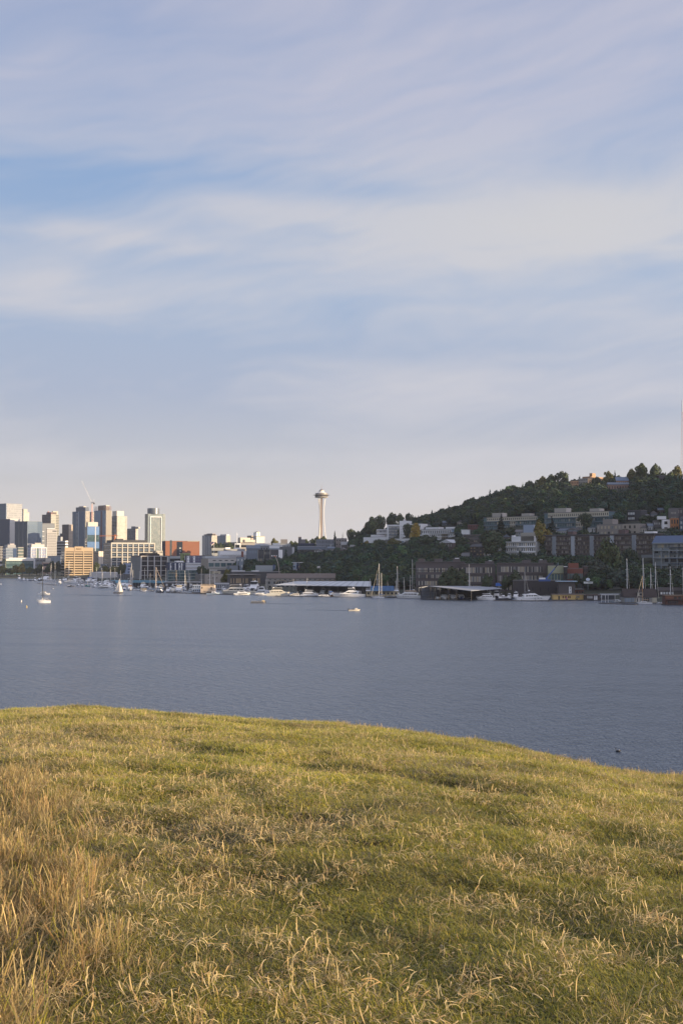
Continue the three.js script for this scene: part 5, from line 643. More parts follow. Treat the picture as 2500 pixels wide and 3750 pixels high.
row([[1066, 1996, 30, 16], [1080, 1996, 26, 14], [1122, 1990, 20, 16], [1145, 1990, 26, 18], [1163, 1976, 30, 12], [1186, 1977, 34, 14]], 'dark rounded tree behind the blue grey hillside apartments', 'rounded trees around the blue grey hillside apartments', 1900, ['broad2']);
tree('conifer', 1226, 1976, 26, 30, 'dark spiky conifer on the skyline right of the saucer tower', null, 1850); tree('conifer', 1254, 1976, 9, 24, 'small thin conifer on the skyline right of the spiky one', null, 1850);
tree('broad3', 1283, 1974, 42, 38, 'round dark tree on the skyline left of the red brown apartments', null, 1830); tree('broad', 1312, 1974, 38, 30, 'low dark tree on the skyline beside the red brown apartments', null, 1820); tree('broad3', 1330, 1972, 22, 36, 'dark tree against the left end of the red brown apartments', null, 1790);
row([[1362, 1932, 36, 40], [1392, 1930, 46, 44], [1432, 1928, 34, 52], [1466, 1926, 32, 46], [1494, 1924, 40, 46], [1350, 1940, 30, 30]], 'tall dark tree rising behind the white hillside complex', 'tall trees behind the white hillside complex', 1790, ['broad', 'broad2', 'broad3']);
tree('broad3', 1490, 1982, 46, 66, 'dense dark tree left of the golden poplar'); tree('poplar', 1521, 1990, 37, 76, 'tall poplar among the white hillside buildings, sunlight painted into its golden leaves');
tree('gold', 1976, 2030, 64, 124, 'tall yellow green tree between the teal apartments and the brown balcony block'); tree('conifer', 2018, 1966, 52, 72, 'dark brownish tree right of the tall yellow green tree');
tree('conifer', 1834, 1960, 46, 76, 'dark conifer in front of the left teal apartments'); tree('broad3', 1802, 2060, 108, 122, 'big dark tree below the left teal apartments'); tree('broad', 1868, 1972, 52, 42, 'dark brown tree below the left teal apartments, right of the conifer');
tree('broad3', 2146, 1952, 66, 74, 'dark leafy tree in front of the right teal apartments'); tree('wide', 2225, 2128, 132, 160, 'very large dark tree in front of the brown balcony block'); tree('blue', 2186, 2140, 100, 96, 'large blue grey tree above the houseboats');
tree('broad3', 2300, 2086, 80, 80, 'dark tree between the brown balcony block and the raised deck'); tree('broad', 2356, 1926, 56, 42, 'green tree below the dark house with white windows'); tree('broad2', 2262, 1904, 40, 42, 'round green tree left of the dark house with white windows'); tree('olive', 2320, 1878, 52, 38, 'light green tree behind the dark house with white windows'); tree('gold', 2424, 1850, 18, 26, 'small golden tree top in the upper wood'); tree('olive', 2486, 1864, 48, 24, 'bright green tree behind the brown grey flats');
tree('broad', 2292, 1958, 36, 22, 'small dark tree in front of the tan stucco flats'); tree('broad', 2462, 1960, 50, 28, 'dark tree below the orange house');
tree('conifer', 1590, 2060, 10, 10, 'tiny conifer above the shingled apartments');
row([[1650, 2128, 74, 54], [1690, 2128, 52, 46], [1624, 2128, 44, 34], [1780, 2128, 40, 26], [1888, 2126, 60, 40], [1850, 2130, 44, 26], [2110, 2122, 34, 24]], 'dark leafy tree in front of the brown shingled apartments', 'trees in front of the brown shingled apartments', 945, ['broad']);
tree('broad3', 1686, 2022, 66, 58, 'dark tree left of the brown flat roofed house'); tree('broad', 1622, 2040, 56, 54, 'dark tree below the white and brown balcony flats'); tree('broad', 1558, 2014, 90, 56, 'broad dark tree below the golden poplar'); tree('olive', 1440, 2016, 66, 46, 'olive coloured tree below the white podium'); tree('gold', 1342, 2016, 40, 36, 'yellowish tree below the left end of the white podium'); tree('broad3', 1388, 2020, 60, 46, 'dark tree below the white stepped podium');
tree('conifer', 2250, 1750, 26, 24, 'dark pointed tree on the crest right of the sunlit brick building', null, 1425);
row([[2055, 1772, 70, 46, 'broad3'], [2016, 1776, 60, 40, 'broad'], [2228, 1752, 36, 28, 'olive'], [2312, 1752, 60, 36, 'olive'], [2350, 1742, 60, 46, 'broad2'], [2330, 1768, 60, 40, 'broad'], [2396, 1742, 46, 44, 'broad3'], [2480, 1732, 34, 28, 'olive'], [2456, 1752, 44, 26, 'olive'], [2182, 1786, 56, 40, 'broad3'], [1985, 1778, 60, 34, 'olive'], [1940, 1790, 60, 30, 'broad']], 'rounded tree on the crest of the hill against the sky', 'trees on the crest of the hill', 1425);
{ // the wood on the hill, one mass
  const r = rng(4242), put = [[], [], [], []], q = new THREE.Quaternion(), m4 = new THREE.Matrix4(), e = new THREE.Euler(), col = new THREE.Color();
  const hides = (px, d, topPy, half) => { for (const [x0, x1, t, b, bd, reach] of built) if (px > x0 - half && px < x1 + half && d < bd + 12 && topPy < b - 8 && d > bd - reach) return true; return false; };
  for (let i = 0; i < 26000; i++) {
    const u = i % 5 ? 850 + r() * 1750 : 2400 + r() * r() * 9000, s = curve(SHORE, u), c = curve(CREST, u), tmin = u > 2700 ? 0.03 : u > 1250 ? 0.07 : 0.16, t = tmin + r() * (u > 2700 ? 1.5 : 1.12 - tmin), d = s + t * (c - s), x = (u - 1250) / F * d, y = land(x, -d);
    if (u < 1000 && r() < 0.35) continue;
    const h = (u > 1700 || t < 0.6 ? 7.5 + 5 * r() + 9 * r() * r() * r() : 6 + 4 * r() + 6 * r() * r()), p = V(x, y, -d), foot = pix(p), top = pix(V(x, y + h * 0.96, -d)), half = 2.6 * h / 12 * F / d;
    if (u < 2650 && hides(foot[0], d, top[1], half)) continue;
    if (u < 1010 && top[1] < 2030) continue;
    if (u < 1280 && top[1] < 1992 && u > 1000) continue;
    if (foot[0] > 1512 && foot[0] < 2140 && foot[1] > 2050 && d < 960) continue;
    put[r() < 0.1 ? 3 : Math.floor(r() * 3)].push([x, y, -d, h / 12, 0.85 + 0.4 * r(), r() * 6.283, 0.55 + 1.15 * r() * r() + 0.35 * r()]);
  }
  const wood = new THREE.Group(); wood.name = 'woodland'; wood.userData.kind = 'stuff'; wood.userData.label = 'dense dark wood covering the hill on the right'; scene.add(wood);
  put.forEach((list, k) => {
    const im = new THREE.InstancedMesh(woodLow[k], leafMat, list.length); im.name = ['dark_crowns', 'green_crowns', 'grey_green_crowns', 'conifer_crowns'][k]; im.userData.kind = 'stuff'; im.castShadow = im.receiveShadow = true; wood.add(im);
    list.forEach(([x, y, z, h, w, ry, tint], i) => { e.set(0, ry, 0); q.setFromEuler(e); m4.compose(V(x, y, z), q, V(h * w, h, h * w)); im.setMatrixAt(i, m4); im.setColorAt(i, col.setRGB(tint * (0.62 + 0.3 * (i % 7) / 6), tint, tint * 1.05)); });
  });
  console.log('wood', put.map((l) => l.length).join());
}
// ---------------------------------------------------------------- boats
const BW = M(0.80, 0.80, 0.78, 0.35), BC = M(0.70, 0.66, 0.55, 0.35), BN = M(0.012, 0.016, 0.035, 0.3), BG = M(0.10, 0.30, 0.27, 0.4), BB = M(0.42, 0.52, 0.62, 0.35), GLS = gl(0.02, 0.022, 0.026, 0.08), DK = M(0.03, 0.03, 0.034, 0.7), TEAK = M(0.25, 0.16, 0.09), ALU = M(0.74, 0.73, 0.70, 0.4), WOODM = M(0.45, 0.26, 0.10, 0.5), TARPS = { black: DK, beige: M(0.50, 0.44, 0.32), blue: C.tarp, brown: M(0.22, 0.11, 0.06), tan: M(0.36, 0.28, 0.2) };
function hullGeo(L, B, fs, fb, rake = 0.09, sharp = 2.2) {            // bow towards +x, floating at y = 0
  const n = 14, sec = [];
  for (let i = 0; i <= n; i++) {
    const t = i / n, b = B / 2 * (t < 0.45 ? lerp(0.86, 1, t / 0.45) : Math.pow(Math.max(0, 1 - Math.pow((t - 0.45) / 0.55, sharp)), 0.8)), y = lerp(fs, fb, Math.pow(t, 1.7)), x = L * (t - 0.5), xl = x - L * rake * Math.pow(t, 5);
    sec.push([[x, y, b], [lerp(x, xl, 0.55), y * 0.45, b * lerp(0.97, 0.75, t)], [xl, 0, b * lerp(0.9, 0.55, t * t)], [xl, -0.5, b * lerp(0.7, 0.3, t)], [xl, -0.5, -b * lerp(0.7, 0.3, t)], [xl, 0, -b * lerp(0.9, 0.55, t * t)], [lerp(x, xl, 0.55), y * 0.45, -b * lerp(0.97, 0.75, t)], [x, y, -b]]);
  }
  const pos = [], idx = [];
  for (const s of sec) for (const p of s) pos.push(...p);
  for (let i = 0; i < n; i++) for (let k = 0; k < 7; k++) { const a = i * 8 + k, b = a + 8; idx.push(a, a + 1, b, a + 1, b + 1, b); }
  for (let k = 1; k < 7; k++) idx.push(0, k + 1, k);
  const o = pos.length / 3;
  for (const s of sec) pos.push(s[0][0], s[0][1] - 0.06, s[0][2] * 0.98, s[7][0], s[7][1] - 0.06, s[7][2] * 0.98);
  for (let i = 0; i < n; i++) { const a = o + i * 2; idx.push(a, a + 2, a + 1, a + 1, a + 2, a + 3); }
  const g = new THREE.BufferGeometry(); g.setAttribute('position', new THREE.Float32BufferAttribute(pos, 3)); g.setIndex(idx);
  const f = g.toNonIndexed(); f.computeVertexNormals(); return f;
}
function profile(pts, w, bev = 0.06) { const sh = new THREE.Shape(); pts.forEach(([x, y], i) => (i ? sh.lineTo(x, y) : sh.moveTo(x, y))); return new THREE.ExtrudeGeometry(sh, { depth: w - 2 * bev, bevelEnabled: bev > 0, bevelSize: bev, bevelThickness: bev, bevelSegments: 2 }).translate(0, 0, -w / 2 + bev); }
function moor(name, label, cat, px0, px1, py, head, ratio, group) {   // a floating thing that spans those pixels
  const p = water((px0 + px1) / 2, py), m = -p.z / F, a = head * Math.PI / 180, L = (px1 - px0) * m / (Math.abs(Math.cos(a)) + ratio * Math.abs(Math.sin(a)));
  p.y = 0; p.z -= 0.5 * L * ratio * Math.abs(Math.cos(a));
  const t = thing(name, label, cat, p, -a, group);
  return [t, L, L * ratio, m];
}
function yacht(label, px0, px1, py, head, o = {}) {
  const [t, L, B] = moor(o.name || 'motor_yacht', label, o.cat || 'boat', px0, px1, py, head, o.ratio || 0.3, o.group), k = (o.tall || 1), H = L * 0.1 * k, hm = o.hull || BW, cm = o.house || BW;
  const fs = (o.fs || 0.085) * L, fb = (o.fb || 0.135) * L, y0 = fs - 0.05;
  mesh('hull', hullGeo(L, B, fs, fb, o.rake ?? 0.09), hm, t);
  if (o.stripe !== 0) mesh('boot_stripe', hullGeo(L * 0.985, B * 0.925, 0.16, 0.18, o.rake ?? 0.09), o.boot || DK, t);
  const cw = B * 0.78;
  if (o.low) {                                                        // low sporty cruiser
    mesh('cabin', profile([[-0.3 * L, y0], [-0.27 * L, y0 + H * 0.75], [0.02 * L, y0 + H * 1.0], [0.12 * L, y0 + H * 0.85], [0.34 * L, fb * 0.9], [0.36 * L, y0]], cw), cm, t);
    mesh('windscreen', profile([[-0.16 * L, y0 + H * 0.55], [-0.14 * L, y0 + H * 0.85], [0.03 * L, y0 + H * 0.93], [0.12 * L, y0 + H * 0.72], [0.18 * L, y0 + H * 0.5]], cw + 0.06, 0.02), GLS, t);
    mesh('hull_window', profile([[-0.25 * L, fs * 0.72], [-0.14 * L, fs * 0.42], [0.3 * L, fs * 0.72], [0.3 * L, fs * 0.92]], B * 1.0, 0.02), o.slash || GLS, t);
    if (o.canopy) mesh('canopy', profile([[-0.4 * L, y0 + H * 1.05], [-0.3 * L, y0 + H * 1.3], [-0.08 * L, y0 + H * 1.3], [0.02 * L, y0 + H * 1.0]], cw * 0.95), o.canopy, t);
  } else {
    const a = o.aft ?? -0.36, f = o.fore ?? 0.2;
    mesh('cabin', profile([[a * L, y0], [a * L, y0 + H], [f * L - 0.02 * L, y0 + H * 1.0], [(f + 0.1) * L, y0 + H * 0.42], [(f + 0.19) * L, fb * 0.86], [(f + 0.19) * L, y0]], cw), cm, t);
    mesh('cabin_windows', profile([[(a + 0.04) * L, y0 + H * 0.42], [(a + 0.05) * L, y0 + H * 0.82], [(f - 0.05) * L, y0 + H * 0.86], [(f + 0.055) * L, y0 + H * 0.5]], cw + 0.08, 0.02), GLS, t);
    if (o.pillars !== 0) for (let i = 1; i < 4; i++) box('window_pillar', t, cm, lerp(a + 0.05, f - 0.06, i / 4) * L, y0 + H * 0.63, 0, 0.015 * L, H * 0.46, cw + 0.14);
    if (o.fly !== 0) {
      const g0 = y0 + H, e = f - 0.02, fl = o.fly || 1;
      mesh('flybridge', profile([[(a - 0.03) * L, g0], [(a - 0.03) * L, g0 + H * 0.16], [(a + 0.1) * L, g0 + H * 0.2], [(a + 0.16) * L, g0 + H * 0.5 * fl], [e * L - 0.06 * L, g0 + H * 0.5 * fl], [e * L + 0.02 * L, g0]], cw * 0.94), cm, t);
      mesh('fly_screen', profile([[(e - 0.14) * L, g0 + H * 0.45 * fl], [(e - 0.12) * L, g0 + H * 0.8 * fl], [(e - 0.05) * L, g0 + H * 0.4 * fl]], cw * 0.9, 0.02), GLS, t);
      const hy = g0 + H * (1.15 * fl);
      if (o.hard) { mesh('hardtop', profile([[(a + 0.1) * L, hy], [(a + 0.1) * L, hy + 0.18], [(e - 0.02) * L, hy + 0.12], [(e - 0.02) * L, hy]], cw * 0.86), o.hard === 1 ? cm : o.hard, t); mesh('hardtop_windows', profile([[(a + 0.16) * L, g0 + H * 0.5], [(a + 0.16) * L, hy], [(e - 0.06) * L, hy], [(e - 0.02) * L, g0 + H * 0.4]], cw * 0.8, 0.02), GLS, t); for (const s of [-1, 1]) mesh('hardtop_post', rod(V((a + 0.13) * L, g0 + 0.2, s * cw * 0.4), V((a + 0.15) * L, hy, s * cw * 0.4), 0.06), cm, t); }
      if (o.canopy) mesh('canopy', profile([[(a + 0.02) * L, g0 + H * 0.6], [(a + 0.08) * L, hy], [(e - 0.1) * L, hy], [(e - 0.02) * L, g0 + H * 0.7]], cw * 0.9), o.canopy, t);
      mesh('radar_arch', mergeGeometries([-1, 1].map((s) => rod(V((a + 0.06) * L, g0, s * cw * 0.42), V((a + 0.13) * L, hy + 0.25, s * cw * 0.36), 0.1, 0.08)).concat([rod(V((a + 0.13) * L, hy + 0.25, -cw * 0.36), V((a + 0.13) * L, hy + 0.25, cw * 0.36), 0.09)])), cm, t);
      mesh('radar_dome', new THREE.SphereGeometry(0.024 * L, 10, 6).scale(1, 0.8, 1).translate((a + 0.15) * L, hy + 0.5, 0), BW, t);
      mesh('antenna', rod(V((a + 0.12) * L, hy, cw * 0.3), V((a + 0.08) * L, hy + L * 0.13, cw * 0.3), 0.035, 0.02), BW, t);
    }
    if (o.aftCover) mesh('canopy', profile([[-0.47 * L, y0 + H * 0.5], [-0.45 * L, y0 + H * 0.98], [a * L, y0 + H * 1.02], [a * L, y0 + H * 0.5]], cw * 0.98), o.aftCover, t);
    for (let i = 0; i < 3; i++) box('porthole', t, GLS, (0.02 + 0.09 * i) * L, fs * 0.78, 0, 0.03 * L, 0.25, B * 0.985);
  }
  { const pts = []; for (let i = 0; i <= 8; i++) { const u = i / 8, th = lerp(-1, 1, u), x = 0.49 * L - 0.32 * L * Math.pow(Math.abs(th), 1.4), z = B * 0.44 * Math.sign(th) * Math.pow(Math.abs(th), 0.8); pts.push(V(x, lerp(fb, fs, 0.25 * Math.abs(th)) + 0.55, z)); } mesh('bow_rail', new THREE.TubeGeometry(new THREE.CatmullRomCurve3(pts), 20, 0.03, 4), ALU, t); }
  if (o.mast) { const h = o.mast; mesh('mast', rod(V(0, fs, 0), V(0, h, 0), 0.16, 0.08), o.mastMat || ALU, t); }
  return t;
}
function sailboat(label, px0, px1, py, head, top, o = {}) {
  const [t, L, B, m] = moor('sailing_boat', label, 'sailing boat', px0, px1, py, head, 0.28, o.group), fs = (o.fs || 0.09) * L, fb = (o.fb || 0.125) * L, H = at((px0 + px1) / 2, top, -t.position.z).y, mx = (o.mx ?? 0.08) * L, mm = o.mastMat || ALU;
  mesh('hull', hullGeo(L, B, fs, fb, 0.14), o.hull || BW, t);
  mesh('coach_roof', profile([[-0.16 * L, fs - 0.05], [-0.15 * L, fs + 0.055 * L], [0.16 * L, fs + 0.05 * L], [0.24 * L, fs]], B * 0.55), BW, t);
  mesh('cabin_windows', profile([[-0.12 * L, fs + 0.02 * L], [-0.12 * L, fs + 0.04 * L], [0.14 * L, fs + 0.035 * L], [0.16 * L, fs + 0.02 * L]], B * 0.55 + 0.05, 0.01), GLS, t);
  const mr = Math.max(0.15, 0.0085 * H);
  mesh('mast', rod(V(mx, fs, 0), V(mx, H, 0), mr, mr * 0.75), mm, t);
  for (const u of [0.5, 0.75]) mesh('spreader', rod(V(mx, H * u, -B * 0.42), V(mx, H * u, B * 0.42), 0.05), mm, t);
  const by = fs + 0.16 * L;
  mesh('boom', rod(V(mx, by, 0), V(mx - 0.4 * L, by + 0.05, 0), 0.09), mm, t);
  if (!o.sails) mesh('sail_cover', rod(V(mx - 0.02 * L, by + 0.2, 0), V(mx - 0.38 * L, by + 0.2, 0), 0.24, 0.14), o.cover || C.tarp, t);
  const fore = V(0.48 * L, fb, 0), aft = V(-0.48 * L, fs, 0), tip = V(mx, H * 0.97, 0);
  mesh(o.furl === 0 ? 'forestay' : 'furled_jib', rod(fore, tip, o.furl === 0 ? 0.03 : 0.13, o.furl === 0 ? 0.03 : 0.06), o.furl === 0 ? DK : M(0.6, 0.55, 0.44), t);
  mesh('backstay', rod(aft, tip, 0.03), DK, t);
  mesh('shrouds', mergeGeometries([-1, 1].map((s) => rod(V(mx - 0.02 * L, fs, s * B * 0.46), tip, 0.03))), DK, t);
  if (o.sails) {
    const sheet = (a, b, c, belly, n = 10) => { const pos = [], idx = []; for (let i = 0; i <= n; i++) for (let j = 0; j <= n; j++) { const u = i / n, v = j / n, P = a.clone().lerp(b, u), Q = c, R = P.lerp(Q, v); R.z += belly * Math.sin(Math.PI * u) * Math.sin(Math.PI * (0.15 + 0.85 * v)) * (1 - v) * 2; pos.push(R.x, R.y, R.z); } for (let i = 0; i < n; i++) for (let j = 0; j < n; j++) { const q = i * (n + 1) + j; idx.push(q, q + n + 1, q + 1, q + 1, q + n + 1, q + n + 2); } const g = new THREE.BufferGeometry(); g.setAttribute('position', new THREE.Float32BufferAttribute(pos, 3)); g.setIndex(idx); g.computeVertexNormals(); return g; };
    const sm = new THREE.MeshPhysicalMaterial({ roughness: 0.9, side: THREE.DoubleSide, transmission: 0.3, thickness: 0 }); sm.color.setRGB(...(o.sails === 1 ? [0.8, 0.76, 0.68] : [0.11, 0.10, 0.09]));
    const side = o.side ?? 1;
    mesh('mainsail', sheet(V(mx - 0.1, by + 0.1, 0), o.clew ? V(mx - o.clew[0] * L, by + 0.15, o.clew[1] * L) : V(mx - 0.41 * L, by + 0.15, side * 0.14 * L), V(mx - 0.1, H * 0.98, 0), 0.05 * L * side), sm, t);
    if (o.jib !== 0) mesh('jib', sheet(V(0.47 * L, fb + 0.3, 0), V(mx - 0.06 * L, fs + 0.5, side * 0.2 * L), V(mx + 0.05, H * 0.86, 0), 0.07 * L * side), sm, t);
  }
  if (o.mizzen) { const h = at((px0 + px1) / 2, o.mizzen, -t.position.z).y; mesh('mizzen_mast', rod(V(-0.3 * L, fs, 0), V(-0.3 * L, h, 0), mr * 0.8, mr * 0.6), mm, t); }
  { const pts = []; for (let i = 0; i <= 14; i++) { const a = i / 14 * 6.283; pts.push(V(0.47 * L * Math.cos(a), lerp(fs, fb, 0.5 + 0.5 * Math.cos(a)) + 0.6, B * 0.42 * Math.sin(a))); } mesh('lifeline', new THREE.TubeGeometry(new THREE.CatmullRomCurve3(pts, true), 40, 0.022, 4), ALU, t); }
  return t;
}
// people: one continuous surface each, seated or standing
const bodies = {};
function bodyGeo(pose) {
  if (bodies[pose]) return bodies[pose];
  const sit = pose === 'sit', hip = sit ? 0.45 : 0.92, J = { hip: V(0, hip, 0), chest: V(0, hip + 0.42, 0), neck: V(0, hip + 0.58, 0.01), head: V(0, hip + 0.72, 0.02) }, bones = [[J.hip, J.chest, 0.14, 0.155], [J.chest, J.neck, 0.12, 0.055], [J.neck, J.head, 0.055, 0.10]];
  for (const s of [-1, 1]) {
    const sh = V(0.18 * s, hip + 0.5, 0), el = V(0.25 * s, hip + 0.24, 0.06), ha = V(0.17 * s, hip + 0.08, 0.27), hj = V(0.09 * s, hip - 0.02, 0), kn = sit ? V(0.12 * s, hip + 0.02, 0.42) : V(0.1 * s, 0.48, 0.03), an = sit ? V(0.12 * s, 0.08, 0.42) : V(0.1 * s, 0.07, 0), to = an.clone().add(V(0, -0.03, 0.15));
    bones.push([J.chest, sh, 0.11, 0.065], [sh, el, 0.06, 0.045], [el, ha, 0.045, 0.035], [J.hip, hj, 0.12, 0.1], [hj, kn, 0.095, 0.065], [kn, an, 0.062, 0.042], [an, to, 0.045, 0.035]);
  }
  const res = 56, mc = new MarchingCubes(res, new THREE.MeshBasicMaterial(), false, false, 20000), lo = V(-1, 0, -1).multiplyScalar(0.9), size = 1.8;
  mc.isolation = 0;
  for (let k = 0; k < res; k++) for (let j = 0; j < res; j++) for (let i = 0; i < res; i++) {
    const P = V(lo.x + size * i / res, size * j / res - 0.05, lo.z + size * k / res); let d = 1e3;
    for (const [a, b, r0, r1] of bones) { const ab = b.clone().sub(a), h = clamp(P.clone().sub(a).dot(ab) / ab.lengthSq()), q = P.distanceTo(a.clone().addScaledVector(ab, h)) - lerp(r0, r1, h), w = clamp(0.5 + 0.5 * (d - q) / 0.05); d = lerp(d, q, w) - 0.05 * w * (1 - w); }
    mc.field[i + j * res + k * res * res] = -d;
  }
  mc.update();
  const n = mc.count ?? mc.geometry.drawRange.count, pos = new Float32Array(n * 3), nor = new Float32Array(n * 3);
  for (let i = 0; i < n; i++) { pos[i * 3] = (mc.positionArray[i * 3] + 1) / 2 * size + lo.x; pos[i * 3 + 1] = (mc.positionArray[i * 3 + 1] + 1) / 2 * size - 0.05; pos[i * 3 + 2] = (mc.positionArray[i * 3 + 2] + 1) / 2 * size + lo.z; nor.set([mc.normalArray[i * 3], mc.normalArray[i * 3 + 1], mc.normalArray[i * 3 + 2]], i * 3); }
  const g = new THREE.BufferGeometry(); g.setAttribute('position', new THREE.BufferAttribute(pos, 3)); g.setAttribute('normal', new THREE.BufferAttribute(nor, 3));
  const hair = new THREE.SphereGeometry(0.112, 14, 8, 0, 6.283, 0, 1.7).translate(0, hip + 0.735, 0.0);
  const shirt = new THREE.LatheGeometry([[0.17, -0.02], [0.175, 0.15], [0.185, 0.38], [0.2, 0.46], [0.1, 0.55], [0.07, 0.56]].map(([r, y]) => new THREE.Vector2(r, y)), 16).scale(1.05, 1, 0.82).translate(0, hip, 0);
  return bodies[pose] = { g, hair, shirt };
}
function person(label, host, x, y, z, turn, pose, shirt, hair = M(0.03, 0.02, 0.015)) {
  const b = bodyGeo(pose), w = V(x, y, z).applyEuler(host.rotation).add(host.position), t = thing('person', label, 'person', w, host.rotation.y + turn);
  mesh('body', b.g, M(0.10, 0.085, 0.09), t); mesh('shirt', b.shirt, shirt, t); mesh('hair', b.hair, hair, t);
  return t;
}
// boats under way and moored on the open water
const s1 = sailboat('white sailing yacht lit by the sun under a furled dark sail, near the two buoys', 131, 184, 2208, 172, 2075, { mx: 0.06, furl: 0, sails: 2, jib: 0, side: 0.3, clew: [0.1, -0.36], fs: 0.17, fb: 0.21, mastMat: M(0.72, 0.68, 0.6) });
person('person in white sitting at the stern of the white sailing yacht', s1, -3.2, 1.6, 0.6, -0.8, 'sit', M(0.7, 0.68, 0.64)); person('person in dark clothes sitting in the cockpit of the white sailing yacht', s1, -1.6, 1.6, -0.3, 0.8, 'sit', M(0.06, 0.06, 0.08));
const s2 = sailboat('sloop under full cream sails with a dark hull, crossing before the marina', 414, 453, 2173, 12, 2119, { sails: 1, hull: M(0.14, 0.13, 0.13), mx: 0.1, side: 1 });
person('person in dark clothes at the stern of the sloop under sail', s2, -3.5, 0.6, 0, 0, 'sit', M(0.05, 0.05, 0.07));
yacht('white motor cruiser with a pale hardtop passing behind the white sailing yacht', 139, 187, 2179, 15, { fly: 0.6, hard: TARPS.beige, aft: -0.3, fore: 0.1 });
yacht('small white runabout with a black top between the sailing yacht and the marina', 189, 200, 2157, 60, { low: 1, canopy: DK, name: 'small_motorboat', ratio: 0.36 });
yacht('small white runabout at the left edge of the lake', -4, 7, 2140, 0, { low: 1, name: 'small_motorboat', ratio: 0.36 });
{
  const [t, L, B] = moor('pontoon_boat', 'black pontoon boat with a beige cushioned stern and two people aboard', 'boat', 917, 971, 2209, 180, 0.3);
  for (const s of [-1, 1]) { const g = new THREE.CapsuleGeometry(0.38, L * 0.92, 6, 14).rotateZ(Math.PI / 2).translate(0, 0.12, s * B * 0.32); mesh('pontoon', g, M(0.25, 0.26, 0.28, 0.4, 0.4), t); }
  box('deck', t, M(0.12, 0.12, 0.13), 0, 0.55, 0, L * 0.96, 0.14, B); for (const s of [-1, 1]) box('side_panel', t, M(0.07, 0.08, 0.1, 0.5), 0.04 * L, 0.95, s * B * 0.48, L * 0.84, 0.62, 0.06); box('front_panel', t, M(0.07, 0.08, 0.1, 0.5), 0.46 * L, 0.95, 0, 0.06, 0.62, B * 0.9); for (const s of [-1, 1]) box('rail', t, ALU, 0.04 * L, 1.3, s * B * 0.48, L * 0.84, 0.06, 0.08);
  box('bench', t, M(0.22, 0.22, 0.24), 0.25 * L, 0.85, -B * 0.3, L * 0.3, 0.5, 0.6); mesh('stern_seat', profile([[-0.44 * L, 0.62], [-0.44 * L, 1.95], [-0.3 * L, 2.0], [-0.26 * L, 1.5], [-0.26 * L, 0.62]], B * 0.8), M(0.5, 0.4, 0.24), t); mesh('outboard', profile([[-0.53 * L, 0], [-0.53 * L, 1.3], [-0.47 * L, 1.3], [-0.48 * L, 0]], 0.5), DK, t); box('console', t, BW, 0.0, 1.1, B * 0.2, 0.7, 1, 0.6);
  person('person in a white top sitting on the left of the pontoon boat', t, 1.9, 0.62, -0.2, 1.2, 'sit', M(0.7, 0.66, 0.62)); person('person in dark clothes standing in the middle of the pontoon boat', t, -0.4, 0.62, 0.1, -1.2, 'stand', M(0.07, 0.08, 0.09));
}
{
  const [t, L, B] = moor('small_motorboat', 'small open white motorboat with a windscreen leaving a wake, right of the pontoon boat', 'boat', 1276, 1319, 2237, 0, 0.32);
  mesh('hull', hullGeo(L, B, 0.09 * L, 0.13 * L, 0.1), M(0.62, 0.57, 0.47, 0.4), t); box('floor', t, TEAK, -0.05 * L, 0.09 * L + 0.02, 0, 0.6 * L, 0.05, B * 0.7); mesh('windscreen', profile([[0.04 * L, 0.1 * L], [0.06 * L, 0.22 * L], [0.22 * L, 0.23 * L], [0.3 * L, 0.11 * L]], B * 0.75), M(0.6, 0.56, 0.48, 0.3), t); mesh('outboard', profile([[-0.53 * L, 0], [-0.54 * L, 0.17 * L], [-0.42 * L, 0.17 * L], [-0.47 * L, 0]], 0.45), DK, t); box('seat', t, DK, -0.12 * L, 0.13 * L, 0, 0.5, 0.5, B * 0.5);
  person('person in dark clothes steering the small open white motorboat', t, -0.1 * L, 0.42, 0, Math.PI / 2, 'sit', M(0.05, 0.05, 0.06));
}
for (const [px, py, h, c, l] of [[79.5, 2206, 2.0, M(0.72, 0.70, 0.64), 'white can buoy left of the white sailing yacht'], [99, 2227, 2.0, M(0.55, 0.42, 0.14), 'yellow can buoy nearest to the grass, left of the white sailing yacht']]) { const p = water(px, py), t = thing('buoy', l, 'buoy', p); mesh('float', new THREE.CylinderGeometry(0.28, 0.34, h * 0.75, 14).translate(0, h * 0.3, 0), c, t); mesh('collar', new THREE.TorusGeometry(0.34, 0.1, 8, 16).rotateX(Math.PI / 2).translate(0, 0.1, 0), M(0.3, 0.2, 0.1), t); mesh('top', new THREE.ConeGeometry(0.26, h * 0.28, 14).translate(0, h * 0.8, 0), c, t); }
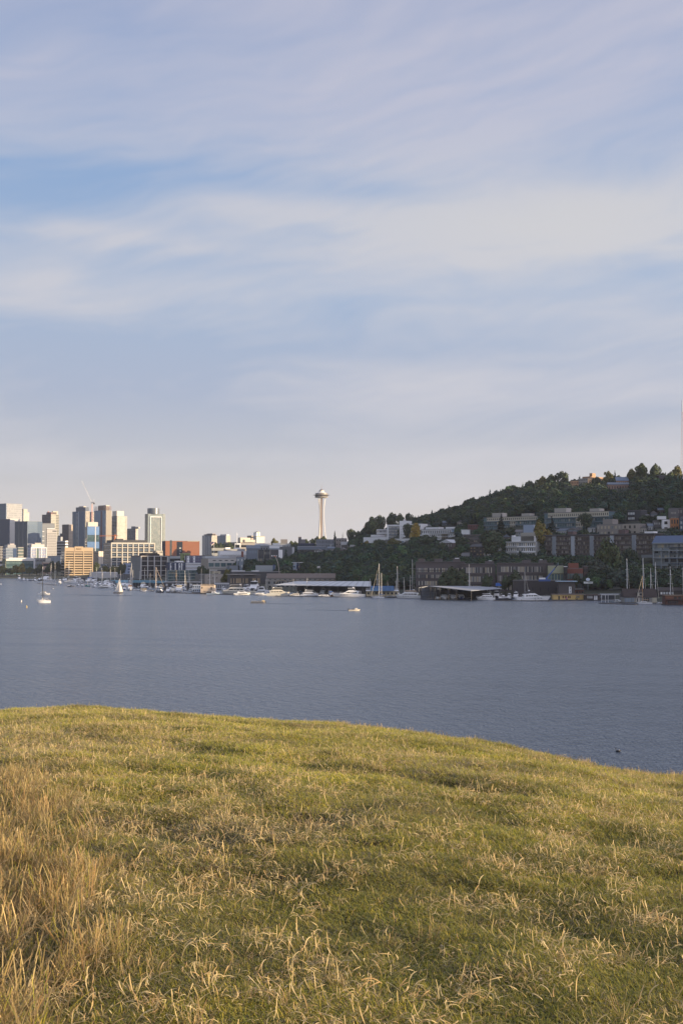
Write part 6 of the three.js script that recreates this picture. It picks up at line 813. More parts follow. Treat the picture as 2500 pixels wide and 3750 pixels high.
{ // water bird
  const p = water(2262, 2754), t = thing('water_bird', 'dark water bird with a white patch swimming just beyond the grass at the right', 'bird', p, 2.6), dk = M(0.02, 0.02, 0.025), g = new THREE.SphereGeometry(1, 18, 12).scale(0.36, 0.17, 0.2); const q = g.attributes.position; for (let i = 0; i < q.count; i++) { const x = q.getX(i); q.setY(i, q.getY(i) + 0.10 + Math.max(0, -x - 0.1) * 0.35); q.setZ(i, q.getZ(i) * (1 - 0.5 * Math.max(0, -x) / 0.36)); } g.computeVertexNormals();
  const neck = new THREE.TubeGeometry(new THREE.CatmullRomCurve3([V(0.27, 0.14, 0), V(0.36, 0.3, 0), V(0.33, 0.46, 0), V(0.36, 0.55, 0)]), 14, 0.05, 8), head = new THREE.SphereGeometry(0.07, 12, 8).scale(1.25, 0.95, 0.9).translate(0.39, 0.56, 0);
  mesh('body', mergeGeometries([g, neck.toNonIndexed ? neck : neck, head]), dk, t); mesh('bill', new THREE.ConeGeometry(0.025, 0.13, 8).rotateZ(-Math.PI / 2).translate(0.52, 0.55, 0), M(0.35, 0.25, 0.1), t);
  for (const s of [-1, 1]) mesh('wing', new THREE.SphereGeometry(1, 12, 8).scale(0.27, 0.1, 0.05).rotateZ(-0.15).translate(-0.06, 0.22, s * 0.17), M(0.04, 0.04, 0.045), t); mesh('white_patch', new THREE.SphereGeometry(1, 10, 8).scale(0.16, 0.05, 0.12).translate(-0.1, 0.28, 0), M(0.75, 0.75, 0.75), t);
}
// the marina, front row from the left
yacht('white trawler yacht first in the row at the left shore, bow to the lake', 60, 82, 2124, 70, { group: null, fly: 1.2, hard: 1, tall: 1.5 });
yacht('white trawler yacht second in the row at the left shore', 80, 96, 2126, 75, { tall: 1.3 }); yacht('white motor boat third in the row at the left shore, with a dark hull stripe', 95, 108, 2127, 72, { tall: 1.4, boot: BN });
yacht('dark hulled work boat right of the three white boats at the left shore', 104, 127, 2127, 20, { hull: BN, fly: 0, aft: -0.1, fore: 0.1 }); yacht('white tall motor yacht right of the dark hulled work boat', 120, 138, 2128, 70, { tall: 1.5, hard: 1 });
yacht('white motor yacht, bow to the lake, before the tan office block', 207, 231, 2138, 68, { tall: 1.3, hard: 1 }); yacht('large white sleek yacht alongside before the tan office block', 231, 283, 2135, 178, { hard: 1, fly: 1 });
yacht('dark open workboat with a windscreen in front of the large white sleek yacht', 246, 274, 2149, 180, { hull: M(0.2, 0.2, 0.22), house: DK, fly: 0, aft: -0.1, fore: 0.05, name: 'work_boat' }); yacht('small blue and white cruiser left of the green boat', 278, 296, 2145, 60, { boot: C.tarp, tall: 1.2 }); yacht('white cruiser with a black top next to the green boat', 292, 312, 2147, 75, { canopy: DK });
yacht('green hulled fishing boat with a green house', 309, 334, 2148, 20, { hull: BG, house: BG, fly: 0, aft: -0.35, fore: -0.05, tall: 1.6, mast: 7 });
yacht('white cruiser with a dark stripe left of the long sleek yacht', 333, 358, 2151, 60, { tall: 1.1 }); yacht('long sleek white yacht with dark hull windows left of the sloop under sail', 352, 417, 2154, 178, { low: 1, tall: 1.2 }); yacht('white cruiser half hidden behind the sloop under sail', 410, 436, 2157, 60, { tall: 1.2, hard: 1 });
yacht('blue hulled small boat right of the sloop under sail', 446, 466, 2160, 75, { hull: M(0.1, 0.14, 0.28) }); yacht('boat under a brown tarpaulin right of the sloop under sail', 462, 491, 2162, 80, { aftCover: TARPS.brown, canopy: TARPS.brown }); yacht('low white boat with three side windows before the black grid building', 486, 513, 2162, 0, { fly: 0, tall: 0.9 }); yacht('boat with a blue tarpaulin before the black grid building', 494, 514, 2150, 80, { canopy: C.tarp });
yacht('brownish cabin boat at the end of a pier before the black grid building', 512, 538, 2166, 100, { house: M(0.3, 0.25, 0.16), tall: 1.2, fly: 0 }); yacht('boat under a broad beige cover left of the navy hulled trawler', 536, 570, 2167, 5, { fly: 0, aftCover: TARPS.beige, canopy: TARPS.beige, aft: -0.2, fore: 0.15, house: TARPS.beige });
{ const t = yacht('navy hulled trawler yacht with a white wheelhouse and a tall mast with a derrick', 569, 606, 2170, 30, { hull: BN, tall: 1.7, fb: 0.2, fs: 0.12, hard: 1, aft: -0.25, fore: 0.12, boot: M(0.3, 0.05, 0.04) }); const p = at(573, 2077, -t.position.z).y; mesh('mast', rod(V(-4.6, 2, 1), V(-4.6, p, 1), 0.3, 0.2), M(0.62, 0.52, 0.42), t); mesh('derrick', rod(V(-4.6, p, 1), V(3.5, 5, -1), 0.12, 0.1), M(0.62, 0.5, 0.4), t); }
[[604, 626, 'white', {}], [624, 646, 'cream', { house: BC }], [645, 668, 'white', { canopy: TARPS.beige }]].forEach(([a, b, c, o], i) => yacht(`${c} motor cruiser stern to the lake, ${['leftmost', 'middle', 'rightmost'][i]} of three right of the navy hulled trawler`, a, b, 2169, 82 + i * 4, { tall: 1.15, ...o }));
sailboat('white sailing boat with a tall mast right of the three white cruisers', 661, 689, 2170, 35, 2090, {}); sailboat('sailing boat with a golden mast behind the three white cruisers', 628, 660, 2163, 70, 2088, { mastMat: WOODM });
yacht('white cruiser with a dark canopy left of the two storey cream houseboat', 687, 722, 2166, 60, { canopy: DK, tall: 1.1 });
sailboat('moored sailing boat whose mast stands left of the cream houseboat', 722, 752, 2162, 80, 2083, { group: null }); sailboat('moored sailing boat whose mast rises behind the middle of the cream houseboat', 750, 784, 2162, 78, 2083, {}); sailboat('moored sailing boat with a white mast behind the right end of the cream houseboat', 770, 800, 2163, 80, 2092, { mastMat: BW });
yacht('white cruiser with a black canopy moored before the cream houseboat', 755, 806, 2177, 8, { fly: 0, aftCover: DK, aft: -0.1, fore: 0.12, tall: 1.25, hull: BB }); yacht('large white motor yacht with a rounded dark side window behind the sleek cruiser', 806, 908, 2174, 178, { house: BC, hull: BC, hard: 1, tall: 1.05 });
yacht('low sleek white cruiser with a dark slash along its hull', 856, 917, 2179, 0, { low: 1, tall: 1.25, fs: 0.11, fb: 0.14 }); yacht('tall white yacht with a high flying bridge behind the sleek cruiser', 930, 980, 2174, 190, { tall: 1.5, hard: 1, fly: 1.3 }); yacht('cream motor yacht with a slanted mast between the sleek cruiser and the tall yacht', 885, 945, 2177, 180, { house: BC, hull: BC, fly: 0.6 });
yacht('small white and blue sport cruiser left of the classic cream yacht', 927, 976, 2180, 178, { low: 1, tall: 1.3, slash: gl(0.03, 0.05, 0.12) }); yacht('classic cream motor yacht with a stepped flying bridge, bow to the right', 976, 1061, 2182, 0, { house: BC, hull: M(0.66, 0.64, 0.56, 0.4), tall: 1.0, hard: 1, fly: 1.1, fb: 0.16, fs: 0.11 });
yacht('white cruiser with a brown side stripe right of the classic cream yacht', 1056, 1101, 2183, 175, { fly: 0.5, house: BC }); yacht('white motor yacht with a raked arch before the grey metal boat shed roof', 1100, 1168, 2183, 0, { hard: 1, tall: 0.95, fly: 1.2 }); yacht('small white cruiser with fenders right of the raked arch yacht', 1160, 1208, 2186, 178, { fly: 0, canopy: BW, tall: 0.9 }); yacht('boat under a bright blue tarpaulin left of the long white yacht', 1198, 1226, 2184, 80, { canopy: C.tarp, aftCover: C.tarp, hull: M(0.3, 0.15, 0.06) });
yacht('very long white yacht with a dark window line, bow to the left', 1211, 1337, 2186, 180, { hard: 1, tall: 0.82, fs: 0.075, fb: 0.12, aft: -0.3, fore: 0.05 });
sailboat('white ketch with two masts before the blue roofed houseboat', 1358, 1406, 2190, 180, 2064, { mizzen: 2098, mx: -0.12 }); sailboat('sailing boat with a short mast behind the grey outboard dinghy', 1398, 1436, 2184, 85, 2125, { mastMat: TEAK });
yacht('grey inflatable dinghy with a large grey outboard', 1404, 1452, 2190, 0, { low: 1, hull: M(0.2, 0.21, 0.22), house: M(0.25, 0.26, 0.27), name: 'dinghy', cat: 'dinghy' });
sailboat('sailing boat with a tall mast between the blue roofed houseboat and the brown canopy yacht', 1436, 1470, 2183, 82, 2074, { cover: TARPS.beige }); yacht('white yacht with a brown canopy moored left of the dark boathouse', 1448, 1542, 2191, 180, { canopy: TARPS.tan, tall: 0.95, fs: 0.1 }); sailboat('sailing boat with the tallest mast behind the brown canopy yacht', 1490, 1526, 2180, 80, 2049, {});
yacht('white cruiser with a square top right of the dark boathouse, bow to the left', 1743, 1813, 2197, 180, { hard: 1, tall: 0.9, fs: 0.12, fb: 0.17 }); sailboat('sailing boat whose white mast rises behind the dark boathouse roof', 1704, 1728, 2188, 80, 2066, {}); sailboat('sailing boat with a thin grey mast right of the boathouse roof', 1780, 1800, 2185, 80, 2092, { mastMat: M(0.3, 0.3, 0.3) });
yacht('navy and white small cruiser on the floating dock left of the big white yacht', 1812, 1880, 2197, 0, { low: 1, hull: BN, tall: 1.1 }); yacht('big white yacht with a flying bridge and a grey side stripe, bow to the right', 1892, 2019, 2199, 0, { hard: 0, tall: 0.85, canopy: DK, fs: 0.08, fb: 0.12, aft: -0.28, fore: 0.1 }); sailboat('sailing boat with a tall pale mast behind the big white yacht', 1896, 1940, 2190, 0, 2094, { cover: DK });
sailboat('small white sailing boat moored before the brown roofed houseboat', 2328, 2387, 2212, 180, 2110, { mastMat: WOODM, cover: TARPS.tan });
[[2278, 2308, 2046, 'leftmost of the tall masts at the right shore'], [2338, 2366, 2043, 'second of the tall masts at the right shore'], [2366, 2394, 2080, 'short third mast at the right shore'], [2382, 2412, 2060, 'fourth of the tall masts at the right shore'], [2436, 2466, 2073, 'fifth of the tall masts at the right shore'], [2484, 2512, 2080, 'last mast at the right shore, cut by the frame edge']].forEach(([a, b, top, l], i) => sailboat(`sailing boat, ${l}`, a, b, 2200, 80 + 6 * (i % 3), top, { mastMat: BW }));
yacht('small pale boat under a white cover at the white framed dock', 2250, 2276, 2206, 70, { low: 1, tall: 1.3, canopy: BW }); yacht('white dinghy between the brown roofed and the red houseboat', 2402, 2432, 2212, 175, { low: 1, name: 'dinghy', cat: 'dinghy' });
// the crowd of boats behind: rows on the piers, each its own boat
{
  const r = rng(909), n = { g: 0, h: 0, k: 0, m: 0, a: 0, b: 0, c: 0, d: 0, e: 0, f: 0 };
  const NUM = ['first', 'second', 'third', 'fourth', 'fifth', 'sixth', 'seventh', 'eighth', 'ninth', 'tenth', 'eleventh', 'twelfth', 'thirteenth', 'fourteenth', 'fifteenth', 'sixteenth', 'seventeenth', 'eighteenth', 'nineteenth', 'twentieth', 'twenty-first', 'twenty-second', 'twenty-third', 'twenty-fourth', 'twenty-fifth', 'twenty-sixth'];
  const fill = (key, where, x0, x1, step, y0, y1, w, sail) => { for (let x = x0; x < x1; x += step * (0.8 + 0.4 * r())) { const py = lerp(y0, y1, (x - x0) / (x1 - x0)) + r() * 1.5, l = w * (0.8 + 0.5 * r()), c = r(), hd = (r() < 0.5 ? 70 : 100) + 20 * (r() - 0.5), nm = NUM[n[key]++ % 26], q = 'moored boats on the far piers'; if (r() < sail) sailboat(`white sailing boat, ${nm} ${where}`, x, x + l * 0.8, py, hd, py - 55 - 24 * r(), { group: q, cover: pick([C.tarp, DK, TARPS.beige], r) }); else yacht(`${c < 0.75 ? 'white' : 'cream'} motor boat, ${nm} ${where}`, x, x + l, py, hd, { group: q, house: c < 0.75 ? BW : BC, tall: 1 + 0.5 * r(), hard: r() < 0.5 ? 1 : 0, canopy: r() < 0.35 ? pick([DK, C.tarp, TARPS.beige], r) : undefined, hull: r() < 0.15 ? BN : BW }); } };
  fill('a', 'in the back row before the tan office block', 138, 330, 11, 2125, 2133, 17, 0.12); fill('b', 'in the middle row before the warehouse', 326, 480, 13, 2141, 2150, 20, 0.25);
  fill('g', 'in the row left of the long white yacht', 1064, 1215, 27, 2177, 2179, 27, 0.2); fill('h', 'behind the two masted ketch and its neighbours', 1345, 1535, 26, 2179, 2183, 26, 0.55); fill('k', 'in the rear row beneath the pale warehouse', 334, 480, 15, 2133, 2140, 17, 0.3); fill('m', 'in the rear row beneath the black grid building', 484, 620, 17, 2145, 2149, 18, 0.35);
  fill('e', 'in the row behind the three white cruisers', 615, 735, 17, 2161, 2163, 20, 0.2); fill('f', 'behind the navy cruiser at the right docks', 1800, 1900, 26, 2190, 2191, 28, 0.15);
  fill('c', 'in the back row before the black grid building', 480, 735, 16, 2152, 2158, 21, 0.18); fill('d', 'in the back row before the restaurant', 806, 1000, 26, 2163, 2168, 30, 0.1);
}
// ---------------------------------------------------------------- piers, boat sheds and houseboats
function pier(label, px0, py0, px1, py1, w = 2.2, h = 0.5) { const a = water(px0, py0), b = water(px1, py1), t = thing('pier', label, 'pier', V(a.x, 0, a.z), -Math.atan2(b.z - a.z, b.x - a.x)), L = a.distanceTo(b), n = Math.max(2, Math.round(L / 4)); box('beam', t, M(0.05, 0.045, 0.04), L / 2, h - 0.3, 0, L, 0.35, w * 0.96); const g = []; for (let k = 0; k < n; k++) box('plank', t, [M(0.17, 0.155, 0.14), M(0.21, 0.195, 0.175), M(0.145, 0.13, 0.115)][k % 3], L * (k + 0.5) / n, h - 0.08 + 0.012 * (k % 2), 0, L / n - 0.06, 0.1, w); for (let k = 0; k <= 4; k++) mesh('pile', new THREE.CylinderGeometry(0.16, 0.18, 3.2, 8).translate(L * k / 4, -0.5, -w / 2 - 0.1), M(0.06, 0.05, 0.045), t); }
pier('long grey pier before the tan office block', 140, 2137, 205, 2143); pier('pier under the front row of boats left of the cream houseboat', 612, 2171, 735, 2175); pier('pier under the cream houseboat and the black canopy cruiser', 702, 2174, 860, 2179); pier('pier before the classic cream yacht and the raked arch yacht', 1010, 2183, 1240, 2187); pier('floating dock under the navy cruiser and the big white yacht', 1806, 2200, 2010, 2202); pier('floating dock in front of the white framed dock and the brown roofed houseboat', 2195, 2210, 2330, 2215); pier('pier behind the yellow houseboat', 2010, 2201, 2150, 2200); pier('pier behind the black grid building boats', 470, 2158, 640, 2166);
function home(name, label, xl, xr, top, py, wall, B, o = {}) { const d = -water((xl + xr) / 2, py).z, r = bld(name, label, xl, xl + 0.01, xr, top, d, o.yaw || 92, wall, bare, B, { deep: o.deep || 9, base: py - 1.2, cat: o.cat || 'houseboat', ...o }); box('float', r.t, M(0.05, 0.045, 0.042), -r.W / 2, -0.1, -r.D / 2, r.W + 1.6, 0.7, r.D + 1.6); return r; }
home('houseboat', 'two storey cream houseboat with a railed roof terrace', 735, 785, 2144, 2173, M(0.66, 0.52, 0.37), [['win', 1, 1, 0.6, 0.8, G.dark, { s: [0.06, 0.16], h: [0.55, 0.85] }], ['win', 1, 1, 0.6, 0.8, G.dark, { s: [0.74, 0.86], h: [0.4, 0.85] }], ['win', 3, 1, 0.5, 0.6, G.dark, { s: [0.2, 0.4], h: [0.16, 0.28] }], ['fin', 9, 0.18, 0.3, M(0.6, 0.45, 0.3), { s: [0.02, 0.98], h: [1.0, 1.16] }], ['slab', 1, 0.2, 0.35, M(0.62, 0.47, 0.32), { s: [0, 1], h: [1.15, 1.16] }]]);
home('houseboat', 'white and blue houseboat with an outside stair left of the cream houseboat', 706, 736, 2142, 2171, M(0.45, 0.52, 0.60), [['win', 4, 2, 0.45, 0.4, G.dark], ['panel', C.white, 0.3, { s: [0, 1], h: [0.55, 0.62] }]]);
home('houseboat', 'long dark flat roofed boat shed with white trim behind the cruisers', 600, 735, 2132, 2160, C.dark, [['win', 6, 1, 0.3, 0.6, G.white, { s: [0, 1], h: [0.4, 0.9] }], ['slab', 1, 0.6, 0.6, C.white, { s: [0, 1], h: [0.97, 0.98] }]], { cat: 'boat shed', roofMat: C.pale });
home('houseboat', 'white low boat shed with a flat roof right of the cream houseboat', 785, 840, 2135, 2160, M(0.34, 0.35, 0.36), [['win', 8, 1, 0.4, 0.5, G.dark], ['slab', 1, 0.5, 0.5, C.white, { s: [0, 1], h: [0.95, 0.96] }]], { cat: 'boat shed' });
[[484, 560, 2127, 'left'], [556, 610, 2129, 'right']].forEach(([a, b, t, s]) => home('boat_shed', `boat shed with a bright blue tarpaulin roof before the black grid building, the ${s} one`, a, b, t, 2153, C.dark, [['win', 6, 1, 0.6, 0.7, G.dark], ['panel', M(0.12, 0.26, 0.34), 0.5, { s: [0, 1], h: [0.72, 1] }]], { roofMat: M(0.13, 0.28, 0.37), cat: 'boat shed' }));
home('boat_shed', 'boat shed with a pale blue roof behind the sloop under sail', 405, 470, 2126, 2146, M(0.12, 0.14, 0.16), [['panel', M(0.2, 0.42, 0.55), 0.4, { s: [0.3, 1], h: [0.6, 1] }]], { roofMat: M(0.25, 0.42, 0.52), cat: 'boat shed' });
home('boat_shed', 'dark arched boat canopy with pale ribs before the tan office block', 246, 358, 2116, 2131, C.dark, [['fin', 14, 0.5, 0.6, C.pale, { s: [0.7, 1], h: [0, 1] }], ['panel', M(0.3, 0.3, 0.3), 0.3, { s: [0.25, 0.45], h: [0, 1] }]], { cat: 'boat shed' });
home('houseboat', 'cream houseboat with a steep blue roof behind the two masted ketch', 1341, 1456, 2163, 2186, M(0.50, 0.42, 0.27), [['win', 8, 1, 0.5, 0.6, G.dark, { s: [0, 1], h: [0.25, 0.85] }], ['fin', 6, 0.2, 0.5, C.white, { s: [0, 0.2], h: [1, 1.45] }], ['fin', 6, 0.2, 0.5, C.white, { s: [0.85, 1], h: [1, 1.45] }]], { gable: ['z', 0.4, C.white], deep: 11, on: [] });
{ const d = -water(1400, 2186).z + 4, a = at(1357, 2163, d), b = at(1441, 2163, d), top = at(1360, 2145, d).y, t = thing('canopy_roof', 'steep bright blue roof over the cream houseboat', 'roof', V(a.x, a.y, -d)); const w = b.x - a.x, h = top - a.y; const sh = new THREE.Shape(); sh.moveTo(0.3, 0); sh.lineTo(-4.5, h); sh.lineTo(-9.3, 0); sh.closePath(); const n = 9; for (let k = 0; k < n; k++) mesh('roof_panel', new THREE.ExtrudeGeometry(sh, { depth: w / n - 0.05, bevelEnabled: false }).rotateY(Math.PI / 2).translate(w * k / n, 0, 0), [M(0.035, 0.10, 0.21, 0.5), M(0.03, 0.09, 0.19, 0.5)][k % 2], t).position.z = 0; }
home('low_building', 'black two storey building with a white roof edge behind the blue roofed houseboat', 1357, 1442, 2121, 2168, C.black, [['win', 5, 1, 0.7, 0.5, G.dark], ['slab', 1, 1.4, 0.8, C.pale, { s: [0.15, 0.85], h: [1.02, 1.05] }], ['slab', 1, 0.4, 1, M(0.2, 0.22, 0.24), { s: [0, 1], h: [0.92, 0.925] }]], { cat: 'building', deep: 12 });
home('glass_building', 'long glazed two storey marina building with white roof lines', 1441, 1545, 2125, 2172, M(0.07, 0.08, 0.085), [['win', 18, 1, 0.75, 0.85, [...G.teal, gl(0.35, 0.37, 0.37, 0.4)], { s: [0.02, 0.8], h: [0.55, 0.93] }], ['slab', 1, 0.5, 1.2, C.white, { s: [0, 0.85], h: [0.96, 0.965] }], ['slab', 1, 0.45, 1.6, C.pale, { s: [0, 1], h: [0.46, 0.465] }]], { cat: 'building', deep: 12 });
home('marina_office', 'blue box building with a row of white framed windows above the dark boathouse', 1542, 1606, 2118, 2172, M(0.04, 0.075, 0.14), [['panel', C.white, 0.25, { s: [0.05, 0.9], h: [0.5, 0.86] }], ['win', 8, 1, 0.8, 0.86, [...G.dark, gl(0.12, 0.17, 0.2)], { s: [0.06, 0.89], h: [0.51, 0.85] }]], { cat: 'building', roofMat: C.red, eave: 0.4, deep: 14, });
home('warehouse', 'long blue grey warehouse with a grey metal roof behind the dark boathouse', 1612, 1742, 2137, 2160, M(0.22, 0.26, 0.31), [['fin', 6, 0.3, 0.3, C.steel]], { gable: ['z', 4.2, M(0.22, 0.235, 0.255, 0.6)], cat: 'building', deep: 16, base: 2160 });
home('warehouse', 'pale blue hall with boxes on its flat roof, right of the grey metal roof', 1740, 1830, 2135, 2162, M(0.30, 0.36, 0.43), [['win', 3, 1, 0.5, 0.5, G.dark, { s: [0.0, 0.4], h: [0, 0.5] }], ['fin', 5, 0.3, 0.3, C.white], ['slab', 1, 0.4, 0.6, C.white, { s: [0, 1], h: [0.97, 0.975] }]], { cat: 'building', deep: 16, base: 2162, on: [[0.2, 0.6, 0.2, 0.8, 1, C.grey]] });
{ const p = at(1816, 2146, 900), t = thing('tarpaulin', 'bright blue tarpaulin tent on the end of the pale blue hall', 'tarpaulin', V(p.x, p.y, p.z)); const sh = new THREE.Shape(); sh.moveTo(0, 0); sh.lineTo(0.2, 2.1); sh.lineTo(2.2, 2.1); sh.lineTo(4.2, 0.1); sh.closePath(); mesh('cloth', new THREE.ExtrudeGeometry(sh, { depth: 4, bevelEnabled: true, bevelSize: 0.15, bevelThickness: 0.15, bevelSegments: 2 }).translate(0, 0, -4), M(0.025, 0.11, 0.38), t); mesh('pole', rod(V(0, -3, 0), V(0.1, 2, 0), 0.08), C.grey, t); }
{ // covered moorage with a wide pale metal roof
  const d0 = 985, d1 = 1030, e0 = at(1000, 2142.5, 1000), e1 = at(1358, 2147.5, 975), k0 = at(1085, 2129, d1), k1 = at(1358, 2129, d1), t = thing('boat_shed', 'covered moorage with a wide pale grey ribbed metal roof', 'boat shed', V(e0.x, 0, e0.z)), n = 40;
  for (let i = 0; i < n; i++) { const u0 = i / n, u1 = (i + 1) / n - 0.0015, P = (u, v) => e0.clone().lerp(e1, u).lerp(k0.clone().lerp(k1, u), v).sub(t.position); const a = P(u0, 0), b = P(u1, 0), c = P(u1, 1), e = P(u0, 1), up = 0.12 + 0.06 * (i % 2), g = new THREE.BufferGeometry(), q = [a, b, c, e].map((v) => v.toArray()), w = q.map(([x, y, z]) => [x, y - 0.25, z]); q.forEach((v) => { v[1] += up; }); const F4 = (A, B, Cc, D) => [...A, ...B, ...Cc, ...A, ...Cc, ...D]; g.setAttribute('position', new THREE.Float32BufferAttribute([...F4(q[0], q[1], q[2], q[3]), ...F4(w[3], w[2], w[1], w[0]), ...F4(w[0], w[1], q[1], q[0]), ...F4(w[1], w[2], q[2], q[1]), ...F4(w[3], w[0], q[0], q[3]), ...F4(w[2], w[3], q[3], q[2])], 3)); g.computeVertexNormals(); mesh('roof_panel', g, i % 3 ? M(0.50, 0.52, 0.53, 0.5) : M(0.36, 0.38, 0.39, 0.5), t); }
  for (let i = 0; i <= 12; i++) { const a = e0.clone().lerp(e1, i / 12).sub(t.position); mesh('post', rod(V(a.x, -0.5, a.z - 0.6), V(a.x, a.y, a.z - 0.6), 0.2), M(0.1, 0.11, 0.11), t); }
  const bw = k0.clone().lerp(k1, 0.5).sub(t.position); box('back_wall', t, M(0.045, 0.05, 0.055), bw.x, bw.y / 2 - 0.3, bw.z, k1.x - k0.x, bw.y - 0.6, 0.3); box('walkway', t, M(0.1, 0.095, 0.09), (e0.x + e1.x) / 2 - t.position.x, 0.4, (e0.z + e1.z) / 2 - t.position.z - 8, e1.x - e0.x, 0.3, 2.5);
  [[1075, 1100], [1125, 1150], [1240, 1262], [1300, 1326]].forEach(([a, b], i) => yacht(`white boat under the pale ribbed metal roof, ${['leftmost', 'second', 'third', 'rightmost'][i]} of four`, a, b, 2178, 95, { fly: 0, tall: 1.1 }));
}
{ // dark boathouse with an open side
  const Q = (px, py, d) => at(px, py, d), A = Q(1568, 2145.5, 895), Lf = Q(1533, 2151.5, 888), Rf = Q(1724, 2163, 852), Rb = Q(1836, 2155, 915), Ab = Q(1790, 2146.5, 960), Lb = Q(1600, 2147, 955), t = thing('boat_shed', 'dark open sided boathouse with a low grey roof on black posts', 'boat shed', V(A.x, 0, A.z)), l = (v) => v.clone().sub(t.position);
  const slab = (name, pts, m) => { const q = pts.map(l), w = q.map((v) => v.clone().add(V(0, -0.35, 0))), n = q.length, p = []; const tri = (...v) => v.forEach((x) => p.push(x.x, x.y, x.z)); for (let i = 1; i < n - 1; i++) { tri(q[0], q[i], q[i + 1]); tri(w[0], w[i + 1], w[i]); } for (let i = 0; i < n; i++) { const j = (i + 1) % n; tri(w[i], w[j], q[j]); tri(w[i], q[j], q[i]); } const g = new THREE.BufferGeometry(); g.setAttribute('position', new THREE.Float32BufferAttribute(p, 3)); g.computeVertexNormals(); mesh(name, g, m, t); };
  const rm = M(0.27, 0.29, 0.32, 0.6), rm2 = M(0.235, 0.255, 0.285, 0.6); const n = 8; for (let i = 0; i < n; i++) { const f = (u) => A.clone().lerp(Rf, u), b = (u) => Ab.clone().lerp(Rb, u), e = 0.003; slab('roof_panel', [f(i / n), f((i + 1) / n - e), b((i + 1) / n - e), b(i / n)], i % 2 ? rm : rm2); } slab('roof_panel', [Lf, A, Ab, Lb], rm2);
  for (const [px, py, d] of [[1541, 2150, 886], [1575, 2147, 880], [1591, 2149, 876], [1609, 2150, 872], [1641, 2153, 868], [1670, 2157, 862], [1724, 2163, 853], [1800, 2158, 900], [1826, 2157, 915]]) { const p = l(Q(px, py, d)); mesh('post', rod(V(p.x, -0.5, p.z), V(p.x, p.y - 0.1, p.z), 0.3, 0.3, 4), DK, t); }
  const s0 = l(Q(1544, 2152, 905)), s1 = l(Q(1600, 2152, 905)); for (let k = 0; k < 9; k++) box('siding_board', t, k % 2 ? M(0.17, 0.19, 0.22) : M(0.13, 0.145, 0.17), (s0.x + s1.x) / 2, 0.9 + k * 0.82, s0.z - 8, s1.x - s0.x, 0.76, 0.12);
  for (let k = 0; k < 4; k++) { const a = l(Q(1541, 2166 + k * 6, 886)), b = l(Q(1609, 2166 + k * 6, 872)); mesh('rail_beam', rod(a, b, 0.14, 0.14, 4), DK, t); } const f0 = l(Q(1541, 2193, 886)), f1 = l(Q(1724, 2197, 853)); mesh('float_beam', rod(V(f0.x, 0.25, f0.z), V(f1.x, 0.25, f1.z), 0.45, 0.45, 4), DK, t); const bb = l(Q(1690, 2165, 930)); box('back_wall', t, M(0.035, 0.038, 0.042), bb.x, 3.2, bb.z, 40, 6, 0.3);
  [[1594, 1608, 'leftmost'], [1611, 1640, 'second'], [1643, 1669, 'third'], [1671, 1700, 'rightmost']].forEach(([a, b, w], i) => yacht(`boat inside the dark boathouse, ${w} of four`, a, b, 2194, 88, { low: i % 2 ? 1 : 0, tall: 1.2, fly: 0, hull: i === 3 ? M(0.06, 0.09, 0.2) : BW, canopy: i === 2 ? TARPS.beige : undefined }));
}
home('houseboat', 'bright yellow houseboat with brown windows and a flat brown roof', 2024, 2133, 2178, 2198, C.yellow, [['win', 1, 1, 0.8, 0.9, [M(0.14, 0.05, 0.03)], { s: [0.3, 0.36], h: [0.3, 0.8] }], ['win', 1, 1, 0.8, 0.9, [M(0.14, 0.05, 0.03)], { s: [0.38, 0.45], h: [0.3, 0.8] }], ['win', 2, 1, 0.8, 0.9, [M(0.12, 0.06, 0.03)], { s: [0.48, 0.58], h: [0.3, 0.8] }], ['win', 2, 1, 0.8, 0.9, [gl(0.2, 0.17, 0.13, 0.3)], { s: [0.75, 0.87], h: [0.35, 0.85] }], ['win', 1, 1, 0.8, 0.9, G.dark, { s: [0.16, 0.22], h: [0.05, 0.8] }]], { eave: 0.8, roofMat: M(0.2, 0.15, 0.11), deep: 8 });
home('houseboat', 'pale grey houseboat with a long dark roof left of the yellow houseboat', 1950, 2012, 2160, 2186, M(0.30, 0.34, 0.36), [['fin', 14, 0.12, 0.12, C.pale]], { roofMat: C.dark, deep: 10, eave: 1 });
home('houseboat', 'blue gabled houseboat with white windows behind the yellow houseboat', 2010, 2046, 2164, 2188, M(0.13, 0.20, 0.26), [['win', 5, 1, 0.5, 0.7, G.white, { s: [0.1, 0.6], h: [0.3, 0.8] }]], { gable: ['x', 3, C.shingle], deep: 9 });
home('houseboat', 'teal houseboat with a broad dark shingle roof behind the yellow houseboat', 2044, 2086, 2170, 2190, C.teal, [['win', 4, 1, 0.6, 0.5, G.dark]], { gable: ['z', 5, C.shingle], deep: 9 });
home('houseboat', 'red brown houseboat with a flat white edged roof behind the yellow one', 2086, 2134, 2158, 2190, M(0.13, 0.045, 0.03), [['win', 5, 1, 0.7, 0.7, G.dark, { s: [0, 1], h: [0.2, 0.85] }], ['slab', 1, 0.35, 1, C.pale, { s: [0, 1], h: [0.98, 0.985] }]], { deep: 9 });
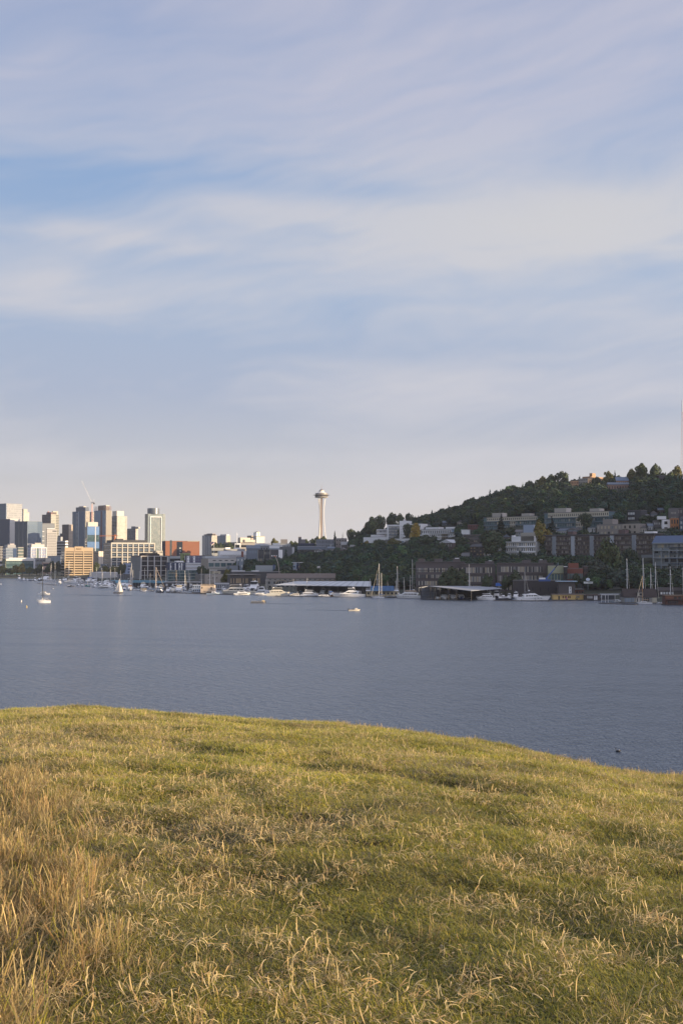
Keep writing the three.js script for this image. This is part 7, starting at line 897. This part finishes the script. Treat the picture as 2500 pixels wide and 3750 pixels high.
home('houseboat', 'dark brown houseboat with white french doors and a balcony', 2140, 2215, 2180, 2199, M(0.05, 0.04, 0.038), [['win', 4, 1, 0.7, 0.8, G.white, { s: [0.1, 0.36], h: [0.3, 0.95] }], ['win', 2, 1, 0.8, 0.95, [C.white], { s: [0.42, 0.6], h: [0.0, 0.95] }], ['win', 3, 1, 0.6, 0.7, G.pale, { s: [0.7, 1], h: [0.4, 0.9] }], ['rail', 1, 1, 1.2, M(0.1, 0.08, 0.07), { s: [0, 0.6], h: [1, 1.6] }], ['slab', 1, 0.25, 1.3, C.brown, { s: [0, 0.7], h: [1, 1.01] }]], { deep: 9 });
home('houseboat', 'dark houseboat upper storey with pale windows and a white roof edge', 2150, 2226, 2154, 2180, M(0.085, 0.07, 0.065), [['win', 3, 1, 0.8, 0.8, G.white, { s: [0.4, 0.8], h: [0.35, 0.85] }], ['slab', 1, 0.4, 0.8, C.cream, { s: [0, 1], h: [0.98, 0.985] }]], { deep: 8, base: 2180 });
home('houseboat', 'olive green houseboat with a pale shed roof', 2226, 2284, 2160, 2190, M(0.17, 0.18, 0.08), [['win', 6, 1, 0.5, 0.6, G.pale, { s: [0.1, 1], h: [0.3, 0.9] }]], { gable: ['x', 3.4, M(0.3, 0.32, 0.32)], deep: 9 });
{ const a = water(2200, 2206), d = -a.z + 2, t = thing('dock_frame', 'white framed open boat cover on the floating dock', 'boat cover', V(at(2201, 2206, d).x, 0, -d)), L = (px, py) => at(px, py, d).sub(t.position); for (const px of [2201, 2215, 2225, 2250]) mesh('post', rod(V(L(px, 2200).x, 0, 0), V(L(px, 2200).x, L(px, 2179).y, 0), 0.16), BW, t); mesh('top_beam', rod(L(2200, 2178.5), L(2280, 2178.5), 0.2), BW, t); mesh('lower_beam', rod(L(2200, 2198), L(2258, 2197), 0.14), BW, t); const q = L(2228, 2188); box('side_cloth', t, M(0.04, 0.05, 0.06), q.x, q.y, -0.3, L(2252, 2188).x - L(2206, 2188).x, 4, 0.08); const r = L(2240, 2177); box('roof_cloth', t, M(0.42, 0.45, 0.48), r.x, r.y + 0.3, -2.5, L(2282, 2188).x - L(2202, 2188).x, 0.2, 5); }
{ const r = home('houseboat', 'large houseboat with a steep dark brown roof and a pale dormer', 2284, 2400, 2186, 2209, M(0.24, 0.235, 0.21), [['win', 6, 1, 0.7, 0.85, G.pale, { s: [0.0, 0.3], h: [0.05, 0.9] }], ['win', 2, 1, 0.7, 0.8, G.dark, { s: [0.38, 0.5], h: [0.1, 0.85] }], ['panel', C.cream, 0.25, { s: [0.42, 0.48], h: [0, 0.95] }], ['win', 3, 1, 0.6, 0.8, G.dark, { s: [0.6, 0.78], h: [0.1, 0.9] }], ['panel', M(0.4, 0.37, 0.28), 0.25, { s: [0.86, 1], h: [0, 0.9] }]], { gable: ['z', 5.6, M(0.034, 0.024, 0.022)], deep: 11 }); box('dormer', r.t, M(0.36, 0.335, 0.27), -1.6, r.H + 1.6, -r.D * 0.50, 3.4, 3, r.D * 0.17); box('dormer_window', r.t, G.dark[0], 0.12, r.H + 1.7, -r.D * 0.51, 0.1, 1.5, r.D * 0.08); mesh('dormer_roof', boxGeo(-1.6, r.H + 3.25, -r.D * 0.5, 4.2, 0.25, r.D * 0.2), C.dark, r.t); }
home('houseboat', 'grey shingled left end of the brown roofed houseboat', 2276, 2300, 2178, 2207, M(0.2, 0.21, 0.215), [['win', 3, 1, 0.7, 0.8, G.blue, { s: [0, 1], h: [0.05, 0.5] }], ['win', 1, 1, 0.7, 0.8, G.dark, { s: [0.55, 0.9], h: [0.62, 0.92] }]], { gable: ['x', 2.2, C.dark], deep: 9 });
home('houseboat', 'red brown houseboat at the right edge with plants on its terrace', 2434, 2525, 2182, 2216, M(0.085, 0.035, 0.027), [['win', 6, 1, 0.6, 0.7, G.dark, { s: [0.1, 0.5], h: [0.05, 0.5] }], ['win', 4, 1, 0.6, 0.7, G.dark, { s: [0.3, 1], h: [0.6, 0.95] }], ['slab', 1, 0.3, 1.2, C.brown, { s: [0, 1], h: [0.54, 0.545] }]], { deep: 9, roofMat: M(0.06, 0.045, 0.04), eave: 0.8 });
home('houseboat', 'dark shingled houseboat with white framed dormers behind the red brown one', 2410, 2500, 2163, 2200, M(0.055, 0.045, 0.042), [['win', 5, 1, 0.7, 0.8, G.white, { s: [0.05, 0.6], h: [0.6, 0.9] }]], { gable: ['z', 2.4, M(0.05, 0.042, 0.04)], deep: 9 });
home('houseboat', 'houseboat with a white roof terrace rail behind the brown roofed one', 2306, 2384, 2160, 2195, M(0.12, 0.12, 0.11), [['win', 6, 1, 0.6, 0.8, [...G.pale, ...G.dark], { s: [0.1, 0.95], h: [0.6, 0.95] }], ['slab', 1, 0.3, 0.8, C.white, { s: [0.1, 1], h: [1, 1.01] }]], { deep: 8 });
[[2437, 2450, 2214, 'left'], [2466, 2482, 2215, 'right']].forEach(([a, b, py, s]) => { const p = water((a + b) / 2, py), L = (b - a) * -p.z / F, t = thing('canoe', `upturned orange canoe on the dock of the red houseboat, the ${s} one`, 'canoe', V(p.x, 0.35, p.z)); mesh('hull', new THREE.SphereGeometry(1, 18, 8, 0, 6.283, 0, 1.57).scale(L / 2, 0.7, 0.45), M(0.32, 0.12, 0.05, 0.5), t); mesh('rim', new THREE.TorusGeometry(1, 0.05, 6, 24).rotateX(Math.PI / 2).scale(L / 2, 1, 0.46), M(0.2, 0.08, 0.04), t); });
for (const [px, py, w, l] of [[2072, 2197, 8, 'purple and white flower tub on the dock of the yellow houseboat'], [2108, 2197, 9, 'green leafy tub on the dock of the yellow houseboat'], [2450, 2184, 20, 'leafy plant box on the terrace of the red houseboat, left one'], [2490, 2202, 20, 'climbing plants before the red houseboat at the right edge']]) { const p = water(px, Math.max(py, 2199)), y = Math.max(0.6, at(px, py, -p.z).y), m = -p.z / F, t = thing('potted_plant', l, 'plant', V(p.x, y, p.z + 1.5)); box('tub', t, M(0.12, 0.07, 0.05), 0, 0.2, 0, w * m * 0.8, 0.4, 0.6); mesh('leaves', foliage([[0, 0.9, 0, w * m / 2, 0.7, 0.5]], 160, 0.22, px, l.startsWith('purple') ? [0.35, 0.12, 0.3] : [0.05, 0.09, 0.03]), leafMat, t); }
// wakes: low ridges of water
{ const wm = scene.getObjectByName('lake_water').material; for (const [pts, l] of [[[[187, 2180], [260, 2178], [340, 2179], [480, 2181]], 'faint wake line behind the white motor cruiser'], [[[1276, 2237], [1230, 2235.5], [1190, 2234.5], [1120, 2234]], 'dark wake line behind the small open motorboat'], [[[975, 2210], [1040, 2211.5], [1120, 2212], [1210, 2211]], 'wake line behind the pontoon boat'], [[[300, 2180], [400, 2181.5], [520, 2182.5], [640, 2184]], 'long wake line before the sloop under sail']]) { const c = new THREE.CatmullRomCurve3(pts.map(([x, y]) => water(x, y))); const g = new THREE.TubeGeometry(c, 60, 0.9, 6); const p = g.attributes.position; for (let i = 0; i < p.count; i++) p.setY(i, Math.max(-0.05, p.getY(i) * 0.22) + 0.02 * N3.noise(p.getX(i), 0, p.getZ(i))); g.computeVertexNormals(); const m = struct('boat_wake', g, wm, l); } }
renderer.render(scene, camera);
